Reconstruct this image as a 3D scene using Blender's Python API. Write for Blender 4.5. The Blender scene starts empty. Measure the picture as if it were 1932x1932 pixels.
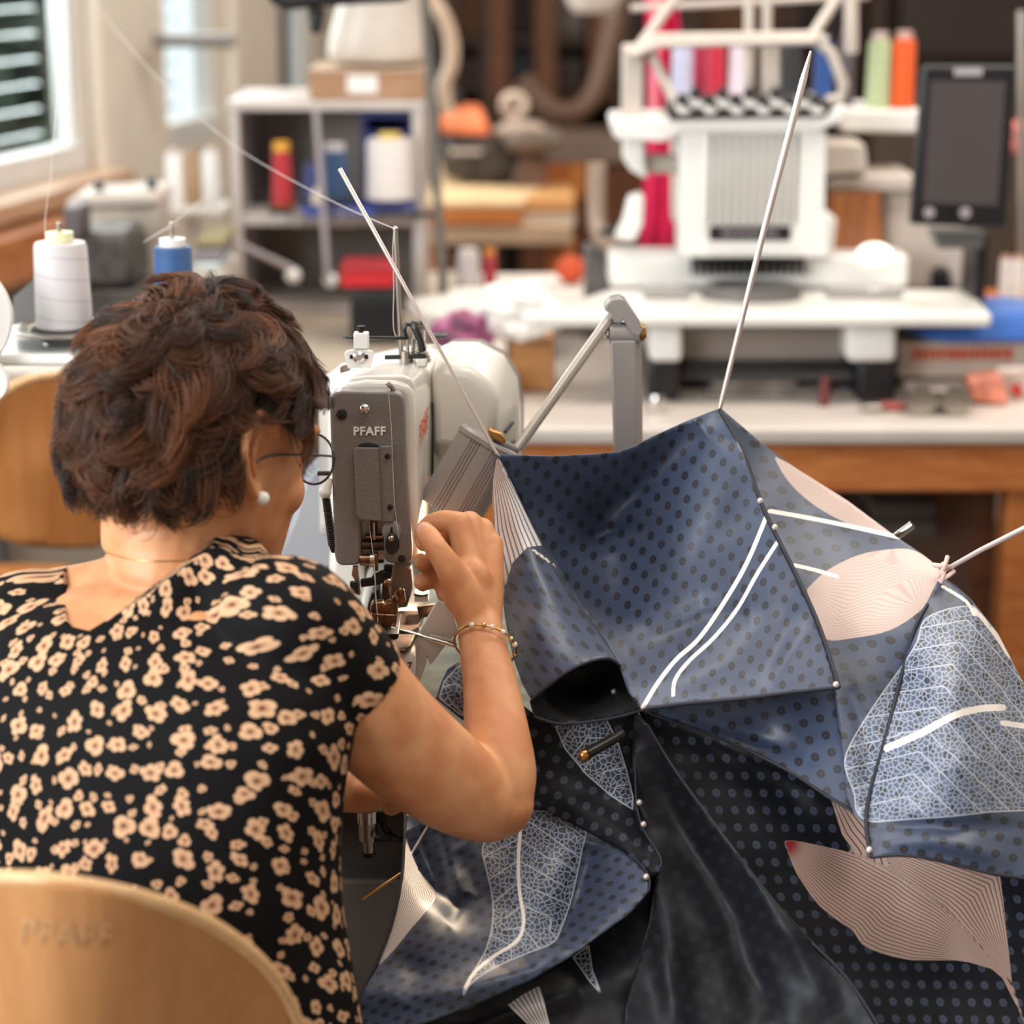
import bpy, bmesh, math, random
import numpy as np
from mathutils import Vector, Matrix, Euler, noise
from mathutils.geometry import delaunay_2d_cdt

random.seed(7)
RNG = np.random.default_rng(7)
SC = bpy.context.scene
COL = SC.collection

# ---------------------------------------------------------------- camera
FPX = 4000.0                       # focal length in pixels of the 1932 px frame
PITCH = math.radians(15.46)
CAM = Vector((0.0, 0.0, 1.48))
cam_data = bpy.data.cameras.new('camera')
cam_data.sensor_width = 24.0
cam_data.sensor_height = 24.0
cam_data.lens = FPX / 1932.0 * 24.0
cam_data.clip_start = 0.05
cam_data.clip_end = 100
cam_data.dof.use_dof = True
cam_data.dof.focus_distance = 1.905
cam_data.dof.aperture_fstop = 2.2
cam_data.dof.aperture_blades = 0
cam = bpy.data.objects.new('camera', cam_data)
COL.objects.link(cam)
cam.location = CAM
cam.rotation_euler = (math.pi / 2 - PITCH, 0, 0)
SC.camera = cam

# ---------------------------------------------------------------- world, lights, exposure
SC.view_settings.view_transform = 'Standard'
SC.view_settings.look = 'None'
SC.view_settings.gamma = 1.0
SC.view_settings.exposure = 0.13
try:
    SC.view_settings.use_curve_mapping = False
except Exception:
    pass
SC.cycles.use_denoising = True
SC.cycles.use_adaptive_sampling = True
SC.cycles.adaptive_threshold = 0.025
SC.cycles.max_bounces = 6
SC.cycles.diffuse_bounces = 3
SC.cycles.glossy_bounces = 3
SC.cycles.transmission_bounces = 6
SC.cycles.transparent_max_bounces = 12
SC.cycles.caustics_reflective = False
SC.cycles.caustics_refractive = False
SC.cycles.sample_clamp_indirect = 4.0

world = bpy.data.worlds.new('daylight')
SC.world = world
world.use_nodes = True
wn = world.node_tree.nodes
wn['Background'].inputs['Color'].default_value = (0.88, 0.94, 1.0, 1)
wn['Background'].inputs['Strength'].default_value = 1.5

def area_light(name, loc, target, sx, sy, power, color):
    d = bpy.data.lights.new(name, 'AREA')
    d.shape = 'RECTANGLE'
    d.size = sx
    d.size_y = sy
    d.energy = power
    d.color = color
    o = bpy.data.objects.new(name, d)
    COL.objects.link(o)
    o.location = loc
    o.rotation_euler = (Vector(target) - Vector(loc)).to_track_quat('-Z', 'Y').to_euler()
    return o

# daylight through the windows of the long left wall (the ones beside and behind the camera), and the ceiling luminaires
area_light('daylight_window_near', (-1.95, 0.9, 1.7), (0.2, 1.9, 0.9), 1.5, 1.2, 56, (0.90, 0.95, 1.0))
area_light('daylight_window_behind', (-2.2, -0.6, 1.85), (0.3, 1.8, 0.9), 1.5, 1.2, 74, (0.92, 0.96, 1.0))
area_light('daylight_window_far', (-1.02, 4.9, 1.6), (1.2, 3.6, 0.8), 1.2, 1.0, 34, (0.93, 0.97, 1.0))
for _x, _y, _p in ((-0.4, 2.9, 22), (1.5, 2.9, 34), (0.9, 4.3, 26), (-0.2, 5.4, 13), (0.5, 1.2, 18)):
    area_light('ceiling_luminaire_light', (_x, _y, 2.68), (_x, _y, 0), 1.5, 0.5, _p, (1.0, 0.93, 0.84))

# ---------------------------------------------------------------- helpers
_cp, _sp = math.cos(PITCH), math.sin(PITCH)

def ray(px, py):
    xc = (px - 966.0) / FPX
    yc = (966.0 - py) / FPX
    return Vector((xc, _cp + yc * _sp, -_sp + yc * _cp))

def P(px, py, Y):
    """the point of the vertical plane y = Y that the photograph shows at pixel (px, py)"""
    d = ray(px, py)
    return CAM + d * (Y / d.y)

def PZ(px, py, z):
    d = ray(px, py)
    return CAM + d * ((z - CAM.z) / d.z)

def S(Y):
    """metres per photo pixel at distance Y"""
    return Y / FPX / 0.97

WM = {}

def lin(h):
    h = h.lstrip('#')
    c = [int(h[i:i + 2], 16) / 255 for i in (0, 2, 4)]
    return tuple((x / 12.92 if x <= 0.04045 else ((x + 0.055) / 1.055) ** 2.4) for x in c) + (1.0,)

def thing(name, label, cat, loc, group=None, rotz=0):
    o = bpy.data.objects.new(name, None)
    o.empty_display_size = 0.05
    COL.objects.link(o)
    o.location = loc
    o.rotation_euler = (0, 0, rotz)
    o['label'] = label
    o['category'] = cat
    o['kind'] = 'thing'
    if group:
        o['group'] = group
    WM[o.name] = Matrix.Translation(Vector(loc)) @ Matrix.Rotation(rotz, 4, 'Z')
    return o

def tag(o, label, cat, group=None, kind='thing'):
    o['label'] = label
    o['category'] = cat
    o['kind'] = kind
    if group:
        o['group'] = group
    return o

def adopt(o, parent):
    if parent is not None:
        o.parent = parent
        o.matrix_parent_inverse = WM[parent.name].inverted()

def sharpen(me, ang=38):
    bm = bmesh.new()
    bm.from_mesh(me)
    a = math.radians(ang)
    for e in bm.edges:
        if len(e.link_faces) == 2:
            e.smooth = e.calc_face_angle(0) < a
    for f in bm.faces:
        f.smooth = True
    bm.to_mesh(me)
    bm.free()

class MB:
    def __init__(self):
        self.v, self.f = [], []

    def add(self, vs, fs):
        n = len(self.v)
        self.v += [tuple(p) for p in vs]
        self.f += [tuple(i + n for i in f) for f in fs]
        return self

    def box(self, c, s, rot=None):
        c = Vector(c)
        vs = []
        for dz in (-.5, .5):
            for dx, dy in ((-.5, -.5), (.5, -.5), (.5, .5), (-.5, .5)):
                p = Vector((dx * s[0], dy * s[1], dz * s[2]))
                if rot is not None:
                    p = rot @ p
                vs.append(c + p)
        return self.add(vs, [(0, 3, 2, 1), (4, 5, 6, 7), (0, 1, 5, 4), (1, 2, 6, 5), (2, 3, 7, 6), (3, 0, 4, 7)])

    def box2(self, a, b):
        a, b = Vector(a), Vector(b)
        return self.box((a + b) / 2, [abs(b[i] - a[i]) for i in range(3)])

    def pbox(self, x0, y0, x1, y1, Y, dy):
        """box whose front face fills the photo rectangle at distance Y, dy deep"""
        a, b = P((x0 + x1) / 2, y1, Y), P((x0 + x1) / 2, y0, Y)
        ym = (y0 + y1) / 2
        l, r = P(x0, ym, Y).x, P(x1, ym, Y).x
        return self.box2((l, Y, a.z), (r, Y + dy, b.z))

    def frames(self, pts):
        pts = [Vector(p) for p in pts]
        n = len(pts)
        T = []
        for i in range(n):
            a, b = pts[max(i - 1, 0)], pts[min(i + 1, n - 1)]
            t = (b - a)
            T.append(t.normalized() if t.length > 1e-9 else Vector((0, 0, 1)))
        u = T[0].orthogonal().normalized()
        fr = []
        for i in range(n):
            u = (u - T[i] * u.dot(T[i]))
            u = u.normalized() if u.length > 1e-6 else T[i].orthogonal().normalized()
            fr.append((pts[i], u, T[i].cross(u)))
        return fr

    def tube(self, pts, r, n=10, cap=True, flat=1.0):
        fr = self.frames(pts)
        rr = r if isinstance(r, (list, tuple)) else [r] * len(fr)
        vs, fs = [], []
        for (p, u, w), q in zip(fr, rr):
            for k in range(n):
                a = 2 * math.pi * k / n
                vs.append(p + u * (q * math.cos(a)) + w * (q * flat * math.sin(a)))
        m = len(fr)
        for i in range(m - 1):
            for k in range(n):
                k2 = (k + 1) % n
                fs.append((i * n + k, i * n + k2, (i + 1) * n + k2, (i + 1) * n + k))
        if cap:
            fs.append(tuple(reversed(range(n))))
            fs.append(tuple((m - 1) * n + k for k in range(n)))
        return self.add(vs, fs)

    def cyl(self, a, b, r0, r1=None, n=24):
        return self.tube([a, b], [r0, r0 if r1 is None else r1], n)

    def loft(self, rings, cap=True):
        n = len(rings[0])
        vs = [p for r in rings for p in r]
        fs = []
        m = len(rings)
        for i in range(m - 1):
            for k in range(n):
                k2 = (k + 1) % n
                fs.append((i * n + k, i * n + k2, (i + 1) * n + k2, (i + 1) * n + k))
        if cap:
            fs.append(tuple(reversed(range(n))))
            fs.append(tuple((m - 1) * n + k for k in range(n)))
        return self.add(vs, fs)

    def lathe(self, prof, o=(0, 0, 0), n=32, axis=None):
        o = Vector(o)
        q = Vector((0, 0, 1)).rotation_difference(Vector(axis).normalized()) if axis is not None else None
        rings = []
        for r, z in prof:
            ring = []
            for k in range(n):
                a = 2 * math.pi * k / n
                p = Vector((max(r, 1e-5) * math.cos(a), max(r, 1e-5) * math.sin(a), z))
                ring.append(o + (q @ p if q is not None else p))
            rings.append(ring)
        return self.loft(rings)

    def ell(self, c, r, rot=None, n=20, m=12):
        c = Vector(c)
        rings = []
        for i in range(m + 1):
            t = math.pi * i / m
            z, q = -math.cos(t), max(math.sin(t), 1e-4)
            ring = []
            for k in range(n):
                a = 2 * math.pi * k / n
                p = Vector((r[0] * q * math.cos(a), r[1] * q * math.sin(a), r[2] * z))
                ring.append(c + (rot @ p if rot is not None else p))
            rings.append(ring)
        return self.loft(rings)

    def prism(self, poly, off):
        """n-gon extruded along the vector off"""
        off = Vector(off)
        n = len(poly)
        vs = [Vector(p) for p in poly] + [Vector(p) + off for p in poly]
        fs = [tuple(range(n)), tuple(reversed(range(n, 2 * n)))]
        for k in range(n):
            k2 = (k + 1) % n
            fs.append((k, k + n, k2 + n, k2))
        return self.add(vs, fs)

    def pprism(self, pts, Y, dy):
        return self.prism([P(x, y, Y) for x, y in pts], (0, dy, 0))

    def build(self, name, m, parent=None, bevel=0, seg=2, sharp=38, subsurf=0):
        me = bpy.data.meshes.new(name)
        vs = self.v
        loc = Vector((0, 0, 0))
        if parent is None and vs:
            a = np.array(vs)
            lo, hi = a.min(0), a.max(0)
            loc = Vector(((lo[0] + hi[0]) / 2, (lo[1] + hi[1]) / 2, lo[2]))
            vs = [tuple(r) for r in (a - np.array(loc))]
        me.from_pydata(vs, [], self.f)
        bm = bmesh.new()
        bm.from_mesh(me)
        bmesh.ops.recalc_face_normals(bm, faces=bm.faces)
        bm.to_mesh(me)
        bm.free()
        sharpen(me, sharp)
        me.materials.append(m)
        o = bpy.data.objects.new(name, me)
        COL.objects.link(o)
        o.location = loc
        WM[o.name] = Matrix.Translation(loc)
        adopt(o, parent)
        if bevel:
            b = o.modifiers.new('bevel', 'BEVEL')
            b.width = bevel
            b.segments = seg
            b.limit_method = 'ANGLE'
            b.angle_limit = math.radians(35)
        if subsurf:
            s = o.modifiers.new('subdivision', 'SUBSURF')
            s.levels = s.render_levels = subsurf
        return o

def spline(pts, k=8):
    """Catmull-Rom through the points"""
    p = [Vector(q) for q in pts]
    out = []
    for i in range(len(p) - 1):
        a, b, c, d = p[max(i - 1, 0)], p[i], p[i + 1], p[min(i + 2, len(p) - 1)]
        for j in range(k):
            t = j / k
            out.append(0.5 * ((2 * b) + (c - a) * t + (2 * a - 5 * b + 4 * c - d) * t * t + (3 * b - a - 3 * c + d) * t ** 3))
    out.append(p[-1])
    return out

def copy_tree(o, parent=None):
    c = o.copy()
    COL.objects.link(c)
    c.parent = parent
    for ch in [x for x in bpy.data.objects if x.parent == o]:
        copy_tree(ch, c)
    return c

# ---------------------------------------------------------------- materials
class G:
    """small node-graph builder"""
    def __init__(self, m):
        self.nt = m.node_tree

    def n(self, t, **kw):
        nd = self.nt.nodes.new(t)
        for k, v in kw.items():
            setattr(nd, k, v)
        return nd

    def put(self, sock, v):
        if hasattr(v, 'is_output') or hasattr(v, 'links'):
            self.nt.links.new(v, sock)
        else:
            sock.default_value = v

    def m(self, op, a, b=0.0, c=None, clamp=False):
        nd = self.n('ShaderNodeMath', operation=op)
        nd.use_clamp = clamp
        self.put(nd.inputs[0], a)
        self.put(nd.inputs[1], b)
        if c is not None:
            self.put(nd.inputs[2], c)
        return nd.outputs[0]

    def vm(self, op, a, b=(0, 0, 0)):
        nd = self.n('ShaderNodeVectorMath', operation=op)
        self.put(nd.inputs[0], a)
        if op == 'SCALE':
            self.put(nd.inputs['Scale'], b)
        else:
            self.put(nd.inputs[1], b)
        return nd.outputs[1] if op in ('LENGTH', 'DOT_PRODUCT', 'DISTANCE') else nd.outputs[0]

    def step(self, x, e0, e1):
        nd = self.n('ShaderNodeMapRange', interpolation_type='SMOOTHSTEP')
        self.put(nd.inputs[0], x)
        nd.inputs[1].default_value = e0
        nd.inputs[2].default_value = e1
        return nd.outputs[0]

    def mix(self, f, a, b):
        nd = self.n('ShaderNodeMix', data_type='RGBA')
        self.put(nd.inputs['Factor'], f)
        self.put(nd.inputs[6], a)
        self.put(nd.inputs[7], b)
        return nd.outputs[2]

    def attr(self, name):
        return self.n('ShaderNodeAttribute', attribute_name=name).outputs['Fac']

    def xyz(self, v):
        nd = self.n('ShaderNodeSeparateXYZ')
        self.put(nd.inputs[0], v)
        return nd.outputs

    def noise(self, vec, scale, detail=3, rough=0.5):
        nd = self.n('ShaderNodeTexNoise')
        if vec is not None:
            self.put(nd.inputs['Vector'], vec)
        nd.inputs['Scale'].default_value = scale
        nd.inputs['Detail'].default_value = detail
        nd.inputs['Roughness'].default_value = rough
        return nd.outputs['Fac']

    def bump(self, h, strength, dist=0.001):
        nd = self.n('ShaderNodeBump')
        nd.inputs['Strength'].default_value = strength
        nd.inputs['Distance'].default_value = dist
        self.put(nd.inputs['Height'], h)
        return nd.outputs[0]

def new_mat(name):
    m = bpy.data.materials.new(name)
    m.use_nodes = True
    return m, G(m), m.node_tree.nodes['Principled BSDF']

MATS = {}

def mat(name, col, rough=0.5, metal=0.0, var=0.06, vs=8.0, bump=0.0, bs=200.0, coat=0.0, sheen=0.0, spec=0.5, emit=0.0, ani=None):
    if name in MATS:
        return MATS[name]
    m, g, b = new_mat(name)
    c = lin(col)
    tc = g.n('ShaderNodeTexCoord').outputs['Object']
    if ani:
        tc = g.vm('MULTIPLY', tc, ani)
    f = g.noise(tc, vs, 3)
    dk = tuple(x * (1 - 2 * var) for x in c[:3]) + (1,)
    lt = tuple(min(x * (1 + 2 * var), 1) for x in c[:3]) + (1,)
    g.put(b.inputs['Base Color'], g.mix(g.step(f, 0.3, 0.7), dk, lt))
    b.inputs['Roughness'].default_value = rough
    b.inputs['Metallic'].default_value = metal
    b.inputs['Specular IOR Level'].default_value = spec
    b.inputs['Coat Weight'].default_value = coat
    b.inputs['Coat Roughness'].default_value = 0.15
    b.inputs['Sheen Weight'].default_value = sheen
    if emit:
        b.inputs['Emission Color'].default_value = c
        b.inputs['Emission Strength'].default_value = emit
    if bump:
        g.put(b.inputs['Normal'], g.bump(g.noise(g.n('ShaderNodeTexCoord').outputs['Object'], bs, 2), bump))
    MATS[name] = m
    return m

def wood(name, c0, c1, rough=0.4, scale=(1, 14, 14), coat=0.2):
    if name in MATS:
        return MATS[name]
    m, g, b = new_mat(name)
    tc = g.n('ShaderNodeTexCoord').outputs['Object']
    v = g.vm('MULTIPLY', tc, scale)
    f = g.noise(v, 4.0, 5, 0.6)
    f2 = g.noise(g.vm('MULTIPLY', tc, tuple(s * 6 for s in scale)), 6.0, 2)
    f = g.m('ADD', g.m('MULTIPLY', f, 0.75), g.m('MULTIPLY', f2, 0.25))
    g.put(b.inputs['Base Color'], g.mix(g.step(f, 0.3, 0.7), lin(c0), lin(c1)))
    b.inputs['Roughness'].default_value = rough
    b.inputs['Coat Weight'].default_value = coat
    b.inputs['Coat Roughness'].default_value = 0.25
    g.put(b.inputs['Normal'], g.bump(f2, 0.05))
    MATS[name] = m
    return m

def glass_mat(name, tint='#ffffff', gloss=0.08):
    if name in MATS:
        return MATS[name]
    m = bpy.data.materials.new(name)
    m.use_nodes = True
    nt = m.node_tree
    nt.nodes.clear()
    g = G(m)
    out = g.n('ShaderNodeOutputMaterial')
    t = g.n('ShaderNodeBsdfTransparent')
    t.inputs[0].default_value = lin(tint)
    gl = g.n('ShaderNodeBsdfGlossy')
    gl.inputs['Roughness'].default_value = 0.03
    fr = g.n('ShaderNodeLayerWeight')
    fr.inputs[0].default_value = .15
    mx = g.n('ShaderNodeMixShader')
    nt.links.new(g.m('ADD', g.m('MULTIPLY', fr.outputs[1], .35), gloss * 0.3), mx.inputs[0])
    nt.links.new(t.outputs[0], mx.inputs[1])
    nt.links.new(gl.outputs[0], mx.inputs[2])
    nt.links.new(mx.outputs[0], out.inputs[0])
    MATS[name] = m
    return m

def thread_mat(name, col, cross=True):
    """wound thread: fine near-horizontal windings"""
    if name in MATS:
        return MATS[name]
    m, g, b = new_mat(name)
    tc = g.n('ShaderNodeTexCoord').outputs['Object']
    x = g.xyz(tc)
    ang = g.m('ARCTAN2', x[1], x[0])
    w = g.m('SINE', g.m('ADD', g.m('MULTIPLY', x[2], 4200.0), g.m('MULTIPLY', ang, 3.0)))
    w2 = g.m('SINE', g.m('ADD', g.m('MULTIPLY', x[2], 280.0), ang))
    c = lin(col)
    line = g.step(w2, 0.93, 1.0)
    dk = tuple(v * 0.78 for v in c[:3]) + (1,)
    g.put(b.inputs['Base Color'], g.mix(line, c, dk))
    b.inputs['Roughness'].default_value = 0.6
    b.inputs['Sheen Weight'].default_value = 0.2
    g.put(b.inputs['Normal'], g.bump(w, 0.25, 0.0004))
    MATS[name] = m
    return m

WHITE = mat('white enamel', '#e9e5df', 0.32, coat=0.3, var=0.015)
WHITE_P = mat('white plastic', '#ebe8e4', 0.38, var=0.01)
CREAM = mat('cream plastic', '#c6bab0', 0.45, var=0.02)
BLACK = mat('black plastic', '#17161a', 0.4, var=0.1)
DARK = mat('dark steel', '#2b2a2c', 0.35, 0.6, var=0.1)
GREY = mat('grey painted steel', '#8f8a88', 0.45, var=0.03)
GREY_D = mat('dark grey painted steel', '#5d5a59', 0.45, var=0.04)
STEEL = mat('brushed steel', '#b9b2aa', 0.28, 1.0, var=0.05)
CHROME = mat('polished steel', '#d8d4d0', 0.12, 1.0, var=0.02)
BRASS = mat('brass', '#b98a52', 0.28, 1.0, var=0.05)
# ================================================================ the room
A0 = PZ(0, 360, 0.95)
B0 = PZ(520, 230, 0.95)
WU = Vector((B0.x - A0.x, B0.y - A0.y, 0)).normalized()      # along the window wall, away from the camera
WN = Vector((WU.y, -WU.x, 0))                                # into the room
ROTW = math.atan2(WU.y, WU.x)

def wall_s(px, py=250):
    """distance along the window wall at which the photo shows it in column px"""
    d = ray(px, py)
    # CAM + d*t on the wall line
    ax, ay = A0.x - CAM.x, A0.y - CAM.y
    den = d.x * WU.y - d.y * WU.x
    t = (ax * WU.y - ay * WU.x) / den
    q = CAM + d * t
    return (Vector((q.x, q.y, 0)) - Vector((A0.x, A0.y, 0))).dot(WU)

def wp(s, z, n=0.0):
    return Vector((A0.x, A0.y, 0)) + WU * s + WN * n + Vector((0, 0, z))

def wbox(mb, s0, s1, z0, z1, n0, n1):
    pts = [wp(s0, z0, n0), wp(s1, z0, n0), wp(s1, z0, n1), wp(s0, z0, n1)]
    return mb.prism(pts, (0, 0, z1 - z0))

PLASTER = mat('cream plaster', '#ded3c5', 0.7, var=0.02, bump=0.05, bs=120)
FLOORM = mat('grey linoleum', '#6d625a', 0.5, var=0.08, vs=5)
CEIL = mat('white ceiling paint', '#e2ddd6', 0.8, var=0.01)
FRAME = mat('white window paint', '#d9d8d6', 0.35, var=0.02)
BACKW = mat('dim back wall paint', '#5a463a', 0.8, var=0.08, vs=2)
GLASS = glass_mat('window glass', '#f4f8f6', 0.05)

def structure(o, label=None):
    o['kind'] = 'structure'
    if label:
        o['label'] = label
    return o

structure(MB().box2((-3.2, -1.6, -0.1), (4.2, 8.6, 0)).build('floor', FLOORM))
structure(MB().box2((-3.2, -1.6, 2.75), (4.2, 8.6, 2.85)).build('ceiling', CEIL))
structure(MB().box2((-1.2, 8.4, 0), (4.2, 8.55, 2.75)).build('wall_back', BACKW))
structure(MB().box2((-3.2, -1.75, 0), (4.2, -1.6, 2.75)).build('wall_front', PLASTER))
structure(MB().box2((4.05, -1.6, 0), (4.2, 8.55, 2.75)).build('wall_right', PLASTER))

WIN = [(-5.0, -3.6), (-3.2, -1.5), (-1.2, wall_s(163)), (wall_s(298), wall_s(418)), (wall_s(519), wall_s(592))]
S_END = 4.12
SILL, HEAD = 0.95, 2.35
mb = MB()
wbox(mb, -6.0, S_END, 0, SILL, -0.06, 0)
wbox(mb, -6.0, S_END, HEAD, 2.75, -0.06, 0)
prev = -6.0
for a, b in WIN:
    wbox(mb, prev, a, SILL, HEAD, -0.06, 0)
    prev = b
wbox(mb, prev, S_END, SILL, HEAD, -0.06, 0)
structure(mb.build('wall_left', PLASTER))

PIPE = mat('grey conduit', '#b7a693', 0.5, var=0.02)
SLAT = mat('pale blind slats', '#cfd5d6', 0.5, var=0.02)
for i, (a, b) in enumerate(WIN):
    e = bpy.data.objects.new('window_%d' % (i + 1), None)
    COL.objects.link(e)
    e.location = wp((a + b) / 2, SILL, -0.05)
    e['kind'] = 'structure'
    WM[e.name] = Matrix.Translation(e.location)
    f = MB()
    t = 0.045
    wbox(f, a, a + t, SILL, HEAD, -0.055, -0.012)
    wbox(f, b - t, b, SILL, HEAD, -0.055, -0.012)
    wbox(f, a, b, SILL, SILL + 0.06, -0.055, 0.0)
    wbox(f, a, b, HEAD - t, HEAD, -0.055, -0.012)
    f.build('window_frame', FRAME, e, bevel=0.004)
    gl = MB()
    wbox(gl, a + t, b - t, SILL + 0.05, HEAD - t, -0.036, -0.032)
    gl.build('pane', GLASS, e)
    s = MB()
    z = SILL + 0.08
    while z < HEAD - 0.06:
        mid = wp((a + b) / 2, z, -0.10)
        R = Matrix.Rotation(ROTW, 3, 'Z') @ Matrix.Rotation(math.radians(12), 3, 'X')
        s.box(mid, (b - a - 0.05, 0.013, 0.002), R)
        z += 0.055
    s.build('blind', SLAT, e)

# sills, boards and the pilasters between the windows
WSILL = wood('pale window board', '#a9836a', '#c9a98e', 0.45, (3, 3, 12))
s = MB(); wbox(s, -2.2, wall_s(175), 0.905, 0.948, 0.002, 0.10)
structure(s.build('trim_1', WSILL, bevel=0.004))
s = MB(); wbox(s, wall_s(168), wall_s(296), 0.0, 2.74, 0.002, 0.035)
structure(s.build('trim_2', PLASTER, bevel=0.01))
s = MB(); wbox(s, wall_s(425), wall_s(512), 0.0, 2.74, 0.002, 0.035)
structure(s.build('trim_3', PLASTER, bevel=0.01))
WLEDGE = wood('orange brown ledge wood', '#8a4f27', '#b06c3a', 0.5, (3, 3, 12))
s = MB(); wbox(s, -2.2, wall_s(120), 0.80, 0.895, 0.004, 0.16)
structure(s.build('trim_4', WLEDGE, bevel=0.004))

# a rail across the narrow window
s = MB()
qa, qb = P(288, 76, 5.02), P(442, 76, 5.02)
s.tube([qa, qb], 0.016, 12)
s.tube([qa + Vector((.03, 0, 0)), qa + Vector((.03, .12, 0))], 0.012, 8)
tag(s.build('wall_rail', mat('grey rail paint', '#6f6965', 0.4, 0.3)), 'dark grey horizontal rail fixed in front of the narrow middle window', 'rail')

# green trees outside
LEAFM = mat('outdoor leaves', '#4f6350', 0.6, var=0.3, vs=3)
def outdoor_tree(c, r, n, seed, label):
    rnd = random.Random(seed)
    t = thing('garden_tree', label, 'tree', (c[0], c[1], 0), 'trees outside the windows')
    MB().tube([(c[0], c[1], 0), (c[0], c[1], c[2])], [0.12, 0.05], 10).build('tree_trunk', mat('bark', '#4a3b30', 0.8, var=0.2), t)
    m = MB()
    for _ in range(n):
        d = Vector((rnd.gauss(0, 1), rnd.gauss(0, 1), rnd.gauss(0, 1))).normalized() * r * rnd.random() ** 0.4
        p = Vector(c) + d
        R = Euler((rnd.random() * 6, rnd.random() * 6, rnd.random() * 6)).to_matrix()
        w = rnd.uniform(0.08, 0.18)
        m.add([p + R @ Vector(q) * w for q in ((-1, 0, 0), (0, -.5, .1), (1, 0, 0), (0, .5, .1))], [(0, 1, 2, 3)])
    m.build('foliage', LEAFM, t)
cc = P(-260, 150, 9.2)
outdoor_tree((cc.x, cc.y, .95), .98, 3600, 1, 'leafy green tree outside the large left window')
# ================================================================ benches and tables behind
ORANGE_W = wood('orange beech', '#bf6a34', '#dc8d4e', 0.4, (3, 3, 14))
BENCH_TOP = mat('pale grey laminate', '#c9bfb7', 0.35, var=0.02)

def at_z(px, py, z):
    p = PZ(px, py, z)
    return p

# --- the long work table that carries the embroidery machine
TZ = 0.765
Y0 = 3.05
t = thing('work_table', 'wide work table with pale grey top and orange wooden apron and legs', 'table', (0.45, 3.5, 0))
xl, xr = -.108, 1.15
MB().box2((xl, Y0, TZ - 0.026), (xr, 4.15, TZ)).build('table_top', BENCH_TOP, t, bevel=0.006)
za, zb = P(1400, 928, Y0 + .03).z, TZ - 0.0265
MB().box2((xl + .04, Y0 + .03, za), (xr, Y0 + .055, zb)).build('apron', ORANGE_W, t, bevel=0.003)
MB().box2((xl + .04, 4.07, za), (xr, 4.1, zb)).build('apron', ORANGE_W, t)
lx = P(1905, 1000, Y0 + .03).x
for x0, y0 in ((lx, Y0 + .056), (xl + .05, Y0 + .056), (lx, 4.0), (xl + .05, 4.0)):
    MB().box2((x0, y0, 0), (x0 + .075, y0 + .06, zb)).build('leg', ORANGE_W, t, bevel=0.004)
DKW = wood('dark brown wood', '#4a2813', '#6b3d1e', 0.5)
MB().box2((lx - .035, Y0 + .12, 0), (lx - .002, 4.0, za)).build('side_panel', DKW, t)

# storage under the table
t = thing('under_table_shelf', 'grey steel shelf with boards standing under the pale topped work table', 'shelf', (0.62, 3.6, 0))
GR2 = mat('grey shelf steel', '#8a8178', 0.5, 0.2, var=0.05)
b1 = P(1700, 985, 3.5)
MB().box2((P(1500, 985, 3.5).x, 3.45, b1.z - .012), (P(1868, 985, 3.5).x, 3.95, b1.z + .012)).build('shelf_board', GR2, t)
b2 = P(1700, 940, 3.5)
MB().box2((P(1640, 940, 3.5).x, 3.46, b1.z + .0125), (P(1868, 940, 3.5).x, 3.9, b2.z)).build('drawer_front', mat('dull grey drawer', '#6d6660', 0.5, var=.05), t, bevel=.004)
MB().box2((P(1500, 1200, 3.5).x, 3.45, 0.08), (P(1868, 1200, 3.5).x, 3.95, 0.1)).build('shelf_board', GR2, t)
for x in (P(1500, 985, 3.5).x, P(1858, 985, 3.5).x):
    for y in (3.45, 3.93):
        MB().box2((x, y, 0), (x + .02, y + .02, b1.z - .0125)).build('post', GR2, t)
m = MB()
c = P(1830, 1020, 3.4)
m.lathe([(0, 0), (.022, 0), (.025, .03), (.02, .07), (.012, .1), (.012, .14), (0, .14)], (c.x, 3.42, b1.z - .18), 16)
m.tube([(c.x, 3.42, b1.z - .04), (c.x, 3.42, b1.z + .0)], .006, 8)
tag(m.build('hanging_tool', BLACK), 'black handled tool hanging under the table in front of the grey shelf', 'tool')

# --- left bench under the windows
t = thing('sewing_bench', 'pale bench under the windows carrying sewing machines and thread', 'table', (-0.44, 3.9, 0))
BEIGE = mat('beige laminate', '#b5a796', 0.45, var=0.03)
MB().box2((-0.95, 3.36, .755), (-0.113, 4.4, .785)).build('table_top', BEIGE, t, bevel=.004)
for x0, y0 in ((-.9, 3.4), (-.8, 4.3), (-.17, 4.3), (-.17, 3.4)):
    MB().box2((x0, y0, 0), (x0 + .045, y0 + .045, .7545)).build('leg', GREY_D, t)

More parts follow.
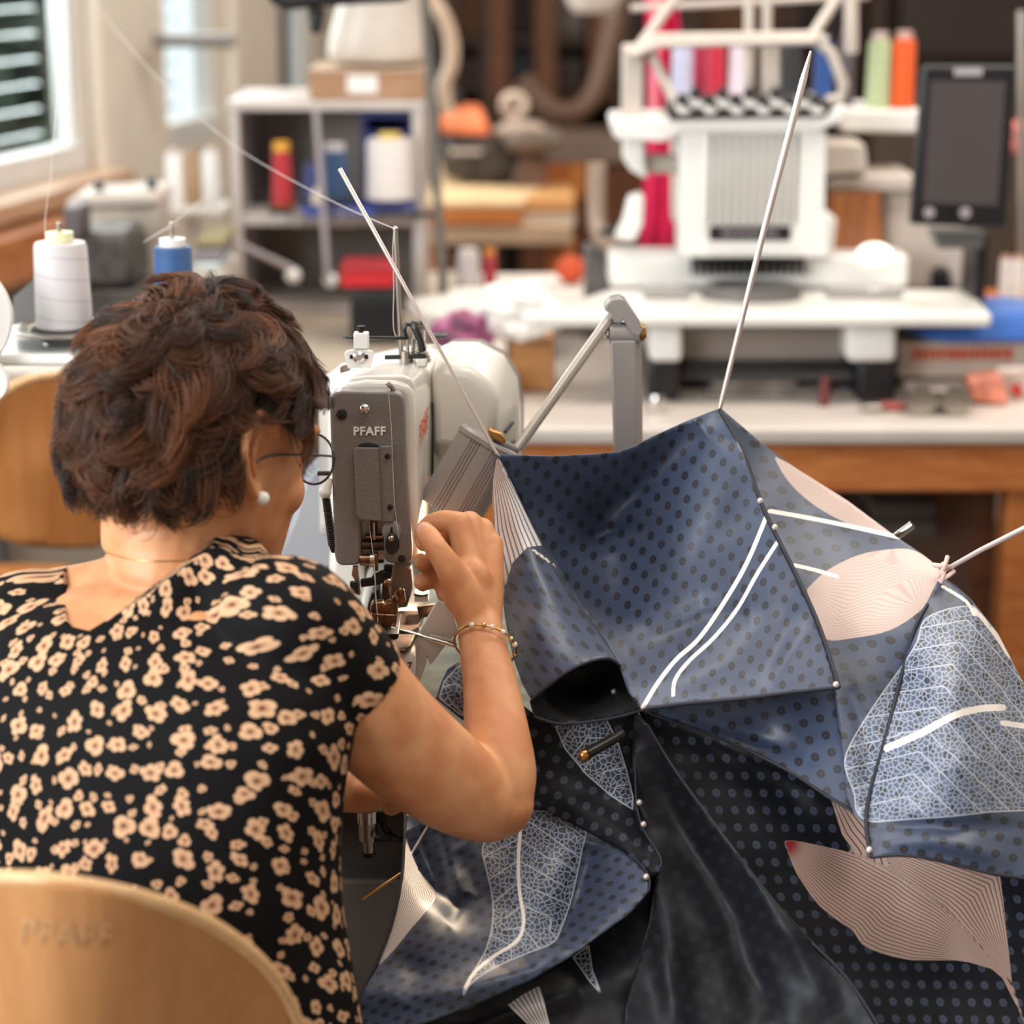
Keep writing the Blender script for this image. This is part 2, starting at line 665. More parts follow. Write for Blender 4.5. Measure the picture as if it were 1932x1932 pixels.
# ================================================================ spools
def spool(name, label, group, cx, y_base, y_top, w_base, w_top, Y, color, cap=None, cap_px=12, cap_w=.55, cat='thread cone', base=None):
    a, b = P(cx, y_base, Y), P(cx, y_top, Y)
    h = b.z - a.z
    s = S(Y)
    r0, r1 = w_base * s / 2, w_top * s / 2
    e = thing(name, label, cat, (a.x, Y, a.z), group)
    o = MB().lathe([(0, 0), (r0 * .96, 0), (r0, h * .02), (r0 * .98, h * .1), (r1 * 1.01, h * .95), (r1 * .95, h), (0, h)], (0, 0, 0), 36)
    th = o_build(o, 'thread', thread_mat('thread ' + color, color), e)
    c = MB().lathe([(0, 0), (r1 * cap_w, 0), (r1 * cap_w, cap_px * s), (r1 * cap_w * .6, cap_px * s), (0, cap_px * s * .8)], (0, 0, h + .0005), 24)
    o_build(c, 'cone_tip', mat('cone tip ' + (cap or '#e8e4dc'), cap or '#e8e4dc', .5, var=.02), e)
    if base:
        bb = MB().lathe([(0, 0), (r0 * 1.03, 0), (r0 * 1.03, base[1] * s), (0, base[1] * s)], (0, 0, -base[1] * s - .0005), 24)
        o_build(bb, 'cone_foot', mat('cone tip ' + base[0], base[0], .5, var=.02), e)
    return e

def o_build(mb, name, m, parent):
    """part given in its thing's own coordinates"""
    off = WM[parent.name] @ Vector((0, 0, 0))
    mb.v = [(x + off.x, y + off.y, z + off.z) for x, y, z in mb.v]
    # keep local coordinates for the material: mesh stored local, no inverse
    o = mb.build(name, m, parent)
    me = o.data
    for v in me.vertices:
        v.co -= off
    o.matrix_parent_inverse = Matrix.Identity(4)
    return o

# --- white machine shelf cut by the left picture edge, with the thread stands on it
YS = 2.26
ZSL = P(60, 668, 2.2).z
t = thing('sewing_machine', 'white sewing machine cut by the left picture edge, below the large white cone', 'sewing machine', (P(-110, 680, 2.25).x, 2.25, 0))
xl_ = P(-190, 660, 2.2).x
MB().box2((xl_, 2.2, P(60, 692, 2.2).z), (P(150, 680, 2.2).x, 2.34, ZSL)).build('machine_shelf', WHITE, t, bevel=.005, seg=3)
MB().box2((xl_, 2.21, .0), (P(-80, 680, 2.25).x, 2.33, P(60, 692, 2.2).z - .0005)).build('column', GREY_D, t, bevel=.006)
m = MB()
wc = P(-88, 600, 2.17)
m.lathe([(0, -.012), (.03, -.012), (.052, -.008), (.058, -.008), (.062, 0), (.058, .008), (.052, .008), (.03, .012), (0, .012)], (wc.x, 2.165, wc.z), 48, axis=(0.35, -1, 0))
m.build('handwheel', WHITE_P, t)
MB().pprism([(25, 628), (25, 560), (75, 518), (80, 628)], 2.345, .008).build('guard_plate', GREY_D, t)
wc2 = P(-22, 715, 2.18)
MB().lathe([(0, -.01), (.022, -.01), (.024, 0), (.022, .01), (0, .01)], (wc2.x, 2.17, wc2.z), 40, axis=(.2, -1, 0)).build('lower_knob', WHITE_P, t)
for cx, yb, nm, lab in ((122, 622, 'white', 'steel funnel shaped thread plate carrying the large white cone'), (332, 622, 'blue', 'steel thread plate carrying the blue cone behind her head')):
    c = P(cx, yb, YS)
    t = thing('thread_stand', lab, 'thread stand', (c.x, YS, ZSL), 'thread stands on the white machine')
    MB().lathe([(0, -.026), (.010, -.026), (.010, -.020), (.036, -.004), (.056, 0), (.058, .003), (.042, .0025), (.038, -.0005), (0, -.0005)], c, 36).build('plate', STEEL, t)
    MB().lathe([(0, .0), (.036, .0), (.036, .0025), (0, .0025)], c, 36).build('felt_pad', mat('grey felt', '#4a4340', .9), t)
    MB().cyl(c + Vector((0, 0, .003)), c + Vector((0, 0, P(cx, 420, YS).z - c.z)), .0024, n=10).build('spindle', STEEL, t)
    if nm == 'white':
        MB().cyl((c.x, YS, ZSL + .0005), c - Vector((0, 0, .0262)), .010, n=14).build('post', GREY_D, t)
    else:
        MB().tube([(P(142, 690, YS).x, YS + .03, ZSL - .011), (c.x, YS + .03, ZSL - .011), (c.x, YS, c.z - .0262)], .006, 10).build('arm', GREY_D, t)
o = spool('thread_cone', 'large white thread cone with pale yellow tip, on the steel funnel plate', 'thread cones on the near stand', 122, 616, 457, 106, 96, YS, '#cbc4c5', '#dfe0b4', 18, .52)
o = spool('thread_cone', 'blue thread cone with white tip, standing just above the woman’s hair', 'thread cones on the near stand', 332, 616, 465, 76, 69, YS, '#264f82', '#e4ddd8', 14, .7)

# --- black sewing machine further back
t = thing('sewing_machine', 'dark blurred sewing machine on the bench between the white and blue cones', 'sewing machine', (P(210, 540, 3.5).x, 3.5, .785))
MB().pprism([(130, 545), (135, 470), (150, 440), (235, 440), (250, 480), (255, 545)], 3.43, .17).build('machine_body', mat('dark machine enamel', '#39342f', .4, var=.3, vs=30), t, bevel=.012)
MB().pbox(118, 392, 152, 452, 3.42, .09).build('motor_head', mat('violet grey plastic', '#5a5054', .5), t, bevel=.006)
MB().box2((P(130, 560, 3.43).x, 3.42, .7855), (P(262, 560, 3.43).x, 3.6, P(200, 546, 3.43).z)).build('base', mat('dark machine enamel', '#39342f'), t, bevel=.005)
t = thing('overlock_machine', 'cream coloured low machine lying on the bench below the left window', 'sewing machine', (P(210, 380, 3.75).x, 3.75, .785))
MB().pprism([(125, 378), (150, 368), (285, 362), (300, 372), (300, 388), (125, 392)], 3.66, .16).build('machine_cover', CREAM, t, bevel=.008)
MB().pprism([(128, 394), (300, 390), (300, 440), (290, 560), (240, 560), (220, 430), (128, 430)], 3.67, .14).build('machine_body', mat('warm grey plastic', '#bcb0a4', .5), t, bevel=.006)
m = MB().pbox(178, 340, 192, 364, 3.70, .02); m.build('knob', BLACK, t)
m = MB().pbox(277, 335, 293, 360, 3.70, .02); m.build('knob', BLACK, t)

# cones standing in front of the narrow window
YC = 3.95
t = thing('cone_tray', 'flat white tray with a row of thread cones before the narrow window', 'tray', (P(362, 395, YC).x, YC, .785))
a, b = P(305, 386, YC), P(428, 400, YC)
MB().box2((a.x, YC - .05, b.z), (P(428, 390, YC).x, YC + .05, a.z)).build('tray_plate', WHITE_P, t, bevel=.003)
MB().box2((P(350, 400, YC).x, YC - .02, .7855), (P(375, 400, YC).x, YC + .02, b.z - .0005)).build('tray_post', CREAM, t)
spool('thread_cone', 'leftmost white cone on the tray before the narrow window', 'cones before the narrow window', 333, 385, 290, 38, 33, YC, '#f0ecea', '#b9a59a', 10)
spool('thread_cone', 'brown thread cone between the two white ones before the narrow window', 'cones before the narrow window', 366, 385, 283, 28, 24, YC, '#b08e6c', '#8c8078', 10)
spool('thread_cone', 'right white cone on the tray before the narrow window', 'cones before the narrow window', 400, 385, 290, 36, 32, YC, '#efebe9', '#d8d0c8', 10)
# stacked folded things
for i, (y0, y1, c, lab) in enumerate(((452, 470, '#857a58', 'olive folded cloth, topmost of the small stack beside the grey shelf unit'), (471, 494, '#857e86', 'mauve folded cloth under the olive one beside the grey shelf unit'), (495, 512, '#c9d0d0', 'pale folded cloth, lowest of the small stack beside the grey shelf unit'))):
    m = MB().pbox(366, y0, 424 - i * 4, y1, 3.5, .16)
    tag(m.build('folded_cloth', mat('cloth ' + c, c, .9, var=.05), bevel=.006), lab, 'cloth', 'folded cloths beside the shelf unit')
zb = P(395, 513, 3.5).z
t = thing('small_crate', 'pale low crate under the small stack of folded cloths', 'crate', (P(395, 600, 3.5).x, 3.58, .785))
MB().box2((P(362, 600, 3.5).x, 3.49, .7855), (P(428, 600, 3.5).x, 3.68, zb)).build('crate_body', CREAM, t, bevel=.004)

# ================================================================ grey shelf unit with thread
YH = 3.9
SHG = mat('light grey shelf edge', '#c5bbb5', .5, var=.02)
SHB = mat('grey brown shelf back', '#978a80', .6, var=.04)
sl, sr = P(438, 400, YH).x, P(797, 400, YH).x
st, smid, sb = P(600, 190, YH).z, P(600, 404, YH).z, .7865
t = thing('shelf_unit', 'open grey shelf unit standing on the bench with cones inside', 'shelf', ((sl + sr) / 2, YH + .15, .785))
MB().box2((sl - .004, YH, st - .018), (sr + .004, YH + .3, st)).build('top_board', SHG, t, bevel=.003)
MB().box2((sl, YH, sb), (sl + .017, YH + .3, st - .0185)).build('side_panel', SHG, t)
MB().box2((sr - .017, YH, sb), (sr, YH + .3, st - .0185)).build('side_panel', SHG, t)
MB().box2((sl + .0175, YH + .005, smid - .022), (sr - .0175, YH + .29, smid)).build('shelf_board', SHG, t, bevel=.003)
MB().box2((sl + .0175, YH + .005, sb), (sr - .0175, YH + .29, sb + .012)).build('shelf_board', SHG, t)
MB().box2((sl + .0175, YH + .291, sb), (sr - .0175, YH + .3, st - .0185)).build('back_panel', SHB, t)

POSTM = mat('grey upright steel', '#6c6862', .4, .3, var=.05)
t = thing('steel_upright', 'tall dark grey steel upright beside the shelf unit', 'post', (P(825, 500, YH - .1).x, YH - .1, .785))
q0, q1 = P(838, 568, YH - .1), P(798, -60, YH - .1)
MB().tube([q0, q1], .0115, 4).build('post', POSTM, t)
MB().box((q0.x, YH - .1, (q0.z + .7855) / 2), (.02, .05, q0.z - .7855 + .002)).build('foot', POSTM, t)
br = P(760, 402, YH - .1)
MB().tube([(br.x - .05, YH - .1, br.z), (q0.x - .006, YH - .1, br.z - .004)], .006, 8).build('bracket', DARK, t)

# spools inside
spool('thread_cone', 'red thread cone with yellow tip inside the grey shelf unit', 'cones in the shelf unit', 534, 386, 285, 40, 32, YH - .06, '#b31f2b', '#e3a53a', 16, .95, base=('#d98c2c', 9))
spool('thread_cone', 'dark blue thread cone in the middle of the grey shelf unit', 'cones in the shelf unit', 634, 372, 284, 54, 46, YH - .06, '#23456b', '#c9c2c6', 12, .8)
spool('thread_cone', 'small violet blue cone left of the dark blue one in the shelf unit', 'cones in the shelf unit', 588, 372, 312, 36, 28, YH + .06, '#4b5691', '#6a6a9a', 6)
spool('thread_cone', 'big white thread cone in front of the blue crate in the shelf unit', 'cones in the shelf unit', 738, 374, 262, 92, 84, YH - .06, '#d9d0cc', '#d9bd62', 10, .5)
spool('bobbin', 'tiny cream bobbin between the violet and dark blue cones', 'cones in the shelf unit', 600, 384, 358, 26, 18, YH - .09, '#d8c8b6', '#d8c8b6', 4, cat='bobbin')
# the rack carrying them
t = thing('cone_rack', 'blue edged thread rack with thin pale legs in front of the shelf unit', 'rack', (P(640, 390, YH - .06).x, YH - .07, .785))
BLUEP = mat('blue plastic', '#33468c', .45, var=.04)
zr = P(640, 387, YH - .06).z
MB().box2((P(512, 390, YH - .06).x, YH - .1, zr - .012), (P(560, 390, YH).x, YH - .02, zr - .001)).build('rack_bar', DARK, t)
MB().box2((P(565, 390, YH - .06).x, YH - .1, zr - .016), (P(786, 390, YH).x, YH - .0, zr - .001)).build('rack_tray', BLUEP, t, bevel=.003)
for k, x in enumerate((560, 635, 662, 722, 746, 768)):
    c = P(x, 412, YH - .1)
    mm = MB()
    mm.tube([c + Vector((.014 * math.cos(a), 0, .014 * math.sin(a))) for a in [i * math.pi / 8 for i in range(17)]], .0022, 6, cap=False)
    mm.build('ring', STEEL, t)
PALE = mat('pale lilac rod', '#a3989a', .4, .2, var=.02)
q0, q1 = P(596, 205, YH - .12), P(624, 528, YH - .12)
MB().tube([q0, (q1.x - .004, YH - .13, q1.z)], .0062, 10).build('leg', PALE, t)
MB().ell(q1, (.0135, .0135, .0135)).build('foot', WHITE_P, t)
q0, q1 = P(430, 452, YH - .14), P(552, 508, YH - .14)
MB().tube([q0, q1], .0065, 10).build('leg', PALE, t)
MB().ell(P(553, 520, YH - .14), (.0145, .0145, .0145)).build('foot', WHITE_P, t)

# blue crate behind the white cone
t = thing('storage_crate', 'dark blue plastic crate in the right of the shelf unit behind the white cone', 'crate', (P(735, 390, YH + .1).x, YH + .12, smid))
xa, xb = P(684, 300, YH + .08).x, P(783, 300, YH + .08).x
za, zb = smid + .001, P(735, 215, YH + .08).z
m = MB()
m.box2((xa, YH + .08, za), (xa + .008, YH + .26, zb))
m.box2((xb - .008, YH + .08, za), (xb, YH + .26, zb))
m.box2((xa + .008, YH + .25, za), (xb - .008, YH + .26, zb))
m.box2((xa + .008, YH + .08, za), (xb - .008, YH + .25, za + .008))
m.box2((xa + .008, YH + .08, za + .008), (xb - .008, YH + .088, zb - .03))
m.build('crate_body', mat('deep blue plastic', '#17297a', .4, var=.05), t)
MB().box2((xa - .004, YH + .07, zb - .006), (xb + .004, YH + .0795, zb + .004)).build('rim', BLUEP, t)

# cardboard box on top
CARD = mat('brown cardboard', '#a98264', .75, var=.05, bump=.05)
t = thing('cardboard_box', 'flat brown cardboard box with a white label on top of the grey shelf unit', 'box', (P(690, 185, YH).x, YH + .14, st))
za, zb = st + .0005, P(690, 134, YH - .02).z
MB().box2((P(582, 160, YH).x, YH + .01, za), (P(800, 160, YH).x, YH + .27, zb)).build('carton', CARD, t, bevel=.003)
MB().pbox(655, 142, 712, 176, YH + .008, .0018).build('paper_label', mat('white paper', '#efe9e4', .7), t)
MB().pbox(582, 131, 800, 135, YH + .006, .2).build('lid_flap', mat('pale cardboard', '#c8ad92', .7), t)

# white plastic wrapped bundle standing on it
m = MB()
rings = []
for i, (y, x0, x1) in enumerate(((130, 622, 806), (118, 606, 812), (60, 618, 806), (0, 640, 800), (-80, 655, 795), (-100, 690, 760))):
    l, r = P(x0, y, YH + .05), P(x1, y, YH + .05)
    cx, w = (l.x + r.x) / 2, (r.x - l.x) / 2
    rings.append([Vector((cx + w * math.copysign(abs(math.cos(a)) ** .7, math.cos(a)) * (1 + .03 * math.sin(5 * a + i)), YH + .13 + .09 * math.copysign(abs(math.sin(a)) ** .7, math.sin(a)) * (1 + .04 * math.sin(7 * a + 2 * i)), l.z)) for a in [2 * math.pi * k / 40 for k in range(40)]])
m.loft(rings)
rb = min(v[2] for v in m.v)
m.v = [(x, y, z - rb + zb + .004) for x, y, z in m.v]
tag(m.build('plastic_bag', mat('milky plastic film', '#c8bdb2', .35, var=.05, vs=12, bump=.3, bs=25), subsurf=1), 'white plastic bag of wadding standing on the flat cardboard box', 'bag')

# red box and black machine under the shelf unit
t = thing('red_box', 'flat bright red box on the black block below the shelf unit', 'box', (P(690, 530, YH - .3).x, YH - .25, .9))
zt = P(690, 545, YH - .3).z
MB().pbox(642, 512, 742, 543, YH - .3, .12).build('box_body', mat('red card', '#c01820', .45, var=.04), t, bevel=.003)
MB().pbox(640, 506, 744, 512, YH - .303, .126).build('lid', mat('dull red card', '#a51c22', .5), t, bevel=.003)
t = thing('black_power_unit', 'black ribbed motor block standing on the bench beneath the flat red box', 'motor', (P(705, 600, YH - .3).x, YH - .25, .785))
zz = P(705, 546, YH - .3).z
MB().box2((P(660, 600, YH - .3).x, YH - .3, .7855), (P(752, 600, YH - .3).x, YH - .17, zz - .0005)).build('motor_body', BLACK, t, bevel=.006)
m = MB()
for k in range(5):
    z = .80 + k * (zz - .82) / 5
    m.box2((P(662, 600, YH - .3).x, YH - .306, z), (P(750, 600, YH - .3).x, YH - .3005, z + .006))
m.build('cooling_ribs', DARK, t)

# black lamp head at the top edge
t = thing('overhead_lamp', 'black lamp head with a hanging grip at the top edge of the picture', 'lamp', (P(640, 0, 3.4).x, 3.4, 2.6))
MB().pprism([(500, -30), (505, 6), (540, 20), (600, 14), (660, 10), (770, 4), (775, -40)], 3.36, .12).build('lamp_head', BLACK, t, bevel=.012, seg=3)
MB().pprism([(578, 16), (612, 16), (606, 62), (586, 66)], 3.38, .04).build('grip', BLACK, t, bevel=.006)
c = P(650, -30, 3.42)
MB().cyl(c, (c.x, 3.42, 2.749), .014, n=12).build('ceiling_rod', DARK, t)

# pale curved hose
m = MB().tube(spline([P(792, -20, 4.6), P(830, 20, 4.6), P(850, 70, 4.6), P(852, 120, 4.6), P(838, 165, 4.6), P(846, 215, 4.6)], 8), .016, 12)
tag(m.build('air_hose', mat('cream rubber hose', '#bfa58e', .5), sharp=60), 'cream air hose hanging in a curve behind the steel upright', 'hose')

# ================================================================ far wooden rack with garments and goods
YR = 7.4
RACKW = wood('dark rack wood', '#2e1a0f', '#4a2d1a', .6, (3, 3, 14))
t = thing('storage_rack', 'dark wooden storage rack along the back wall full of goods', 'rack', (P(1020, 200, YR).x, YR + .3, 0))
xs = [845, 925, 1020, 1115, 1210, 1300, 1400, 1600, 1700]
for x in (845, 925, 1025, 1180, 1300, 1490, 1640, 1760):
    q = P(x, 100, YR)
    MB().box2((q.x - .035, YR, 0), (q.x + .035, YR + .05, 2.5)).build('post', RACKW, t)
LIGHTW = wood('orange brown rack wood', '#5f3719', '#7f4d28', .6, (3, 3, 14))
for x in (930, 1018, 1120):
    q = P(x + 12, 100, YR - .03)
    MB().box2((q.x - .035, YR - .02, .9), (q.x + .035, YR - .002, 2.5)).build('door_strip', LIGHTW, t)
xl, xr = P(840, 100, YR).x, P(1790, 100, YR).x
for y in (-60, 76, 160, 250, 330):
    z = P(1000, y, YR).z
    MB().box2((xl, YR + .051, z - .02), (xr, YR + .6, z + .01)).build('shelf_board', RACKW, t)
MB().box2((xl, YR + .601, 0), (xr, YR + .62, 2.5)).build('back_panel', mat('near black board', '#2a1a12', .8), t)
goods = [('#2a1d17', 'dark brown'), ('#443836', 'greyish mauve'), ('#2c3038', 'slate blue'), ('#6b4526', 'tan'), ('#1d1512', 'blackish'), ('#4a3b34', 'taupe'), ('#6e635b', 'pale grey')]
names = {'#2a1d17': 'carton', '#443836': 'fabric_roll', '#2c3038': 'carton', '#6b4526': 'carton', '#1d1512': 'carton', '#4a3b34': 'fabric_roll', '#6e635b': 'carton'}
row = ['upper', 'second', 'third', 'lower']
cells = [(852, 918), (932, 1018), (1035, 1110), (1190, 1290), (1310, 1480), (1500, 1630), (1650, 1750)]
pos = ['first', 'second', 'third', 'fourth', 'fifth', 'sixth', 'seventh']
k = 0
for r, (yt, yb) in enumerate(((-45, 70), (88, 154), (178, 246), (262, 326))):
    for ci, (xa, xb) in enumerate(cells):
        k += 1
        c, cn = goods[(k * 3 + r * 2 + ci * ci) % 7]
        z0 = P(1000, (76, 160, 250, 330)[r], YR).z + .0105
        z1 = P(1000, yt + (k * 13) % 22, YR + .1).z
        a, b = P(xa, 100, YR + .1).x, P(xb - (k * 7) % 16, 100, YR + .1).x
        m = MB()
        if names[c] == 'fabric_roll':
            w = (b - a)
            m.box2((a, YR + .12, z0), (b, YR + .45, z1))
        else:
            m.box2((a, YR + .1, z0), (b, YR + .48, z1))
        tag(m.build(names[c], mat('goods ' + c, c, .7, var=.12, vs=5), bevel=.012), '%s %s in the %s row of the dark rack, %s cell' % (cn, names[c].replace('_', ' '), row[r], pos[ci]), names[c].replace('_', ' '), 'goods on the dark rack')

# corrugated hose loop, lamp, wires
m = MB()
pts = spline([P(985, 150, 5.6), P(1010, 180, 5.6), P(1045, 208, 5.6), P(1085, 212, 5.6), P(1120, 180, 5.6), P(1142, 120, 5.6), P(1160, 40, 5.6), P(1165, -40, 5.6)], 14)
m.tube(pts, [.026 + .003 * (i % 2) for i in range(len(pts))], 14)
tag(m.build('corrugated_hose', mat('brown grey hose', '#6a5040', .6, var=.05), sharp=60), 'brownish corrugated hose hanging in a loop before the dark rack', 'hose')
m = MB().lathe([(0, 0), (.05, 0), (.07, .03), (.072, .12), (0, .12)], P(1122, 22, 5.2), 24)
c = P(1122, 22, 5.2)
m.cyl((c.x, 5.2, c.z + .12), (c.x, 5.2, 2.749), .008, n=8)
tag(m.build('pendant_lamp', mat('pale lamp enamel', '#cfc3b9', .4)), 'pale round pendant lamp hanging above the hose loop', 'lamp')

# ironing station
YI = 4.9
t = thing('ironing_table', 'cream topped pressing table with orange wooden edge in the middle distance', 'table', (P(940, 420, YI).x, YI, 0))
CREAMF = mat('cream pressing cloth', '#d9b98d', .8, var=.05)
pz = P(900, 385, YI).z
m = MB().prism([(P(810, 388, YI).x, YI - .1, pz), (P(985, 392, YI).x, YI - .1, pz), (P(1035, 400, YI).x, YI + .25, pz), (P(1000, 400, YI).x, YI + .75, pz), (P(800, 400, YI).x, YI + .75, pz)], (0, 0, .02))
m.build('pressing_pad', CREAMF, t, bevel=.006)
MB().pbox(805, 390, 985, 424, YI - .098, .4).build('apron', ORANGE_W, t, bevel=.003)
MB().pbox(812, 424, 1080, 462, YI - .09, .35).build('lower_board', mat('beige board', '#c0a184', .6, var=.03), t, bevel=.004)
MB().pbox(985, 375, 1085, 400, YI - .05, .3).build('side_leaf', wood('pale orange leaf', '#c98d50', '#e0ae76', .5), t, bevel=.003)
MB().pbox(985, 400, 1085, 424, YI - .045, .28).build('leaf_apron', CREAM, t)
for x in (820, 1060):
    q = P(x, 462, YI - .05)
    MB().box2((q.x - .03, YI - .02, 0), (q.x + .03, YI + .05, P(x, 462, YI - .09).z - .0005)).build('leg', ORANGE_W, t)

t = thing('press_iron', 'dark grey pressing machine standing on the cream pressing table', 'iron press', (P(900, 320, YI + .2).x, YI + .3, pz + .02))
MB().pprism([(832, 330), (832, 268), (865, 256), (960, 264), (990, 300), (985, 345), (900, 352)], YI + .2, .3).build('press_body', mat('mottled dark grey', '#4b423d', .5, var=.3, vs=14), t, bevel=.02)
MB().pbox(848, 282, 910, 290, YI + .19, .05).build('grip_bar', CREAM, t)
MB().pprism([(945, 265), (990, 240), (1075, 262), (1030, 290), (960, 290)], YI + .1, .25).build('upper_buck', mat('mottled brown grey', '#6a5a50', .6, var=.2, vs=10), t, bevel=.02)
MB().pprism([(965, 345), (985, 290), (1035, 300), (1030, 375), (975, 380)], YI + .16, .1).build('press_column', mat('brown grey cover', '#6b5044', .6, var=.2), t, bevel=.01)
bt = P(900, 254, YI + .22).z
m = MB()
m.loft([[P(x, y, YI + .2 + dy) for x, y in ((832, y0), (930 - k * 8, y0 + 3))] + [P(x, y, YI + .42) for x, y in ((930 - k * 8, y0 - 2), (832, y0 - 4))] for k, (y0, dy) in enumerate(((255, 0), (238, 0), (215, .02), (198, .05)))])
tag(m.build('folded_fabric', mat('orange fabric', '#e07a50', .8, var=.1), bevel=.012, subsurf=1), 'orange and pink folded fabric piled on the dark press', 'fabric')
m = MB().pprism([(842, 200), (846, 172), (864, 165), (874, 180), (872, 202)], YI + .25, .05)
tag(m.build('spray_bottle', BLACK, bevel=.012), 'black bottle standing on the orange fabric pile', 'bottle')
m = MB()
c = P(970, 200, YI + .35)
m.tube([c + Vector((.024 * math.cos(a), .004 * math.sin(2 * a), .024 * math.sin(a))) for a in [i * math.pi / 12 for i in range(25)]], .013, 10, cap=False)
tag(m.build('tape_roll', mat('cream tape', '#d2bda9', .5)), 'cream tape roll hanging beside the orange fabric', 'roll')
m = MB().pprism([(930, 250), (960, 234), (1020, 238), (1040, 258), (985, 268)], YI + .12, .12)
tag(m.build('cream_cushion', mat('cream pad', '#a99584', .8), bevel=.012), 'cream sleeve pad lying on the upper part of the press', 'pad')

# wooden drawers and steel column beside
t = thing('wooden_cabinet', 'orange brown wooden cabinet with a grey top behind the pressing table', 'cabinet', (P(1080, 380, 5.7).x, 5.8, 0))
za, zb = P(1080, 305, 5.7).z, P(1080, 290, 5.7).z
MB().box2((P(985, 300, 5.7).x, 5.7, .1), (P(1240, 300, 5.7).x, 6.2, za)).build('carcass', DKW, t)
MB().box2((P(980, 300, 5.7).x, 5.68, za + .0005), (P(1245, 300, 5.7).x, 6.22, zb + .02)).build('cabinet_top', mat('grey brown top', '#7c6a5e', .5), t)
MB().pbox(1022, 308, 1072, 355, 5.68, .019).build('drawer', wood('rust drawer', '#8b4218', '#b05f28', .5), t)
MB().pbox(1074, 308, 1106, 372, 5.68, .019).build('drawer', wood('amber drawer', '#a05c20', '#c27a34', .5), t)
MB().box2((P(985, 300, 5.7).x, 5.71, 0), (P(1240, 300, 5.7).x, 6.19, .0995)).build('plinth', BLACK, t)
t = thing('steel_column', 'beige steel column of a machine left of the embroidery machine', 'machine column', (P(1125, 540, 3.75).x, 3.75, TZ))
c0, c1 = P(1126, 308, 3.75), P(1126, 440, 3.75)
m = MB().tube(spline([c0, (c1.x, 3.75, c1.z + .02), (c1.x + .015, 3.72, c1.z - .01), (c1.x + .04, 3.68, c1.z - .015)], 6), .017, 14)
m.build('arm_tube', mat('beige tube', '#a08a7a', .4, .2), t)
q = P(1120, 515, 3.75)
MB().box2((c1.x - .022, 3.74, TZ + .0005), (c1.x + .02, 3.78, c1.z - .02)).build('column', mat('blue grey casting', '#6d6a68', .4, .3, var=.15, vs=20), t, bevel=.004)
MB().pprism([(1128, 436), (1200, 425), (1205, 450), (1150, 458)], 3.7, .05).build('machine_arm', BLACK, t, bevel=.006)
# ================================================================ embroidery machine
YE = 3.36          # plane of the needle case
t = thing('embroidery_machine', 'large white multi needle embroidery machine with dark touch screen on the work table', 'embroidery machine', (P(1440, 760, YE).x, YE + .1, TZ))
W2 = WHITE_P
# feet and base
YF = 3.22
for x0, x1, b0, b1 in ((1225, 1288, 1222, 1282), (1598, 1692, 1618, 1690)):
    MB().pprism([(x0, 614), (x1, 614), (x1, 684), (x0, 684)], YF, .3).build('base_column', W2, t, bevel=.01, seg=3)
    zf = P(b0, 684.5, YF).z
    MB().box2((P(b0, 730, YF + .01).x, YF + .012, TZ + .0005), (P(b1, 730, YF + .01).x, YF + .27, zf)).build('foot', BLACK, t, bevel=.006)
MB().pbox(1288, 614, 1598, 682, YF + .07, .22).build('base_body', mat('grey machine plastic', '#8d827c', .45, var=.02), t, bevel=.006)
MB().pbox(1289, 682.5, 1617, 700, YF + .06, .2).build('rubber_strip', BLACK, t, bevel=.003)
MB().pbox(1290, 700.5, 1614, 716, YF + .08, .18).build('lower_housing', GREY_D, t)
# carriage platform: big white table
zt = P(1500, 545, 3.42).z
za = PZ(1150, 545, zt); zb = PZ(1000, 592, zt); zc = PZ(1872, 592, zt); zd = PZ(1832, 545, zt)
m = MB().prism([Vector((q.x, q.y, zt - .021)) for q in (zb, zc, zd, za)], (0, 0, .021))
m.build('platform', WHITE, t, bevel=.007, seg=3)
# hoop carriage and frame
q = zt + .0005
MB().box2((P(1152, 500, YE + .03).x, YE + .06, q), (P(1722, 500, YE + .03).x, YE + .16, P(1440, 482, YE + .06).z)).build('carriage_bar', W2, t, bevel=.008, seg=3)
m = MB()
c = P(1418, 526, YE - .02)
for k, (r, h) in enumerate(((.080, .010), (.073, .016))):
    m.lathe([(r - .008, 0), (r, 0), (r, h), (r - .008, h), (r - .008, 0)], (c.x, YE - .02, q + .0005 + k * .004), 40)
m.v = [(c.x + (x - c.x) * 1.0, YE - .02 + (y - YE + .02) * .75, z) for x, y, z in m.v]
m.build('hoop', mat('grey hoop plastic', '#6f6a68', .35), t)
m = MB()
for k in range(16):
    x = P(1312 + k * 14, 512, YE).x
    m.box((x, YE + .0455, P(1400, 512, YE).z), (.006, .012, .022))
m.box2((P(1308, 505, YE).x, YE + .035, P(1400, 503, YE).z), (P(1524, 505, YE).x, YE + .057, P(1400, 496, YE).z))
m.build('needle_plate_comb', DARK, t)
for x, y in ((1268, 528), (1640, 534), (1655, 528)):
    p_ = P(x, y, YE + .02)
    MB().lathe([(0, 0), (.008, 0), (.009, .006), (.005, .012), (0, .012)], (p_.x, YE + .02 - (0 if x < 1600 else .03), q + .0005), 16).build('clamp_screw', CHROME, t)
MB().box2((P(1215, 520, YE).x, YE - .04, q + .0005), (P(1300, 520, YE).x, YE + .03, q + .012)).build('frame_arm', GREY, t, bevel=.003)
MB().box2((P(1560, 520, YE).x, YE - .03, q + .0005), (P(1700, 520, YE).x, YE + .03, q + .01)).build('frame_arm', GREY, t, bevel=.003)
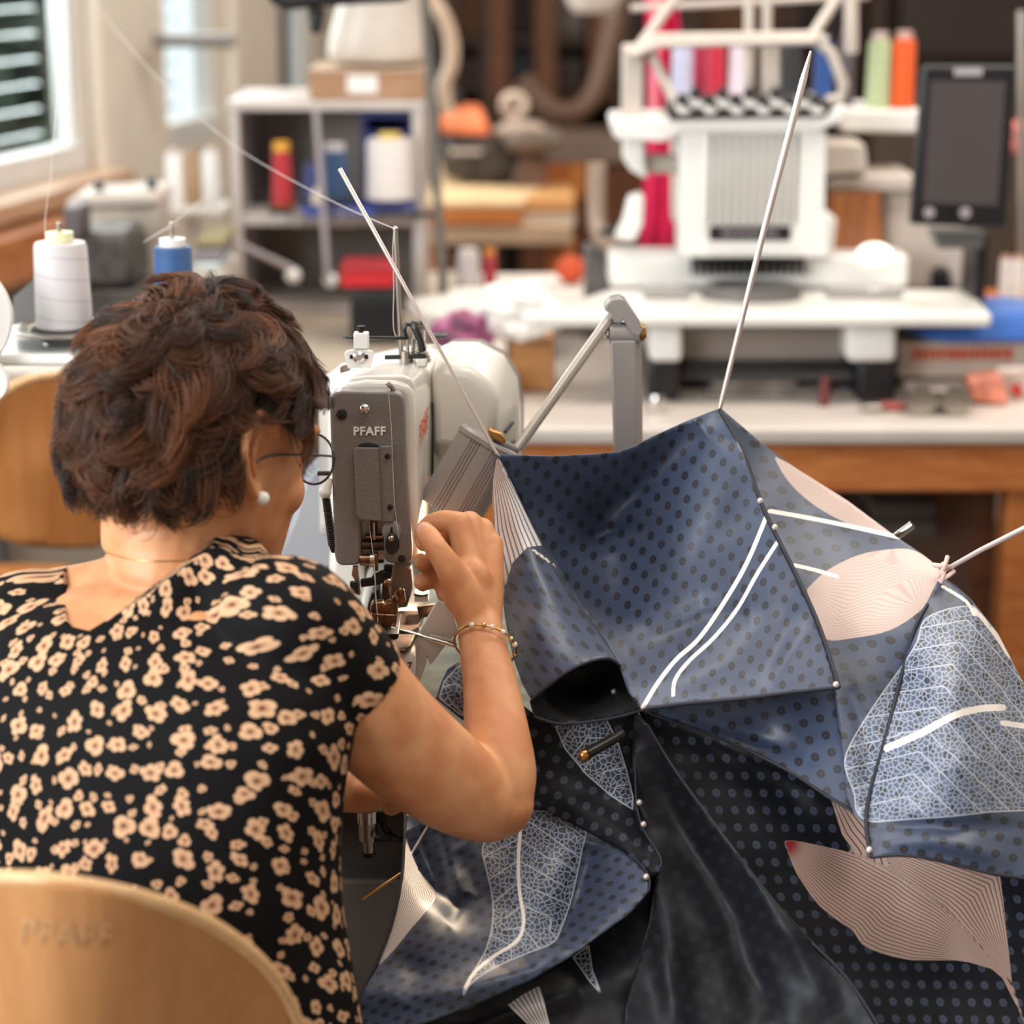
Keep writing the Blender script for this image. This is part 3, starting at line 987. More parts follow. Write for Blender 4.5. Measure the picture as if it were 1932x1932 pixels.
# needle case
m = MB().pprism([(1282, 245), (1560, 245), (1556, 405), (1566, 408), (1564, 486), (1284, 486)], YE, .11)
m.build('needle_case', W2, t, bevel=.01, seg=3)
m = MB()
for k in range(11):
    x = 1330 + k * 16
    m.pbox(x, 250, x + 8, 424, YE - .007, .0068)
m.build('thread_guide_ribs', WHITE, t, bevel=.002)
m = MB()
for k in range(11):
    x = 1338.5 + k * 16
    m.pbox(x, 252, x + 7, 422, YE - .0012, .001)
m.build('rib_gap_shade', mat('grey gap shade', '#8d8580', .6), t)  # grey strips put the shade between the ribs into colour
m = MB()
for k in range(11):
    x = 1339.5 + k * 16
    m.pbox(x, 252, x + 4, 290, YE - .0025, .0012)
m.build('thread_springs', GREY_D, t)
MB().pbox(1338, 427, 1492, 454, YE - .004, .0035).build('name_plate', mat('dark name plate', '#241b1d', .3), t, bevel=.001)
m = MB()
for k, w in enumerate((12, 9, 10, 9, 11, 4, 10, 10)):
    x = 1362 + k * 13.4
    m.pbox(x, 435, x + w, 445, YE - .0052, .001)
m.build('plate_lettering', mat('dim silver print', '#857c80', .4), t)
m = MB()
for k in range(11):
    x = 1330 + k * 16
    m.pbox(x, 458, x + 13, 484, YE - .005, .0048)
m.build('needle_clamps', W2, t, bevel=.001)
# head behind
MB().pprism([(1288, 250), (1556, 250), (1560, 470), (1290, 470)], YE + .1105, .3).build('machine_head', W2, t, bevel=.02, seg=3)
MB().pprism([(1563, 405), (1580, 412), (1572, 488), (1560, 488)], YE + .02, .15).build('case_end', W2, t, bevel=.006)
# tension deck
MB().pprism([(1154, 232), (1160, 224), (1262, 222), (1560, 216), (1592, 196), (1600, 206), (1594, 226), (1540, 250), (1285, 250), (1250, 268), (1160, 262)], YE - .01, .16).build('tension_deck', W2, t, bevel=.008, seg=3)
MB().pprism([(1262, 228), (1264, 196), (1548, 188), (1574, 198), (1558, 222)], YE - .014, .12).build('tension_panel', mat('mottled black panel', '#332b29', .6, var=.3, vs=60), t, bevel=.004)
rnd = random.Random(3)
for k in range(11):
    x = 1283 + k * 25.2
    up = 190 if k % 2 else 202
    c = P(x, up, YE - .018)
    e = MB().lathe([(0, 0), (.009, 0), (.010, .004), (.007, .008), (0, .008)], c, 18, axis=(.2, -.6, 1))
    e.ell(c + Vector((.006, -.004, -.006)), (.011, .006, .005))
    ob = e.build('tension_disc', W2, t)
    MB().lathe([(0, .0085), (.0085, .0085), (.0085, .020), (.006, .022), (0, .022)], c, 16, axis=(.2, -.6, 1)).build('tension_knob', BLACK, ob)
# thread tree: posts and bars
YT = YE + .02
def bar(pts, r, n=10, name='thread_guide_bar', m_=CREAM):
    MB().tube([P(x, y, Y) for x, y, Y in pts], r, n).build(name, m_, t)
MB().pbox(1174, 84, 1214, 222, YT, .03).build('thread_post', CREAM, t, bevel=.004)
bar([(1186, 100, YT), (1240, 72, YT), (1540, 68, YT), (1558, 78, YT)], .008)
bar([(1192, 106, YT - .01), (1240, 84, YT - .01), (1540, 78, YT - .01)], .006)
bar([(1200, 98, YT), (1300, -40, YT + .05)], .0085)
bar([(1222, 88, YT + .02), (1272, 190, YT)], .008)
bar([(1530, 72, YT), (1610, -50, YT + .05)], .0085)
bar([(1545, 80, YT), (1568, 100, YT), (1592, 160, YT), (1586, 186, YT), (1560, 190, YT)], .0085)
bar([(1413, 200, YT + .04), (1413, -60, YT + .04)], .008)
bar([(1447, 200, YT + .05), (1447, -60, YT + .05)], .008)
bar([(1463, 200, YT + .05), (1463, 80, YT + .05)], .007)
bar([(1606, 100, YT + .2), (1606, -60, YT + .2)], .012)
bar([(1190, 15, YT + .25), (1640, -8, YT + .25)], .006)
# rear spool deck
MB().pprism([(1570, 206), (1745, 208), (1748, 222), (1730, 252), (1590, 250)], YE + .22, .2).build('spool_deck', W2, t, bevel=.006)
MB().pbox(1288, 192, 1569, 214, YE + .2, .2).build('spool_deck', W2, t, bevel=.004)
# right arm pieces and body column
MB().pprism([(1552, 272), (1632, 270), (1640, 325), (1552, 330)], YE + .13, .14).build('arm_housing', CREAM, t, bevel=.006)
MB().pprism([(1562, 332), (1730, 330), (1740, 362), (1562, 362)], YE + .15, .16).build('arm_housing', CREAM, t, bevel=.006)
MB().pprism([(1562, 364), (1660, 364), (1668, 478), (1560, 478)], YE + .13, .012).build('cover_flap', wood('brown wood veneer', '#7d4420', '#b06c3a', .5, (14, 14, 1.5)), t)
MB().pprism([(1668, 362), (1740, 360), (1842, 430), (1840, 545), (1668, 545)], YE + .17, .2).build('body_column', mat('beige machine plastic', '#c4b6aa', .45, var=.02), t, bevel=.008)
c = P(1776, 520, YE + .16)
m = MB().lathe([(0, 0), (.016, 0), (.014, .008), (.008, .012), (.008, .022), (0, .022)], c + Vector((0, .009, 0)), 20, axis=(0, -1, 0))
m.pbox(1758, 530, 1796, 548, YE + .158, .01)
m.build('switch_knob', BLACK, t)
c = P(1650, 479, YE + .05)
MB().ell((c.x, YE + .052, c.z), (.028, .012, .017)).build('highlight_spot', mat('glowing white highlight', '#fff6ea', .08, emit=1.6), t)  # bright reflection on the machine imitated by a glowing ellipse
# left hanging white guide
MB().pprism([(1176, 262), (1215, 262), (1216, 300), (1222, 340), (1190, 322), (1176, 300)], YE + .02, .05).build('side_guide', W2, t, bevel=.006)
MB().pbox(1214, 296, 1284, 328, YE + .05, .05).build('side_arm', mat('grey beige plastic', '#a39a8f', .5), t, bevel=.004)
MB().pprism([(1188, 372), (1216, 366), (1214, 424), (1198, 458), (1160, 452), (1176, 420)], YE + .02, .05).build('side_hook', W2, t, bevel=.006)
# touch screen (a part: it hangs on the machine's arm)
YSN = 3.22
sc_ = [(1742, 124), (1920, 124), (1898, 432), (1718, 424)]
ob = MB().pprism(sc_, YSN, .022).build('touch_screen', BLACK, t, bevel=.005, seg=3)
MB().pprism([(1756, 152), (1898, 154), (1882, 388), (1741, 382)], YSN - .0012, .001).build('display', mat('switched off display', '#4a4345', .12, coat=.4, var=.02), ob)
m = MB()
for k in range(6):
    x = 1801 + k * 9
    m.pbox(x, 128 + (k % 2), x + 7, 143, YSN - .0012, .001)
m.build('screen_lettering', mat('pale print', '#b9b0b6', .4), ob)
for x, r in ((1753, .0085), (1792, .006), (1821, .0085)):
    c = P(x, 401, YSN - .0005)
    MB().lathe([(0, 0), (r, 0), (r, .0012), (0, .0012)], c, 18, axis=(0, -1, 0)).build('screen_button', mat('button print', '#a89fa2', .4) if r > .007 else DARK, ob)
MB().pprism([(1760, 436), (1860, 438), (1856, 470), (1770, 470)], YSN + .03, .05).build('screen_arm', GREY_D, t, bevel=.004)
MB().pbox(1838, 440, 1862, 600, YSN + .1, .1).build('screen_post', DARK, t, bevel=.004)

# spools on the rear deck
def es(label, cx, yb, yt, wb, wt, Y, c, cap):
    spool('thread_spool', label, 'spools on the embroidery machine', cx, yb, yt, wb, wt, Y, c, cap, 14, .7, 'thread spool')
es('pale lilac spool at the left end of the embroidery machine row', 1286, 190, 78, 40, 36, YE + .22, '#bfc0dd', '#d0cbd4')
es('magenta spool between the lilac and crimson ones of the embroidery machine', 1322, 190, 88, 36, 32, YE + .28, '#b01f4c', '#c0305a')
es('crimson spool right of the magenta one on the embroidery machine', 1350, 190, 86, 36, 32, YE + .22, '#c11235', '#b02040')
es('pinkish white spool right of the red ones on the embroidery machine', 1391, 190, 86, 36, 32, YE + .22, '#e6d6e4', '#e8dfe4')
es('black spool in the middle of the embroidery machine row', 1490, 190, 90, 40, 36, YE + .24, '#1e2024', '#2b2b2e')
es('brown spool between the two steel rods of the embroidery machine', 1430, 190, 90, 26, 24, YE + .26, '#4b3426', '#5b4436')
es('royal blue spool near the right bracket of the embroidery machine', 1552, 190, 78, 36, 32, YE + .24, '#1f4f9a', '#5a5a66')
es('grey violet spool behind the right bracket of the embroidery machine', 1594, 202, 70, 30, 26, YE + .3, '#6a5f68', '#8a7f88')
es('pale green spool standing beside the orange one', 1655, 205, 76, 44, 40, YE + .26, '#b9c79a', '#c9b8b0')
es('bright orange spool beside the pale green one', 1701, 204, 74, 44, 40, YE + .26, '#f05a12', '#c9a8a0')

# magenta fabric hanging behind
YM = 4.05
m = MB()
rows = []
for i, (y, x0, x1) in enumerate(((-60, 1216, 1262), (40, 1218, 1282), (120, 1222, 1286), (260, 1222, 1300), (380, 1212, 1300), (470, 1204, 1300))):
    rr = []
    for k in range(13):
        a = P(x0 + (x1 - x0) * k / 12, y, YM)
        rr.append(a + Vector((0, .018 * math.sin(k * 1.9) + .01 * math.sin(k * .8 + i), 0)))
    rows.append(rr)
vs = [p for r in rows for p in r]
fs = [(i * 13 + k, i * 13 + k + 1, (i + 1) * 13 + k + 1, (i + 1) * 13 + k) for i in range(5) for k in range(12)]
m.add(vs, fs)
o = m.build('hanging_fabric', mat('magenta fabric', '#d81e56', .75, var=.08), subsurf=1)
o.modifiers.new('thickness', 'SOLIDIFY').thickness = .003
tag(o, 'long magenta fabric hanging behind the left side of the embroidery machine', 'fabric')
m = MB().pprism([(1234, -60), (1248, -60), (1240, 215), (1226, 214)], YM - .08, .02)
tag(m.build('ribbon', mat('pink ribbon', '#f08a9c', .7), bevel=.004), 'pale pink ribbon hanging before the magenta fabric', 'ribbon')
c0 = P(1235, -60, YM)
tag(MB().box2((c0.x - .15, YM - .1, 1.96), (c0.x + .3, YM + .05, 1.98)).build('hanging_rail', DARK), 'dark rail above the picture carrying the magenta fabric', 'rail')

# ================================================================ things on the work table
# box with red lettering, blue cloth
YB = 3.3
t = thing('carton_box', 'cream box with a red lettered band under the blue cloth', 'box', (P(1820, 700, YB).x, YB + .1, TZ))
zt = P(1800, 645, YB).z
zt0 = P(1800, 712, YB).z
BOXC = mat('cream box card', '#cdbcac', .6, var=.03)
MB().box2((P(1694, 680, YB).x, YB, zt0), (P(2010, 680, YB).x, YB + .25, zt)).build('box_body', BOXC, t, bevel=.003)
MB().box2((P(1700, 720, YB).x, YB + .02, TZ + .0005), (P(1995, 720, YB).x, YB + .24, zt0 - .0005)).build('lower_tray', mat('grey brown tray', '#8a7d74', .5), t, bevel=.003)
m = MB()
rnd = random.Random(5)
x = 1722
while x < 1905:
    w = rnd.choice((7, 9, 11, 13))
    m.pbox(x, 657 + rnd.choice((0, 0, 1)), x + w, 679, YB - .0012, .001)
    x += w + 3
m.build('red_lettering', mat('red print', '#c9502a', .5), t)
m = MB()
n = 26
rings = []
for i, (y, x0, x1) in enumerate(((646, 1714, 2030), (630, 1704, 2040), (606, 1712, 2035), (590, 1790, 2010), (584, 1850, 1980))):
    l, r = P(x0, y, YB), P(x1, y, YB)
    cx, w = (l.x + r.x) / 2, (r.x - l.x) / 2
    z = max(l.z, zt + .002) if i else zt + .0015
    rings.append([Vector((cx + w * math.copysign(abs(math.cos(a)) ** .6, math.cos(a)), YB + .06 + (.11 - .012 * i) * math.copysign(abs(math.sin(a)) ** .6, math.sin(a)) + .004 * math.sin(7 * a + i), z + .003 * math.sin(5 * a + 2 * i) * (i > 0))) for a in [2 * math.pi * k / n for k in range(n)]])
m.loft(rings)
tag(m.build('folded_cloth', mat('blue cloth', '#2f62b4', .8, var=.1, vs=14, sheen=.3), subsurf=1), 'bright blue folded cloth lying on the red lettered box', 'cloth')
# white bottles behind it
zsh = P(1900, 574, 3.62).z
t = thing('wooden_riser', 'brown wooden riser carrying white cones at the right edge', 'shelf', (P(1920, 580, 3.62).x, 3.62, TZ))
MB().box2((P(1868, 580, 3.6).x, 3.58, zsh - .02), (P(2060, 580, 3.6).x, 3.78, zsh)).build('riser_top', ORANGE_W, t, bevel=.002)
for x in (1872, 2040):
    q = P(x, 580, 3.6).x
    MB().box2((q, 3.59, TZ + .0005), (q + .015, 3.77, zsh - .0205)).build('side_panel', ORANGE_W, t)
for k, (x, lab) in enumerate(((1893, 'leftmost of the white cones on the brown riser'), (1916, 'second white cone on the brown riser, between two others'), (1940, 'rightmost white cone on the brown riser, cut by the picture edge'))):
    spool('thread_cone', lab, 'white cones on the riser', x, 572.5, 488, 23, 20, 3.62, '#eae3de', '#c98f7c', 5, .8)
# far right pole
m = MB().tube([P(1928, 20, 3.7), P(1929, 575, 3.7)], .008, 12)
p_ = P(1929, 575, 3.7)
m.lathe([(0, 0), (.03, 0), (.03, .004), (0, .004)], (p_.x, 3.7, zsh + .0005), 20)
m.tube([(p_.x, 3.7, zsh + .004), p_], .008, 12)
tag(m.build('steel_pole', STEEL), 'thin steel pole at the right picture edge beside the screen', 'pole')
m = MB().pbox(1916, 232, 1990, 300, 3.85, .1)
tag(m.build('red_pouch', mat('red white pouch', '#b8605c', .6, var=.3, vs=30), bevel=.02), 'red and white pouch hanging right of the dark touch screen', 'pouch')
# dark picture on the far wall, grey panel
m = MB().pbox(1700, -40, 2000, 110, 6.6, .3)
tag(m.build('wall_cabinet', mat('dark brown cabinet', '#2b1c14', .6), bevel=.01), 'dark brown cabinet high on the far right behind the screen', 'cabinet')
structure(MB().box2((P(1640, 300, 7.0).x, 6.95, 0), (P(2100, 300, 7.0).x, 7.05, 2.74)).build('wall_partition', mat('taupe partition', '#5f4f43', .8, var=.04)))

# hardware on the table top
t = thing('tape_dispenser', 'grey metal two wheeled gadget lying on the work table below the box', 'tool', (P(1765, 755, 3.16).x, 3.16, TZ))
MB().box2((P(1712, 760, 3.15).x, 3.14, TZ + .02), (P(1826, 760, 3.15).x, 3.2, P(1760, 728, 3.16).z)).build('tool_body', mat('greyish steel', '#8c817c', .4, .4, var=.1), t, bevel=.006)
for x in (1738, 1806):
    c = P(x, 752, 3.13)
    MB().lathe([(0, -.006), (.022, -.006), (.0225, 0), (.022, .006), (0, .006)], (c.x, 3.13, TZ + .0232), 28, axis=(0, 1, 0)).build('wheel', STEEL, t)
m = MB().pprism([(1828, 728), (1890, 718), (1905, 776), (1834, 770)], 3.2, .05)
def drop(m, z=TZ + .0005):
    k = min(v[2] for v in m.v)
    m.v = [(x, y, zz - k + z) for x, y, zz in m.v]
    return m
tag(drop(m).build('packet', mat('salmon packet', '#e88a72', .5, var=.2, vs=30), bevel=.006), 'salmon and orange packet lying right of the two wheeled gadget', 'packet')
m = MB().pprism([(1880, 722), (1990, 716), (1990, 776), (1886, 776)], 3.26, .04)
tag(drop(m).build('paper_packet', mat('white red packet', '#e2cfc4', .5, var=.12, vs=20), bevel=.006), 'white packet with red print at the right end of the work table', 'packet')
m = MB().pprism([(1904, 748), (1918, 738), (1930, 750), (1920, 770)], 3.24, .004)
tag(drop(m).build('red_tag', mat('red tag', '#d03030', .5)), 'small red tag lying in front of the white packet', 'tag')
# tray of grey tools beneath the platform
m = MB()
m.box2((P(1330, 745, 3.3).x, 3.26, TZ + .0005), (P(1560, 745, 3.3).x, 3.44, TZ + .012))
m.box2((P(1340, 745, 3.3).x, 3.27, TZ + .012), (P(1500, 745, 3.3).x, 3.40, TZ + .022))
tag(m.build('tool_tray', mat('grey metal tray', '#8f8680', .35, .5, var=.15, vs=20), bevel=.003), 'flat grey metal tray lying on the table under the embroidery machine', 'tray')
m = MB().lathe([(0, 0), (.008, 0), (.009, .02), (.006, .045), (0, .045)], (P(1556, 740, 3.2).x, 3.2, TZ + .0005), 14)
tag(m.build('bobbin_case', mat('dark red bobbin', '#6a2e2c', .5)), 'dark red bobbin standing in front of the grey metal tray', 'bobbin')
c = P(1240, 740, 3.16)
m = MB().lathe([(0, 0), (.012, 0), (.016, .012), (.012, .026), (0, .026)], (c.x, 3.16, TZ + .0005), 18)
tag(m.build('glass_stopper', CHROME), 'shiny round metal knob on the table before the left black foot', 'knob')
m = MB().box((P(1645, 760, 3.16).x, 3.16, TZ + .007), (.03, .03, .013))
tag(m.build('steel_weight', STEEL, bevel=.003), 'small steel block before the right black foot', 'weight')
m = MB().box((P(1680, 766, 3.18).x, 3.17, TZ + .006), (.04, .025, .011))
tag(m.build('red_clip', mat('dull red plastic', '#a04a48', .5), bevel=.004), 'dull red clip between the black foot and the two wheeled gadget', 'clip')

# left part of the table: cardboard, plastic, fabrics, spools
YL = 3.3
t = thing('cardboard_box', 'small upright brown cardboard box behind the rear of the grey and white sewing machine', 'box', (P(1000, 740, YL).x, YL + .06, TZ))
MB().box2((P(962, 700, YL).x, YL, TZ + .0005), (P(1046, 700, YL).x, YL + .12, P(1000, 648, YL).z)).build('carton', wood('tan cardboard', '#a8703e', '#bd8650', .7), t, bevel=.003)
def crumple(cx, cy, Y, rx, ry, rz, seed, name, m_, label, cat, amp=.35, rest=None):
    bm = bmesh.new()
    bmesh.ops.create_icosphere(bm, subdivisions=4, radius=1)
    o3 = Vector((seed * 3.1, seed * 1.7, 0))
    for v in bm.verts:
        d = v.co.copy()
        f = 1 + amp * (noise.noise(d * 2.2 + o3)) + amp * .6 * abs(noise.noise(d * 5 + o3)) + amp * .3 * noise.noise(d * 11 + o3)
        v.co = Vector((d.x * rx, d.y * ry, d.z * rz)) * f
    lo = min(v.co.z for v in bm.verts)
    c = P(cx, cy, Y)
    z0 = c.z if rest is None else rest - lo
    mb = MB()
    mb.add([(c.x + v.co.x, Y + v.co.y, z0 + v.co.z) for v in bm.verts], [[q.index for q in f.verts] for f in bm.faces])
    bm.free()
    return tag(mb.build(name, m_, sharp=180), label, cat)
crumple(872, 640, 3.30, .048, .05, .036, 1, 'crumpled_fabric', mat('purple pink fabric', '#954a70', .6, var=.35, vs=14), 'crumpled purple and pink fabric lying beside the white plastic bag', 'fabric', rest=TZ + .046)
crumple(925, 620, 3.62, .13, .09, .028, 6, 'white_cloth', mat('white cloth', '#e6ded6', .8, var=.03), 'heap of white cloth on the table behind the purple fabric', 'cloth', rest=TZ + .045)
crumple(985, 640, 3.3, .062, .05, .04, 4, 'plastic_bag', mat('white crinkled film', '#f2ece6', .25, var=.04, vs=20, coat=.5), 'crinkled white plastic bag on the small brown cardboard box', 'bag', .45, rest=P(1000, 648, YL).z + .001)
m = MB().box2((P(848, 650, 3.55).x, 3.22, TZ + .0005), (P(955, 650, 3.4).x, 3.72, TZ + .044))
tag(m.build('white_carton', mat('white carton', '#ddd2c8', .6), bevel=.004), 'low white carton under the purple fabric and the white cloth', 'box')
m = MB().prism([Vector((P(850, 600, 3.75).x, 3.76, TZ + .05)), Vector((P(1160, 600, 3.75).x, 3.76, TZ + .05)), Vector((P(1140, 560, 4.0).x, 4.1, TZ + .05)), Vector((P(870, 560, 4.0).x, 4.1, TZ + .05))], (0, 0, .012))
o = m.build('white_board', mat('white board', '#e9e1d9', .5), bevel=.003)
tag(o, 'white board on low blocks behind the white cloth heap', 'board')
m = MB().box2((P(880, 600, 3.8).x, 3.8, TZ + .0005), (P(1120, 600, 3.8).x, 4.06, TZ + .0495))
tag(m.build('support_block', CREAM), 'cream block under the white board', 'block')
YZ = 3.95
zz = TZ + .0625
def tspool(lab, cx, yt, wb, c, cap, hpx):
    a = P(cx, yt, YZ)
    s = S(YZ)
    e = thing('thread_cone', lab, 'thread cone', (a.x, YZ, zz), 'cones on the white board')
    r = wb * s / 2
    h = a.z - zz
    o_build(MB().lathe([(0, 0), (r, 0), (r, h * .05), (r * .92, h), (0, h)], (0, 0, 0), 28), 'thread', thread_mat('thread ' + c, c), e)
    o_build(MB().lathe([(0, 0), (r * .8, 0), (r * .8, .012), (0, .012)], (0, 0, h + .0005), 20), 'cone_tip', mat('cone tip ' + cap, cap, .5), e)
tspool('pale grey cone on the white board beside the small red cone', 884, 482, 46, '#c9bfc0', '#d8d0cc', 60)
tspool('small dark red cone with orange tip on the white board', 924, 482, 26, '#a3242c', '#d98a3a', 60)
m = MB().ell((P(1078, 530, 3.98).x, 3.98, zz + .027), (.03, .03, .026))
tag(m.build('pin_cushion', mat('orange red cushion', '#c8502c', .8, var=.1)), 'orange red pin cushion on the white board near the steel column', 'cushion')
# ================================================================ curved sheets (plywood, fabric)
def dense(poly, step, closed=True):
    pts = [np.array(p, float) for p in poly]
    out = []
    n = len(pts)
    for i in range(n if closed else n - 1):
        a, b = pts[i], pts[(i + 1) % n]
        k = max(1, int(round(np.linalg.norm(b - a) / step)))
        for j in range(k):
            out.append(a + (b - a) * j / k)
    if not closed:
        out.append(pts[-1])
    return np.array(out)

def smooth2(pts, k=6):
    """Catmull-Rom through 2-D points"""
    return [(q.x, q.y) for q in spline([(x, y, 0) for x, y in pts], k)]

def dist_poly(p, line):
    """distance of points p (N,2) to a polyline (M,2)"""
    line = np.asarray(line, float)
    best = np.full(len(p), 1e9)
    for a, b in zip(line[:-1], line[1:]):
        ab = b - a
        t = np.clip(((p - a) @ ab) / max(ab @ ab, 1e-9), 0, 1)
        best = np.minimum(best, np.hypot(*(p - a - t[:, None] * ab).T))
    return best

def along(p, line):
    line = np.asarray(line, float)
    best = np.full(len(p), 1e9)
    s = np.zeros(len(p))
    acc = 0
    for a, b in zip(line[:-1], line[1:]):
        ab = b - a
        L = math.hypot(*ab)
        t = np.clip(((p - a) @ ab) / max(ab @ ab, 1e-9), 0, 1)
        d = np.hypot(*(p - a - t[:, None] * ab).T)
        m = d < best
        s[m] = acc + t[m] * L
        best = np.minimum(best, d)
        acc += L
    return s

def inside(p, poly):
    poly = np.asarray(poly, float)
    c = np.zeros(len(p), bool)
    n = len(poly)
    for i in range(n):
        a, b = poly[i], poly[i - 1]
        k = ((a[1] > p[:, 1]) != (b[1] > p[:, 1]))
        x = (b[0] - a[0]) * (p[:, 1] - a[1]) / ((b[1] - a[1]) or 1e-9) + a[0]
        c ^= k & (p[:, 0] < x)
    return c

def sd(p, poly):
    poly = np.asarray(poly, float)
    d = dist_poly(p, np.vstack([poly, poly[:1]]))
    return np.where(inside(p, poly), d, -d)

def tps(ctrl):
    c = np.array(ctrl, float)
    xy, z = c[:, :2] / 500.0, c[:, 2]
    n = len(c)
    d = np.linalg.norm(xy[:, None] - xy[None], axis=2)
    K = np.where(d > 0, d * d * np.log(d + 1e-12), 0) + np.eye(n) * 1e-3
    Pm = np.hstack([np.ones((n, 1)), xy])
    A = np.vstack([np.hstack([K, Pm]), np.hstack([Pm.T, np.zeros((3, 3))])])
    w = np.linalg.solve(A, np.concatenate([z, np.zeros(3)]))
    def f(p):
        q = p / 500.0
        d = np.linalg.norm(q[:, None] - xy[None], axis=2)
        return np.where(d > 0, d * d * np.log(d + 1e-12), 0) @ w[:n] + w[n] + q @ w[n + 1:]
    return f

def sheet(name, poly, ctrl, m, parent, step=7, ridges=(), fields=None, thick=0.001, wob=0.0, wseed=0):
    """a curved sheet: outline given in photo pixels, every point at its own distance (thin-plate interpolation of ctrl)"""
    B = dense(poly, step)
    lo, hi = B.min(0), B.max(0)
    gx, gy = np.meshgrid(np.arange(lo[0], hi[0], step), np.arange(lo[1], hi[1], step * .87))
    gx = gx + (np.arange(gx.shape[0]) % 2)[:, None] * step * .5
    g = np.stack([gx.ravel(), gy.ravel()], 1)
    g = g[sd(g, B) > step * .55]
    pts = np.vstack([B, g])
    n = len(B)
    edges = [(i, (i + 1) % n) for i in range(n)]
    vs, _, fs, *_r = delaunay_2d_cdt([Vector(q) for q in pts], edges, [], 1, 1e-4)
    p = np.array([(v.x, v.y) for v in vs])
    f = tps(ctrl)
    Y = f(p)
    for rd in ridges:
        line, w, amp = rd[0], rd[1], rd[2]
        d = dist_poly(p, line)
        L = along(p, line)
        tot = sum(math.hypot(b[0] - a[0], b[1] - a[1]) for a, b in zip(line[:-1], line[1:]))
        fade = np.sin(np.clip(L / tot, 0.02, 0.98) * math.pi) ** .5
        Y = Y + amp * np.exp(-(d / w) ** 2) * fade
    if wob:
        Y = Y + wob * np.array([noise.noise(Vector((a / 90 + wseed, b / 90, wseed * 2.3))) + .12 * noise.noise(Vector((a / 45, b / 45 + wseed, 5.1))) for a, b in p])
    xc = (p[:, 0] - 966) / FPX
    yc = (966 - p[:, 1]) / FPX
    dy = _cp + yc * _sp
    t = Y / dy
    W = np.stack([xc * t, Y, CAM.z + (-_sp + yc * _cp) * t], 1)
    me = bpy.data.meshes.new(name)
    me.from_pydata([tuple(q) for q in W], [], [tuple(q) for q in fs])
    for k, fn in (fields or {}).items():
        val = fn(p)
        if val.ndim == 2:
            at = me.attributes.new(k, 'FLOAT_VECTOR', 'POINT')
            v3 = np.zeros((len(p), 3))
            v3[:, :val.shape[1]] = val
            at.data.foreach_set('vector', v3.astype(np.float32).ravel())
        else:
            at = me.attributes.new(k, 'FLOAT', 'POINT')
            at.data.foreach_set('value', val.astype(np.float32))
    bm = bmesh.new()
    bm.from_mesh(me)
    if bm.faces:
        bm.normal_update()
        s = sum((q.normal.y * q.calc_area() for q in bm.faces))
        if s > 0:
            bmesh.ops.reverse_faces(bm, faces=bm.faces)
    for q in bm.faces:
        q.smooth = True
    bm.to_mesh(me)
    bm.free()
    me.materials.append(m)
    o = bpy.data.objects.new(name, me)
    COL.objects.link(o)
    WM[o.name] = Matrix.Identity(4)
    adopt(o, parent)
    if thick:
        s = o.modifiers.new('thickness', 'SOLIDIFY')
        s.thickness = thick
        s.offset = -1
    return o

def edge_tube(pts3, r, name, m, parent, n=6):
    return MB().tube(spline(pts3, 6), r, n).build(name, m, parent, sharp=80)

# ================================================================ plywood chairs
PLY = wood('honey plywood', '#b07848', '#c28a58', 0.38, (9, 9, 1.2), .3)
PLYE = wood('plywood edge', '#c89a68', '#dcb484', 0.5, (3, 3, 60))
# the chair she sits on
t = thing('plywood_chair', 'honey coloured plywood chair the seamstress sits on, its backrest at the lower left', 'chair', (-.29, 1.52, 0))
top = smooth2([(-330, 1760), (-250, 1700), (-120, 1666), (0, 1658), (110, 1664), (250, 1690), (370, 1732), (455, 1785), (515, 1845), (555, 1920), (575, 2010), (570, 2090)], 5)
poly = top + [(540, 2150), (300, 2190), (0, 2195), (-250, 2170), (-340, 2090), (-360, 1900)]
ctrl = [(-340, 1800, 1.40), (-340, 2150, 1.43), (110, 1664, 1.28), (110, 2190, 1.305), (110, 1900, 1.285), (560, 1930, 1.385), (560, 2150, 1.40), (400, 1750, 1.33), (-150, 1680, 1.33)]
bk = sheet('backrest', poly, ctrl, PLY, t, 14, thick=.012)
fctrl = tps(ctrl)
ep = [P(x, y, float(fctrl(np.array([[x, y]]))[0]) + .006) for x, y in top]
MB().tube(ep, .0062, 8, flat=1.0).build('backrest_edge', PLYE, bk, sharp=80)
# pressed lettering on the backrest
LETT = mat('worn print', '#ba8a60', .6, var=.1, vs=60)
def lettering(txt, at_fn, size, name, m, parent, ext=.0004, bold=.02, rot=None):
    cu = bpy.data.curves.new(name, 'FONT')
    cu.body = txt
    cu.size = size
    cu.extrude = ext
    cu.offset = bold * size
    cu.space_character = 1.06
    cu.align_x = 'CENTER'
    cu.align_y = 'CENTER'
    cu.materials.append(m)
    o = bpy.data.objects.new(name, cu)
    COL.objects.link(o)
    dg = bpy.context.evaluated_depsgraph_get()
    me = bpy.data.meshes.new_from_object(o.evaluated_get(dg))
    bpy.data.objects.remove(o)
    me.transform(Matrix.Translation(at_fn) @ (rot or Matrix.Rotation(math.pi / 2, 4, 'X')))
    o = bpy.data.objects.new(name, me)
    COL.objects.link(o)
    WM[o.name] = Matrix.Identity(4)
    adopt(o, parent)
    return o
lt = lettering('PFAFF', Vector((0, 0, 0)), 1.0, 'lettering', LETT, bk, 0, .012, Matrix.Identity(4))
for v in lt.data.vertices:
    x, y = v.co.x * 66, -v.co.y * 66
    x, y = 125 + x - y * .12, 1764 + y + x * .06
    v.co = P(x, y, float(fctrl(np.array([[x, y]]))[0]) - .0009)
seat = MB()
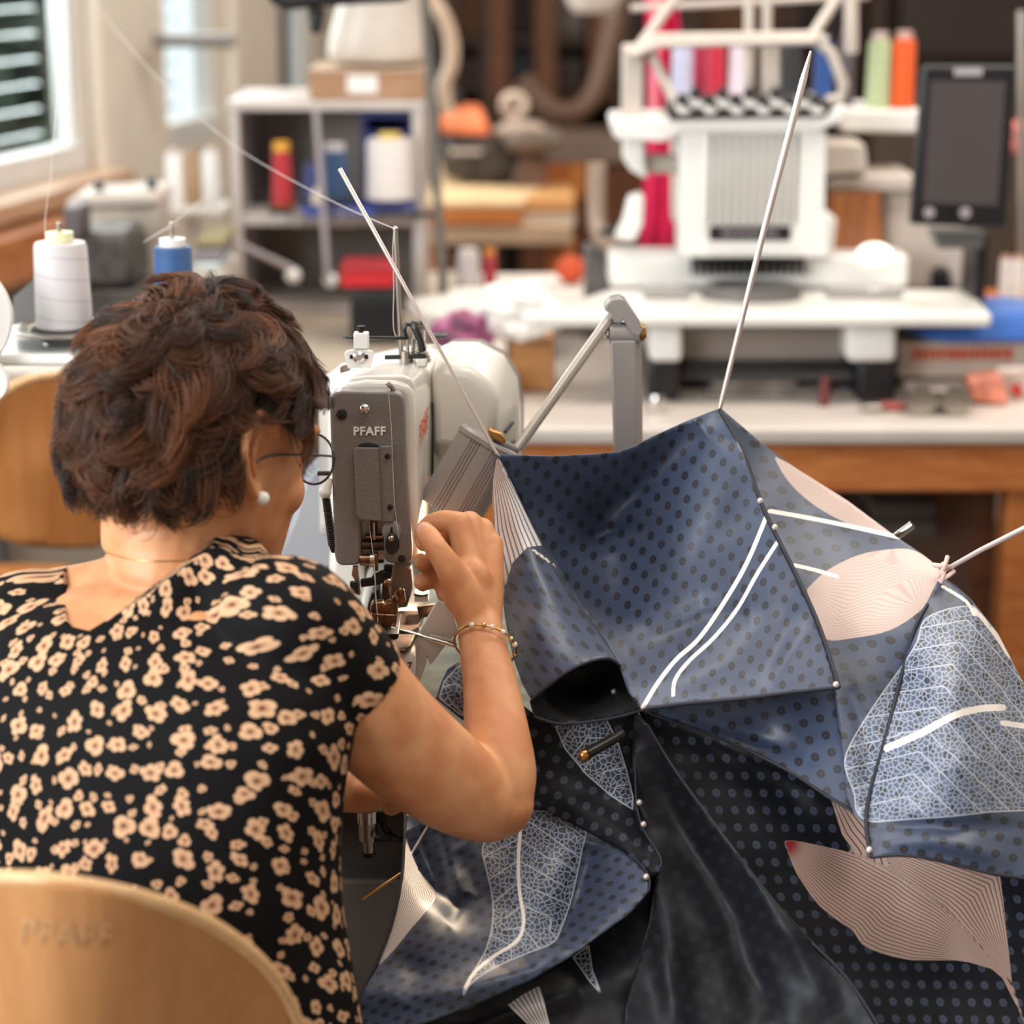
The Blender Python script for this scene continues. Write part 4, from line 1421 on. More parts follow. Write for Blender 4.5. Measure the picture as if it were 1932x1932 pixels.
seat.prism([(-.50, 1.33, .44), (-.10, 1.31, .44), (-.06, 1.50, .44), (-.09, 1.73, .44), (-.47, 1.75, .44), (-.53, 1.5, .44)], (0, 0, .014))
seat.build('seat', PLY, t, bevel=.005)
for x in (-.38, -.2):
    MB().tube(spline([(x, 1.325, .60), (x, 1.30, .50), (x, 1.31, .43), (x, 1.45, .425)], 6), .011, 8, flat=.6).build('back_bracket', GREY_D, t)
MB().cyl((-.29, 1.53, .14), (-.29, 1.53, .438), .028, n=20).build('gas_column', BLACK, t)
for k in range(5):
    a = 2 * math.pi * k / 5
    e = Vector((-.29 + .28 * math.cos(a), 1.53 + .28 * math.sin(a), .075))
    lg = MB().tube([(-.29, 1.53, .13), e], [.022, .014], 8).build('leg', GREY_D, t)
    MB().lathe([(0, -.012), (.025, -.012), (.025, .012), (0, .012)], (e.x, e.y, .0255), 20, axis=(math.sin(a), -math.cos(a), 0)).build('caster', BLACK, lg)

# the empty chair at the left
t = thing('plywood_chair', 'empty plywood chair behind her at the left, below the large white cone', 'chair', (P(60, 1000, 3).x, 2.95, 0))
top = smooth2([(-32, 830), (-24, 780), (0, 745), (50, 718), (110, 709), (150, 716), (180, 745), (188, 800)], 5)
poly = top + [(192, 880), (197, 990), (195, 1024), (180, 1034), (120, 1035), (55, 1032), (10, 1018), (-20, 980), (-32, 900)]
ctrl = [(-32, 850, 2.62), (50, 706, 2.66), (60, 1033, 2.66), (190, 780, 2.82), (195, 1020, 2.82), (80, 880, 2.68), (-20, 980, 2.62)]
CH2 = wood('orange plywood', '#b5733d', '#c6854b', .4, (9, 9, 1.2), .25)
bk = sheet('backrest', poly, ctrl, CH2, t, 14, thick=.012)
f2 = tps(ctrl)
MB().tube([P(x, y, float(f2(np.array([[x, y]]))[0]) + .006) for x, y in top], .0062, 8).build('backrest_edge', PLYE, bk, sharp=80)
a = P(132, 1064, 3.22)
zs = a.z
m = MB().prism([(P(-180, 1064, 3.22).x, 3.23, zs - .012), (a.x, 3.22, zs - .012), (a.x + .02, 3.0, zs - .012), (a.x, 2.82, zs - .012), (P(-180, 1064, 3.0).x, 2.8, zs - .012)], (0, 0, .012))
m.build('seat', CH2, t, bevel=.004)
cx = P(0, 1064, 3.1).x
for dx in (-.08, .08):
    MB().tube(spline([(cx + dx, 2.70, .70), (cx + dx, 2.68, zs + .03), (cx + dx, 2.72, zs - .03), (cx + dx, 2.95, zs - .022)], 6), .011, 8, flat=.6).build('back_bracket', BLACK, t)
MB().cyl((cx, 3.0, .14), (cx, 3.0, zs - .0125), .028, n=20).build('gas_column', BLACK, t)
for k in range(5):
    an = 2 * math.pi * k / 5 + .3
    e = Vector((cx + .28 * math.cos(an), 3.0 + .28 * math.sin(an), .075))
    lg = MB().tube([(cx, 3.0, .13), e], [.022, .014], 8).build('leg', BLACK, t)
    MB().lathe([(0, -.012), (.025, -.012), (.025, .012), (0, .012)], (e.x, e.y, .0255), 20, axis=(math.sin(an), -math.cos(an), 0)).build('caster', BLACK, lg)

# ================================================================ machine stand
STZ = .725
t = thing('machine_stand', 'grey steel stand with mottled green grey top under the grey and white sewing machine', 'table', (-.05, 2.15, 0))
TOPM = mat('mottled green grey laminate', '#77766a', .5, var=.22, vs=26)
MB().box2((-.30, 1.80, STZ - .03), (.42, 2.62, STZ)).build('table_top', TOPM, t, bevel=.004)
PED = mat('taupe grey steel', '#6d665f', .45, .1, var=.04)
q = P(700, 1660, 1.83)
MB().box2((-.24, 1.83, 0), (.02, 2.5, q.z)).build('cabinet', PED, t, bevel=.004)
MB().box2((-.235, 1.86, q.z + .0005), (-.0, 2.48, STZ - .0305)).build('cabinet_neck', mat('dark taupe steel', '#4e4843', .5), t)
for x in (.12, .36):
    for y in (1.9, 2.5):
        MB().box2((x, y, 0), (x + .04, y + .04, STZ - .0305)).build('leg', PED, t)
# pneumatic cylinder under the top
t = thing('air_cylinder', 'chrome air cylinder with black hose hanging under the stand top beside her dress', 'cylinder', (P(694, 1560, 1.81).x, 1.81, .6))
a, b = P(692, 1480, 1.812), P(696, 1585, 1.812)
MB().cyl((a.x, 1.812, STZ - .0305), P(694, 1548, 1.812), .0105, n=20).build('barrel', CHROME, t)
MB().cyl(P(694, 1549, 1.812), P(695, 1583, 1.812), .0092, n=20).build('end_cap', STEEL, t)
MB().cyl(P(695, 1583.5, 1.812), P(696, 1607, 1.812), .0052, n=16).build('rod', STEEL, t)
MB().cyl(P(696, 1607.5, 1.812), P(697, 1614, 1.812), .0065, n=6).build('nut', DARK, t)
MB().tube(spline([P(706, 1583, 1.80), P(735, 1582, 1.80), P(760, 1583, 1.815), P(775, 1560, 1.82)], 8), .003, 8).build('fitting', DARK, t)
MB().tube(spline([P(717, 1500, 1.815), P(718, 1535, 1.81), P(728, 1565, 1.81), P(745, 1582, 1.815)], 8), .0034, 8).build('hose', BLACK, t)

# ================================================================ the bar tacking machine
MW = mat('white hammered enamel', '#ded8cf', 0.28, coat=.4, var=.02, bump=.12, bs=380)
MG = mat('grey hammered enamel', '#77706c', 0.42, coat=.12, var=.03, bump=.55, bs=520)
MG2 = mat('grey smooth enamel', '#85807d', 0.4, var=.03)
COPPER = mat('warm worn steel', '#8a6a52', .3, 1.0, var=.2, vs=120)
BRONZE = mat('brownish steel', '#5a483c', .32, .9, var=.2, vs=90)
YM = 1.85
t = thing('sewing_machine', 'white and grey industrial sewing machine at which the woman works', 'sewing machine', (P(720, 1300, 2.05).x, 2.05, STZ))
SM = t

def ring_px(pts, Y):
    return [P(x, y, Y) for x, y in pts]

# faceplate with its opening
fp = [(622, 760), (624, 748), (632, 741), (645, 738), (742, 740), (754, 743), (761, 751), (763, 764), (768, 900), (778, 1040), (777, 1056), (770, 1063), (740, 1064), (727, 1060), (724, 1040), (723, 984), (681, 984), (681, 1060), (676, 1067), (643, 1068), (634, 1061), (631, 1045)]
MB().pprism(fp, YM, .02).build('faceplate', MG, t, bevel=.004, seg=3)
MB().pprism([(683, 970), (724, 970), (724, 1062), (683, 1064)], YM + .03, .004).build('faceplate_recess', mat('black recess', '#0d0b0a', .6), t)
# cover plate on it
cv = MB().pprism([(668, 850), (671, 845), (714, 846), (718, 842), (740, 842), (744, 984), (722, 985), (720, 983), (682, 981), (676, 978), (672, 970)], YM - .005, .0048).build('cover_plate', MG, t, bevel=.0018)
MB().pprism([(715, 842), (717, 842), (723, 985), (721, 985)], YM - .0058, .0007).build('cover_fold', GREY_D, cv)
for x, y in ((731, 861), (736, 957)):
    MB().lathe([(0, 0), (.0026, 0), (.002, .0018), (0, .0022)], P(x, y, YM - .0051), 16, axis=(0, -1, 0)).build('screw', DARK, cv)
m = MB().ell(P(695, 843, YM - .0005), (.0095, .0008, .004))
m.build('cover_hole', BLACK, t)
# screws
MB().lathe([(0, 0), (.0048, 0), (.0048, .0012), (.003, .002), (0, .002)], P(645, 782, YM - .0002), 20, axis=(0, -1, 0)).build('screw', BLACK, t)
MB().lathe([(0, 0), (.0036, 0), (.0036, .004), (.0045, .005), (.0042, .009), (.002, .0108), (0, .011)], P(689, 771, YM - .0002), 20, axis=(.05, -1, .25)).build('screw', CHROME, t)
MB().lathe([(0, 0), (.0036, 0), (.0036, .001), (0, .0014)], P(758, 1054, YM - .0002), 20, axis=(0, -1, 0)).build('screw', BLACK, t)
lettering('PFAFF', P(697, 814, YM - .0006), .0108, 'lettering', mat('white lettering', '#f2eeea', .5), t, .0003, .028)
# slotted boss and tension knob
m = MB()
m.tube([P(740, 992, YM - .001), P(741, 1030, YM - .001)], .0085, 20)
MB().ell(P(739, 1003, YM - .001), (.0088, .003, .011)).build('slot_boss', MG2, t)
MB().pbox(737, 995, 741, 1012, YM - .0048, .002).build('slot', BLACK, t)
m = MB().pprism([(727, 1018), (731, 1010), (738, 1006), (746, 1010), (752, 1020), (754, 1032), (748, 1043), (739, 1048), (731, 1044), (726, 1034)], YM - .009, .006)
kb = m.build('tension_knob', BLACK, t, bevel=.001)
MB().ell(P(738, 1016, YM - .010), (.0028, .002, .0028)).build('knob_screw', STEEL, kb)
# arm behind the faceplate
front = [(634, 1060), (630, 770), (636, 740), (655, 724), (690, 718), (745, 719), (772, 726), (783, 745), (786, 800), (789, 1058)]
arm = MB()
A1 = ring_px(front, YM + .0205)
off = Vector((0, .20, 0))
A2 = ring_px([(676, 1058), (672, 772), (678, 738), (696, 718), (730, 706), (780, 706), (804, 713), (814, 735), (816, 800), (813, 1056)], YM + .175)
arm.loft([A1, [p + Vector((0, .012, 0)) for p in A1], A2])
arm.build('arm', MW, t, bevel=.006, seg=3)
# raised top cover of the arm
r0 = [(650, 724), (664, 712), (690, 708), (760, 707), (776, 712), (784, 726), (786, 790), (650, 790)]
r1 = [(668, 712), (690, 690), (720, 684), (785, 683), (800, 690), (806, 706), (808, 760), (668, 760)]
m = MB().loft([ring_px(r0, YM + .026), ring_px(r0, YM + .05), ring_px(r1, YM + .17), ring_px(r1, YM + .22)])
m.build('arm_top_cover', MW, t, bevel=.004, seg=3)
MB().ell(P(731, 706, YM + .078), (.011, .016, .0012)).build('oil_hole', BLACK, t)
MB().ell(P(655, 735, YM + .028), (.0095, .004, .002)).build('oil_hole', BLACK, t)
# hook on the faceplate top
MB().tube(spline([P(742, 741, YM + .008), P(741, 733, YM + .006), P(735, 727, YM + .004), P(731, 722, YM + .004)], 6), .0024, 8).build('thread_hook', STEEL, t)
# rear housing
rh = [(603, 1010), (601, 800), (601, 735), (610, 712), (640, 690), (700, 668), (775, 651), (830, 648), (840, 700), (842, 1010)]
rh2 = [(612, 1000), (612, 745), (625, 722), (650, 702), (705, 682), (778, 668), (820, 668), (826, 710), (826, 1000)]
m = MB().loft([ring_px([(620, 990), (622, 760), (632, 738), (650, 722), (700, 706), (770, 700), (810, 700), (812, 740), (814, 860), (814, 990)], YM + .17), ring_px([(606, 1000), (606, 742), (616, 718), (645, 697), (702, 676), (778, 660), (826, 658), (834, 705), (836, 850), (836, 1000)], YM + .205), ring_px([(603, 1010), (601, 735), (610, 712), (640, 690), (700, 668), (775, 651), (830, 648), (840, 700), (842, 850), (842, 1010)], YM + .26), ring_px([(640, 1000), (640, 735), (648, 712), (672, 690), (720, 668), (785, 652), (835, 649), (842, 700), (842, 850), (842, 1000)], YM + .44)])
m.build('rear_housing', MW, t, bevel=.006, seg=3)
# motor cover on the right
mc0 = [(818, 838), (816, 712), (821, 694), (832, 690), (890, 700), (932, 738), (938, 760), (930, 846), (870, 850)]
mc1 = [(814, 880), (813, 690), (822, 660), (850, 645), (905, 645), (950, 668), (974, 712), (980, 760), (980, 880)]
mc2 = [(826, 880), (826, 700), (832, 664), (854, 648), (905, 646), (950, 668), (976, 712), (983, 760), (983, 900)]
mc2 = [(826, 900), (826, 690), (834, 662), (856, 646), (905, 645), (950, 668), (976, 712), (984, 760), (984, 900)]
m = MB().loft([ring_px(mc0, YM + .165), ring_px(mc1, YM + .215), ring_px(mc2, YM + .40)])
m.build('motor_cover', MW, t, bevel=.008, seg=3)
mp = [(x + (4 if x > 900 else 0), y - 2) for x, y in mc2]
m = MB().prism(ring_px(mp, YM + .4005), (0, .012, 0))
m.build('motor_end_plate', MG2, t, bevel=.002)
for (x0, y0), (x1, y1) in (((953, 815), (968, 797)), ((955, 850), (970, 832))):
    a, b = P(x0, y0, YM + .185), P(x1, y1, YM + .2)
    MB().tube([a, b], .0016, 6).build('vent_slot', BLACK, t)
MB().pbox(811, 760, 818, 900, YM + .1645, .002).build('seam_gap', BLACK, t)
# side lettering, red
_a, _b = P(786.5, 812, YM + .035), P(812.5, 799, YM + .172)
_X = Vector((_b.x - _a.x, _b.y - _a.y, 0)).normalized()
_Z = _X.cross(Vector((0, 0, 1)))
_R = Matrix(((_X.x, 0, _Z.x), (_X.y, 0, _Z.y), (0, 1, 0))).to_4x4()
lettering('PFAFF', _a.lerp(_b, .42) + _Z * .0016, .030, 'lettering', mat('red lettering', '#d2532e', .5), t, .0001, .004, _R)
# side details below the arm (dark rails, white slide)
MB().pbox(803, 960, 809, 1095, YM + .18, .04).build('side_rail', DARK, t)
MB().pprism([(812, 930), (822, 935), (822, 1000), (814, 1060)], YM + .20, .04).build('side_slide', mat('pale grey slide', '#b9b2ac', .4), t, bevel=.002)
# left: pin, knob and spring
MB().cyl(P(599, 893, YM + .006), P(622, 893, YM + .006), .0022, n=12).build('pin', BLACK, t)
MB().tube([P(622, 902, YM + .004), P(614, 925, YM + .002)], [.003, .0055], 12).build('lever_knob', WHITE_P, t)
MB().ell(P(613, 928, YM + .002), (.006, .006, .006)).build('lever_ball', WHITE_P, t)
c0, c1 = P(615, 938, YM + .004), P(627, 1030, YM + .004)
pts = []
for i in range(26 * 8 + 1):
    a = i / 8 * 2 * math.pi
    pts.append(c0.lerp(c1, i / (26 * 8)) + Vector((.0034 * math.cos(a), .0034 * math.sin(a), 0)))
MB().tube(pts, .00075, 5).build('spring', DARK, t, sharp=80)
MB().tube([P(627, 1030, YM + .004), P(630, 1040, YM + .006)], .0028, 8).build('spring_end', BLACK, t)
# grey slanted side cover at the left
MB().pprism([(618, 860), (640, 1060), (600, 1095), (515, 1062), (548, 985), (572, 905)], YM + .30, .06).build('side_cover', mat('blue grey cover', '#9b9ba0', .4, var=.02), t, bevel=.006)
MB().pprism([(622, 1030), (685, 1030), (690, 1160), (640, 1200), (618, 1100)], YM + .20, .12).build('column', MW, t, bevel=.008)
# needle bar and mechanism in the opening
MB().cyl(P(705, 984, YM + .014), P(707, 1060, YM + .014), .0032, n=14).build('needle_bar', STEEL, t)
MB().cyl(P(684, 1028, YM + .012), P(724, 1028, YM + .012), .0052, n=18).build('cross_shaft', BRONZE, t)
MB().cyl(P(690, 1013, YM + .014), P(722, 1013, YM + .014), .003, n=12).build('cross_shaft', COPPER, t)
MB().cyl(P(679, 1056, YM + .002), P(706, 1056, YM + .002), .0055, n=18).build('needle_clamp', COPPER, t)
MB().lathe([(.0001, -.002), (.0068, -.002), (.0068, .002), (.0001, .002)], P(703, 1056, YM + .002), 20, axis=(1, 0, 0)).build('clamp_collar', STEEL, t)
MB().pbox(704, 1046, 713, 1078, YM + .001, .006).build('needle_holder', COPPER, t, bevel=.0008)
MB().cyl(P(707, 1078, YM + .003), P(710, 1176, YM + .0), .0009, .0005, n=8).build('needle', CHROME, t)
MB().pprism([(665, 1069), (675, 1069), (680, 1120), (679, 1124), (670, 1123), (669, 1095), (663, 1085)], YM + .004, .005).build('lever_plate', STEEL, t, bevel=.0006)
MB().pprism([(679, 1095), (700, 1092), (704, 1086), (720, 1078), (741, 1080), (738, 1092), (716, 1104), (681, 1109)], YM + .012, .006).build('lift_lever', BLACK, t, bevel=.001)
MB().pbox(660, 1098, 676, 1121, YM - .001, .0045).build('lever_block', BLACK, t, bevel=.001)
MB().pprism([(724, 1068), (742, 1069), (741, 1085), (736, 1095), (736, 1132), (722, 1136), (719, 1128), (722, 1095)], YM + .0185, .008).build('foot_bar', BLACK, t, bevel=.0012)
MB().pprism([(742, 1072), (776, 1072), (779, 1110), (768, 1146), (735, 1150), (738, 1095)], YM + .045, .02).build('feed_guard', mat('grey slide plate', '#57524f', .45, .4, var=.06), t, bevel=.001)
MB().pprism([(692, 1150), (700, 1120), (715, 1112), (718, 1140), (698, 1162)], YM + .02, .02).build('clamp_arm', BLACK, t, bevel=.001)
MB().pprism([(696, 1176), (699, 1142), (703, 1137), (722, 1136), (724, 1142), (728, 1137), (749, 1137), (751, 1150), (748, 1182), (722, 1181)], YM - .002, .011).build('presser_foot', COPPER, t, bevel=.001)
MB().pprism([(700, 1158), (748, 1160), (747, 1184), (694, 1178)], YM - .009, .0065).build('presser_sole', COPPER, t, bevel=.001)
m = MB()
for x, y in ((733, 1100), (755, 1117), (748, 1128)):
    c = P(x, y, YM - .001)
    m.lathe([(0, 0), (.004, 0), (.004, .002), (.0025, .003), (0, .003)], c, 16, axis=(0, -1, .3))
m.build('screw', COPPER, t)
MB().tube(spline([P(733, 1100, YM - .004), P(735, 1118, YM - .005), P(740, 1135, YM - .006), P(739, 1158, YM - .008)], 6), .0009, 8).build('thread_finger', COPPER, t)
MB().pprism([(742, 1122), (762, 1114), (766, 1136), (750, 1142), (742, 1140)], YM + .002, .008).build('foot_clamp', COPPER, t, bevel=.001)
# bed arm with throat plate
bz = P(760, 1190, YM - .02).z
bx0, bx1 = P(640, 1200, YM - .02).x, P(786, 1200, YM - .02).x
MB().box2((bx0 + .01, YM - .055, bz - .038), (bx1, YM + .35, bz - .008)).build('bed_arm', MW, t, bevel=.008, seg=3)
MB().box2((bx0 + .012, YM - .045, STZ + .0006), (bx1 - .012, YM + .33, bz - .0385)).build('bed_base', MW, t, bevel=.006)
m = MB().prism([(P(698, 1170, YM).x, YM - .062, bz - .0075), (P(772, 1170, YM).x, YM - .062, bz - .0075), (P(780, 1170, YM).x, YM - .05, bz - .0075), (P(800, 1170, YM).x, YM + .05, bz - .0075), (P(690, 1170, YM).x, YM + .05, bz - .0075)], (0, 0, .004))
m.build('throat_plate', BRONZE, t, bevel=.0012)
MB().box2((P(700, 1170, YM).x, YM - .03, bz - .0034), (P(755, 1170, YM).x, YM + .03, bz + .0006)).build('clamp_plate', DARK, t, bevel=.0008)
m = MB().pprism([(786, 1146), (826, 1140), (828, 1160), (792, 1168)], YM + .004, .006)
m.build('side_lever', BRONZE, t, bevel=.0008)
MB().pbox(782, 1122, 808, 1136, YM + .03, .02).build('white_block', WHITE_P, t, bevel=.001)
MB().cyl(P(795, 1118, YM + .034), P(795, 1122, YM + .034), .007, n=18).build('block_knob', BLACK, t)
MB().pprism([(779, 1212), (826, 1131), (850, 1148), (864, 1190), (838, 1222), (812, 1256), (806, 1240), (803, 1256), (789, 1294), (781, 1277)], YM - .012, .004).build('side_flap', MW, t, bevel=.001)
lettering('RV 7', P(757, 1257, YM - .0563), .0095, 'lettering', mat('dark lettering', '#3a3330', .6), t, .0003, .02)
# clamp levers that reach to the wrist
MB().tube([P(738, 1184, YM - .012), P(775, 1194, YM - .016), P(812, 1205, YM - .02), P(862, 1219, YM - .026)], [.0016, .0018, .0022, .0022], 10).build('clamp_rod', CHROME, t)
MB().tube([P(811, 1199, YM - .012), P(860, 1211, YM - .018)], .0016, 8).build('clamp_rod', STEEL, t)

# top: tension stack and thread post
YT_ = YM + .16
p0, p1 = P(758, 690, YT_), P(746, 432, YT_)
ps = MB().cyl(p0, p1, .0024, .0024, n=14).build('thread_post', STEEL, t)
MB().ell(p1, (.0028, .0028, .0028)).build('post_eye', STEEL, ps)
m = MB()
m.cyl(P(790, 690, YT_), P(790, 605, YT_), .0022, n=12)
for k, (y, r) in enumerate(((606, .0072), (612, .0082), (619, .0075), (668, .010), (674, .0115), (680, .012))):
    c = P(790, y, YT_)
    m.lathe([(0, -.0012), (r, -.0012), (r, .0012), (0, .0012)], c, 24)
m.build('tension_disc', STEEL, t)
pts = []
c0, c1 = P(791, 622, YT_), P(793, 662, YT_)
for i in range(9 * 10 + 1):
    a = i / 10 * 2 * math.pi
    pts.append(c0.lerp(c1, i / 90) + Vector((.006 * math.cos(a), .006 * math.sin(a), 0)))
MB().tube(pts, .0007, 5).build('spring', STEEL, t, sharp=80)
MB().tube(spline([P(779, 610, YT_ - .008), P(783, 620, YT_ - .011), P(792, 640, YT_ - .012), P(798, 662, YT_ - .011)], 6), .0034, 8).build('thread_lever', BLACK, t)
MB().tube(spline([P(768, 640, YT_ - .006), P(763, 622, YT_ - .006), P(768, 612, YT_ - .006), P(776, 614, YT_ - .006)], 6), .002, 8).build('thread_hook', BLACK, t)
MB().tube([P(726, 674, YT_ - .01), P(804, 672, YT_ - .01)], .0024, 8).build('guide_bar', BLACK, t)
MB().cyl(P(765, 695, YT_ - .012), P(763, 662, YT_ - .012), .0042, n=16).build('guide_post', STEEL, t)
MB().cyl(P(770, 672, YT_ - .004), P(768, 632, YT_ - .004), .0016, n=10).build('guide_post', STEEL, t)
MB().cyl(P(779, 672, YT_ - .004), P(778, 640, YT_ - .004), .0016, n=10).build('guide_post', STEEL, t)
MB().pbox(783, 676, 806, 694, YT_ - .012, .03).build('tension_base', MW, t, bevel=.002)
# bracket with slotted plate
YB_ = YM + .06
MB().pprism([(649, 668), (653, 662), (668, 659), (692, 659), (704, 663), (705, 670), (699, 695), (656, 695)], YB_, .003).build('bracket_plate', WHITE_P, t, bevel=.0008)
MB().lathe([(0, 0), (.0052, 0), (.0055, .002), (.003, .004), (0, .004)], P(677, 673, YB_ - .0002), 20, axis=(0, -1, 0)).build('screw', CHROME, t)
MB().pbox(660, 670, 694, 677, YB_ - .0008, .0006).build('bracket_slot', BLACK, t)
MB().pbox(667, 629, 695, 659, YB_ - .001, .012).build('bracket_block', WHITE_P, t, bevel=.001)
MB().cyl(P(681, 629, YB_ + .005), P(681, 622, YB_ + .005), .0024, n=12).build('bolt', DARK, t)
MB().cyl(P(681, 622, YB_ + .005), P(681, 615, YB_ + .005), .004, n=14).build('bolt', DARK, t)
MB().cyl(P(650, 637, YB_ - .003), P(766, 638, YB_ + .09), .0018, n=10).build('guide_rod', BLACK, t)
MB().pprism([(640, 690), (660, 686), (662, 700), (642, 705)], YM + .1, .01).build('bracket_foot', STEEL, t, bevel=.001)
MB().ell(P(830, 633, YM + .23), (.009, .009, .003)).build('oil_cap', BLACK, t)

# threads
THW = mat('white thread', '#e6dcd6', .6, var=.01)
m = MB().tube(spline([P(746, 432, YT_), P(700, 413, YT_ + .06), P(640, 386, YT_ + .16), P(560, 345, YT_ + .28), P(480, 300, YT_ + .4), P(420, 258, YT_ + .5), P(300, 150, YT_ + .66), P(180, 10, YT_ + .9), P(100, -90, YT_ + 1.0)], 8), .0003, 6)
tag(m.build('thread', THW, sharp=80), 'long pale thread running from the top left to the thread post of the sewing machine', 'thread')
m = MB().tube(spline([P(744, 434, YT_ - .004), P(741, 470, YT_ - .006), P(743, 540, YT_ - .006), P(742, 600, YT_ - .006), P(746, 632, YT_ - .006), P(764, 640, YT_ - .01)], 8), .0003, 6)
tag(m.build('thread', THW, sharp=80), 'thread hanging beside the steel thread post of the sewing machine', 'thread')
m = MB().tube([P(733, 741, YM - .004), P(738, 800, YM - .004), P(744, 950, YM - .0075), P(752, 1012, YM - .006), P(752, 1018, YM - .006)], .00022, 6)
tag(m.build('thread', THW, sharp=80), 'white thread running down the grey faceplate', 'thread')
m = MB().tube([P(696, 985, YM + .004), P(706, 1060, YM - .004), P(709, 1120, YM - .006), P(713, 1174, YM - .0095)], .0003, 6)
tag(m.build('thread', THW, sharp=80), 'white thread running through the needle to the copper presser foot', 'thread')
m = MB().tube(spline([P(86, 452, YS - .03), P(85, 420, YS - .02), P(89, 380, YS - .01), P(96, 330, YS), P(104, 200, YS), P(110, 60, YS), P(112, -60, YS)], 6), .0003, 6)
tag(m.build('thread', THW, sharp=80), 'thread rising from the large white cone at the left', 'thread')
m = MB().tube(spline([P(335, 422, YS), P(300, 440, YS), P(270, 458, YS + .1), P(335, 415, YS + .0), P(370, 385, YS + .2), P(425, 345, YS + .5)], 6), .0003, 6)
tag(m.build('thread', THW, sharp=80), 'thread rising from the blue cone', 'thread')

# ================================================================ work lamp
YL_ = 1.96
t = thing('work_lamp', 'grey jointed work lamp with ribbed shade beside the sewing machine', 'lamp', (P(1190, 900, 2.08).x, 2.08, STZ))
LG = mat('grey lamp enamel', '#8c8481', .38, var=.02)
ct, cb = P(925, 830, YL_), P(846, 967, YL_ - .012)
ax = (cb - ct).normalized()
fr = MB().frames([ct, cb])
R0 = .0305
u = Vector((0, -1, 0)); u = (u - ax * u.dot(ax)).normalized(); w = ax.cross(u)
def shade_r(a, r):
    d = math.degrees(a) % 360
    for c in (332, 338, 344, 350, 18, 24, 30, 36, 100, 106, 112, 200, 206, 212, 280, 286):
        if abs((d - c + 180) % 360 - 180) < 1.3:
            return r - .0012
    return r
NA = 240
def sring(p, r, groove=True):
    return [p + (u * math.cos(a) + w * math.sin(a)) * (shade_r(a, r) if groove else r) for a in [2 * math.pi * k / NA for k in range(NA)]]
L = (cb - ct).length
m = MB().loft([sring(ct, .004, False), sring(ct - ax * .001, R0 * .97, False), sring(ct + ax * .0015, R0 + .0012, False), sring(ct + ax * .006, R0 + .0012, False), sring(ct + ax * .0062, R0), sring(ct + ax * (L - .001), R0 + .001), sring(cb, R0 + .0005), sring(cb - ax * .002, R0 - .002, False), sring(ct + ax * .02, R0 - .003, False)], cap=False)
m.build('lamp_shade', LG, t, sharp=25)
mb_ = bpy.data.materials.new('bulb glow')
mb_.use_nodes = True
b_ = mb_.node_tree.nodes['Principled BSDF']
b_.inputs['Emission Color'].default_value = lin('#ffd9a8')
b_.inputs['Emission Strength'].default_value = 45
bp = ct + ax * (L * .62)
MB().ell(bp, (.012, .012, .016)).build('bulb', mb_, t)
MB().cyl(ct + ax * .021, ct + ax * (L * .5), .011, n=16).build('bulb_socket', BLACK, t)
ll = bpy.data.lights.new('work_lamp_light', 'SPOT')
ll.energy = 10.0
ll.color = (1.0, .78, .55)
ll.spot_size = math.radians(78)
ll.spot_blend = .5
ll.shadow_soft_size = .015
lo_ = bpy.data.objects.new('work_lamp_light', ll)
COL.objects.link(lo_)
lo_.location = cb - ax * .012
lo_.rotation_euler = (P(735, 1120, 1.86) - lo_.location).to_track_quat('-Z', 'Y').to_euler()
m = MB().pprism([(922, 808), (945, 818), (956, 832), (950, 840), (930, 830), (920, 818)], YL_ - .012, .012)
m.build('brass_clip', BRASS, t, bevel=.002)
YR_ = 2.04
ra, rb = P(975, 848, YL_ + .02), P(1158, 590, YR_)
MB().cyl(ra, rb, .0052, n=20).build('lamp_rod', mat('bright rod steel', '#d9cfc6', .25, .8, var=.03), t)
MB().tube([ct - ax * .0015, ra + (ra - rb).normalized() * .002], .005, 12).build('swivel', LG, t)
jb = MB().pprism([(1141, 586), (1144, 574), (1154, 566), (1170, 563), (1180, 568), (1205, 606), (1214, 622), (1206, 636), (1192, 630), (1176, 604), (1168, 612), (1158, 606), (1152, 592)], YR_ - .014, .028)
jb.build('joint_bracket', LG, t, bevel=.0012)
MB().cyl(P(1150, 628, YR_ - .002), P(1206, 628, YR_ - .002), .0105, n=22).build('joint_barrel', LG, t)
bl = MB().lathe([(0, 0), (.0088, 0), (.0095, .004), (.006, .008), (0, .009)], P(1203, 627, YR_ - .002), 20, axis=(1, 0, .1))
bl.build('joint_bolt', BRASS, t)
MB().ell(P(1146, 630, YR_ - .002), (.004, .006, .006)).build('joint_cap', CHROME, t)
pt = ring_px([(1149, 646), (1198, 646), (1212, 640), (1222, 850), (1226, 880), (1166, 880)], YR_)
post0 = [P(1150, 642, YR_ - .012), P(1200, 642, YR_ - .012), P(1212, 634, YR_ + .012), P(1165, 634, YR_ + .02)]
zb = STZ + .0006
foot = [Vector((P(1176, 900, YR_).x, YR_ - .012, zb)), Vector((P(1212, 900, YR_).x, YR_ - .012, zb)), Vector((P(1226, 900, YR_).x, YR_ + .012, zb)), Vector((P(1182, 900, YR_).x, YR_ + .02, zb))]
MB().loft([foot, post0]).build('lamp_post', LG, t, bevel=.0025)
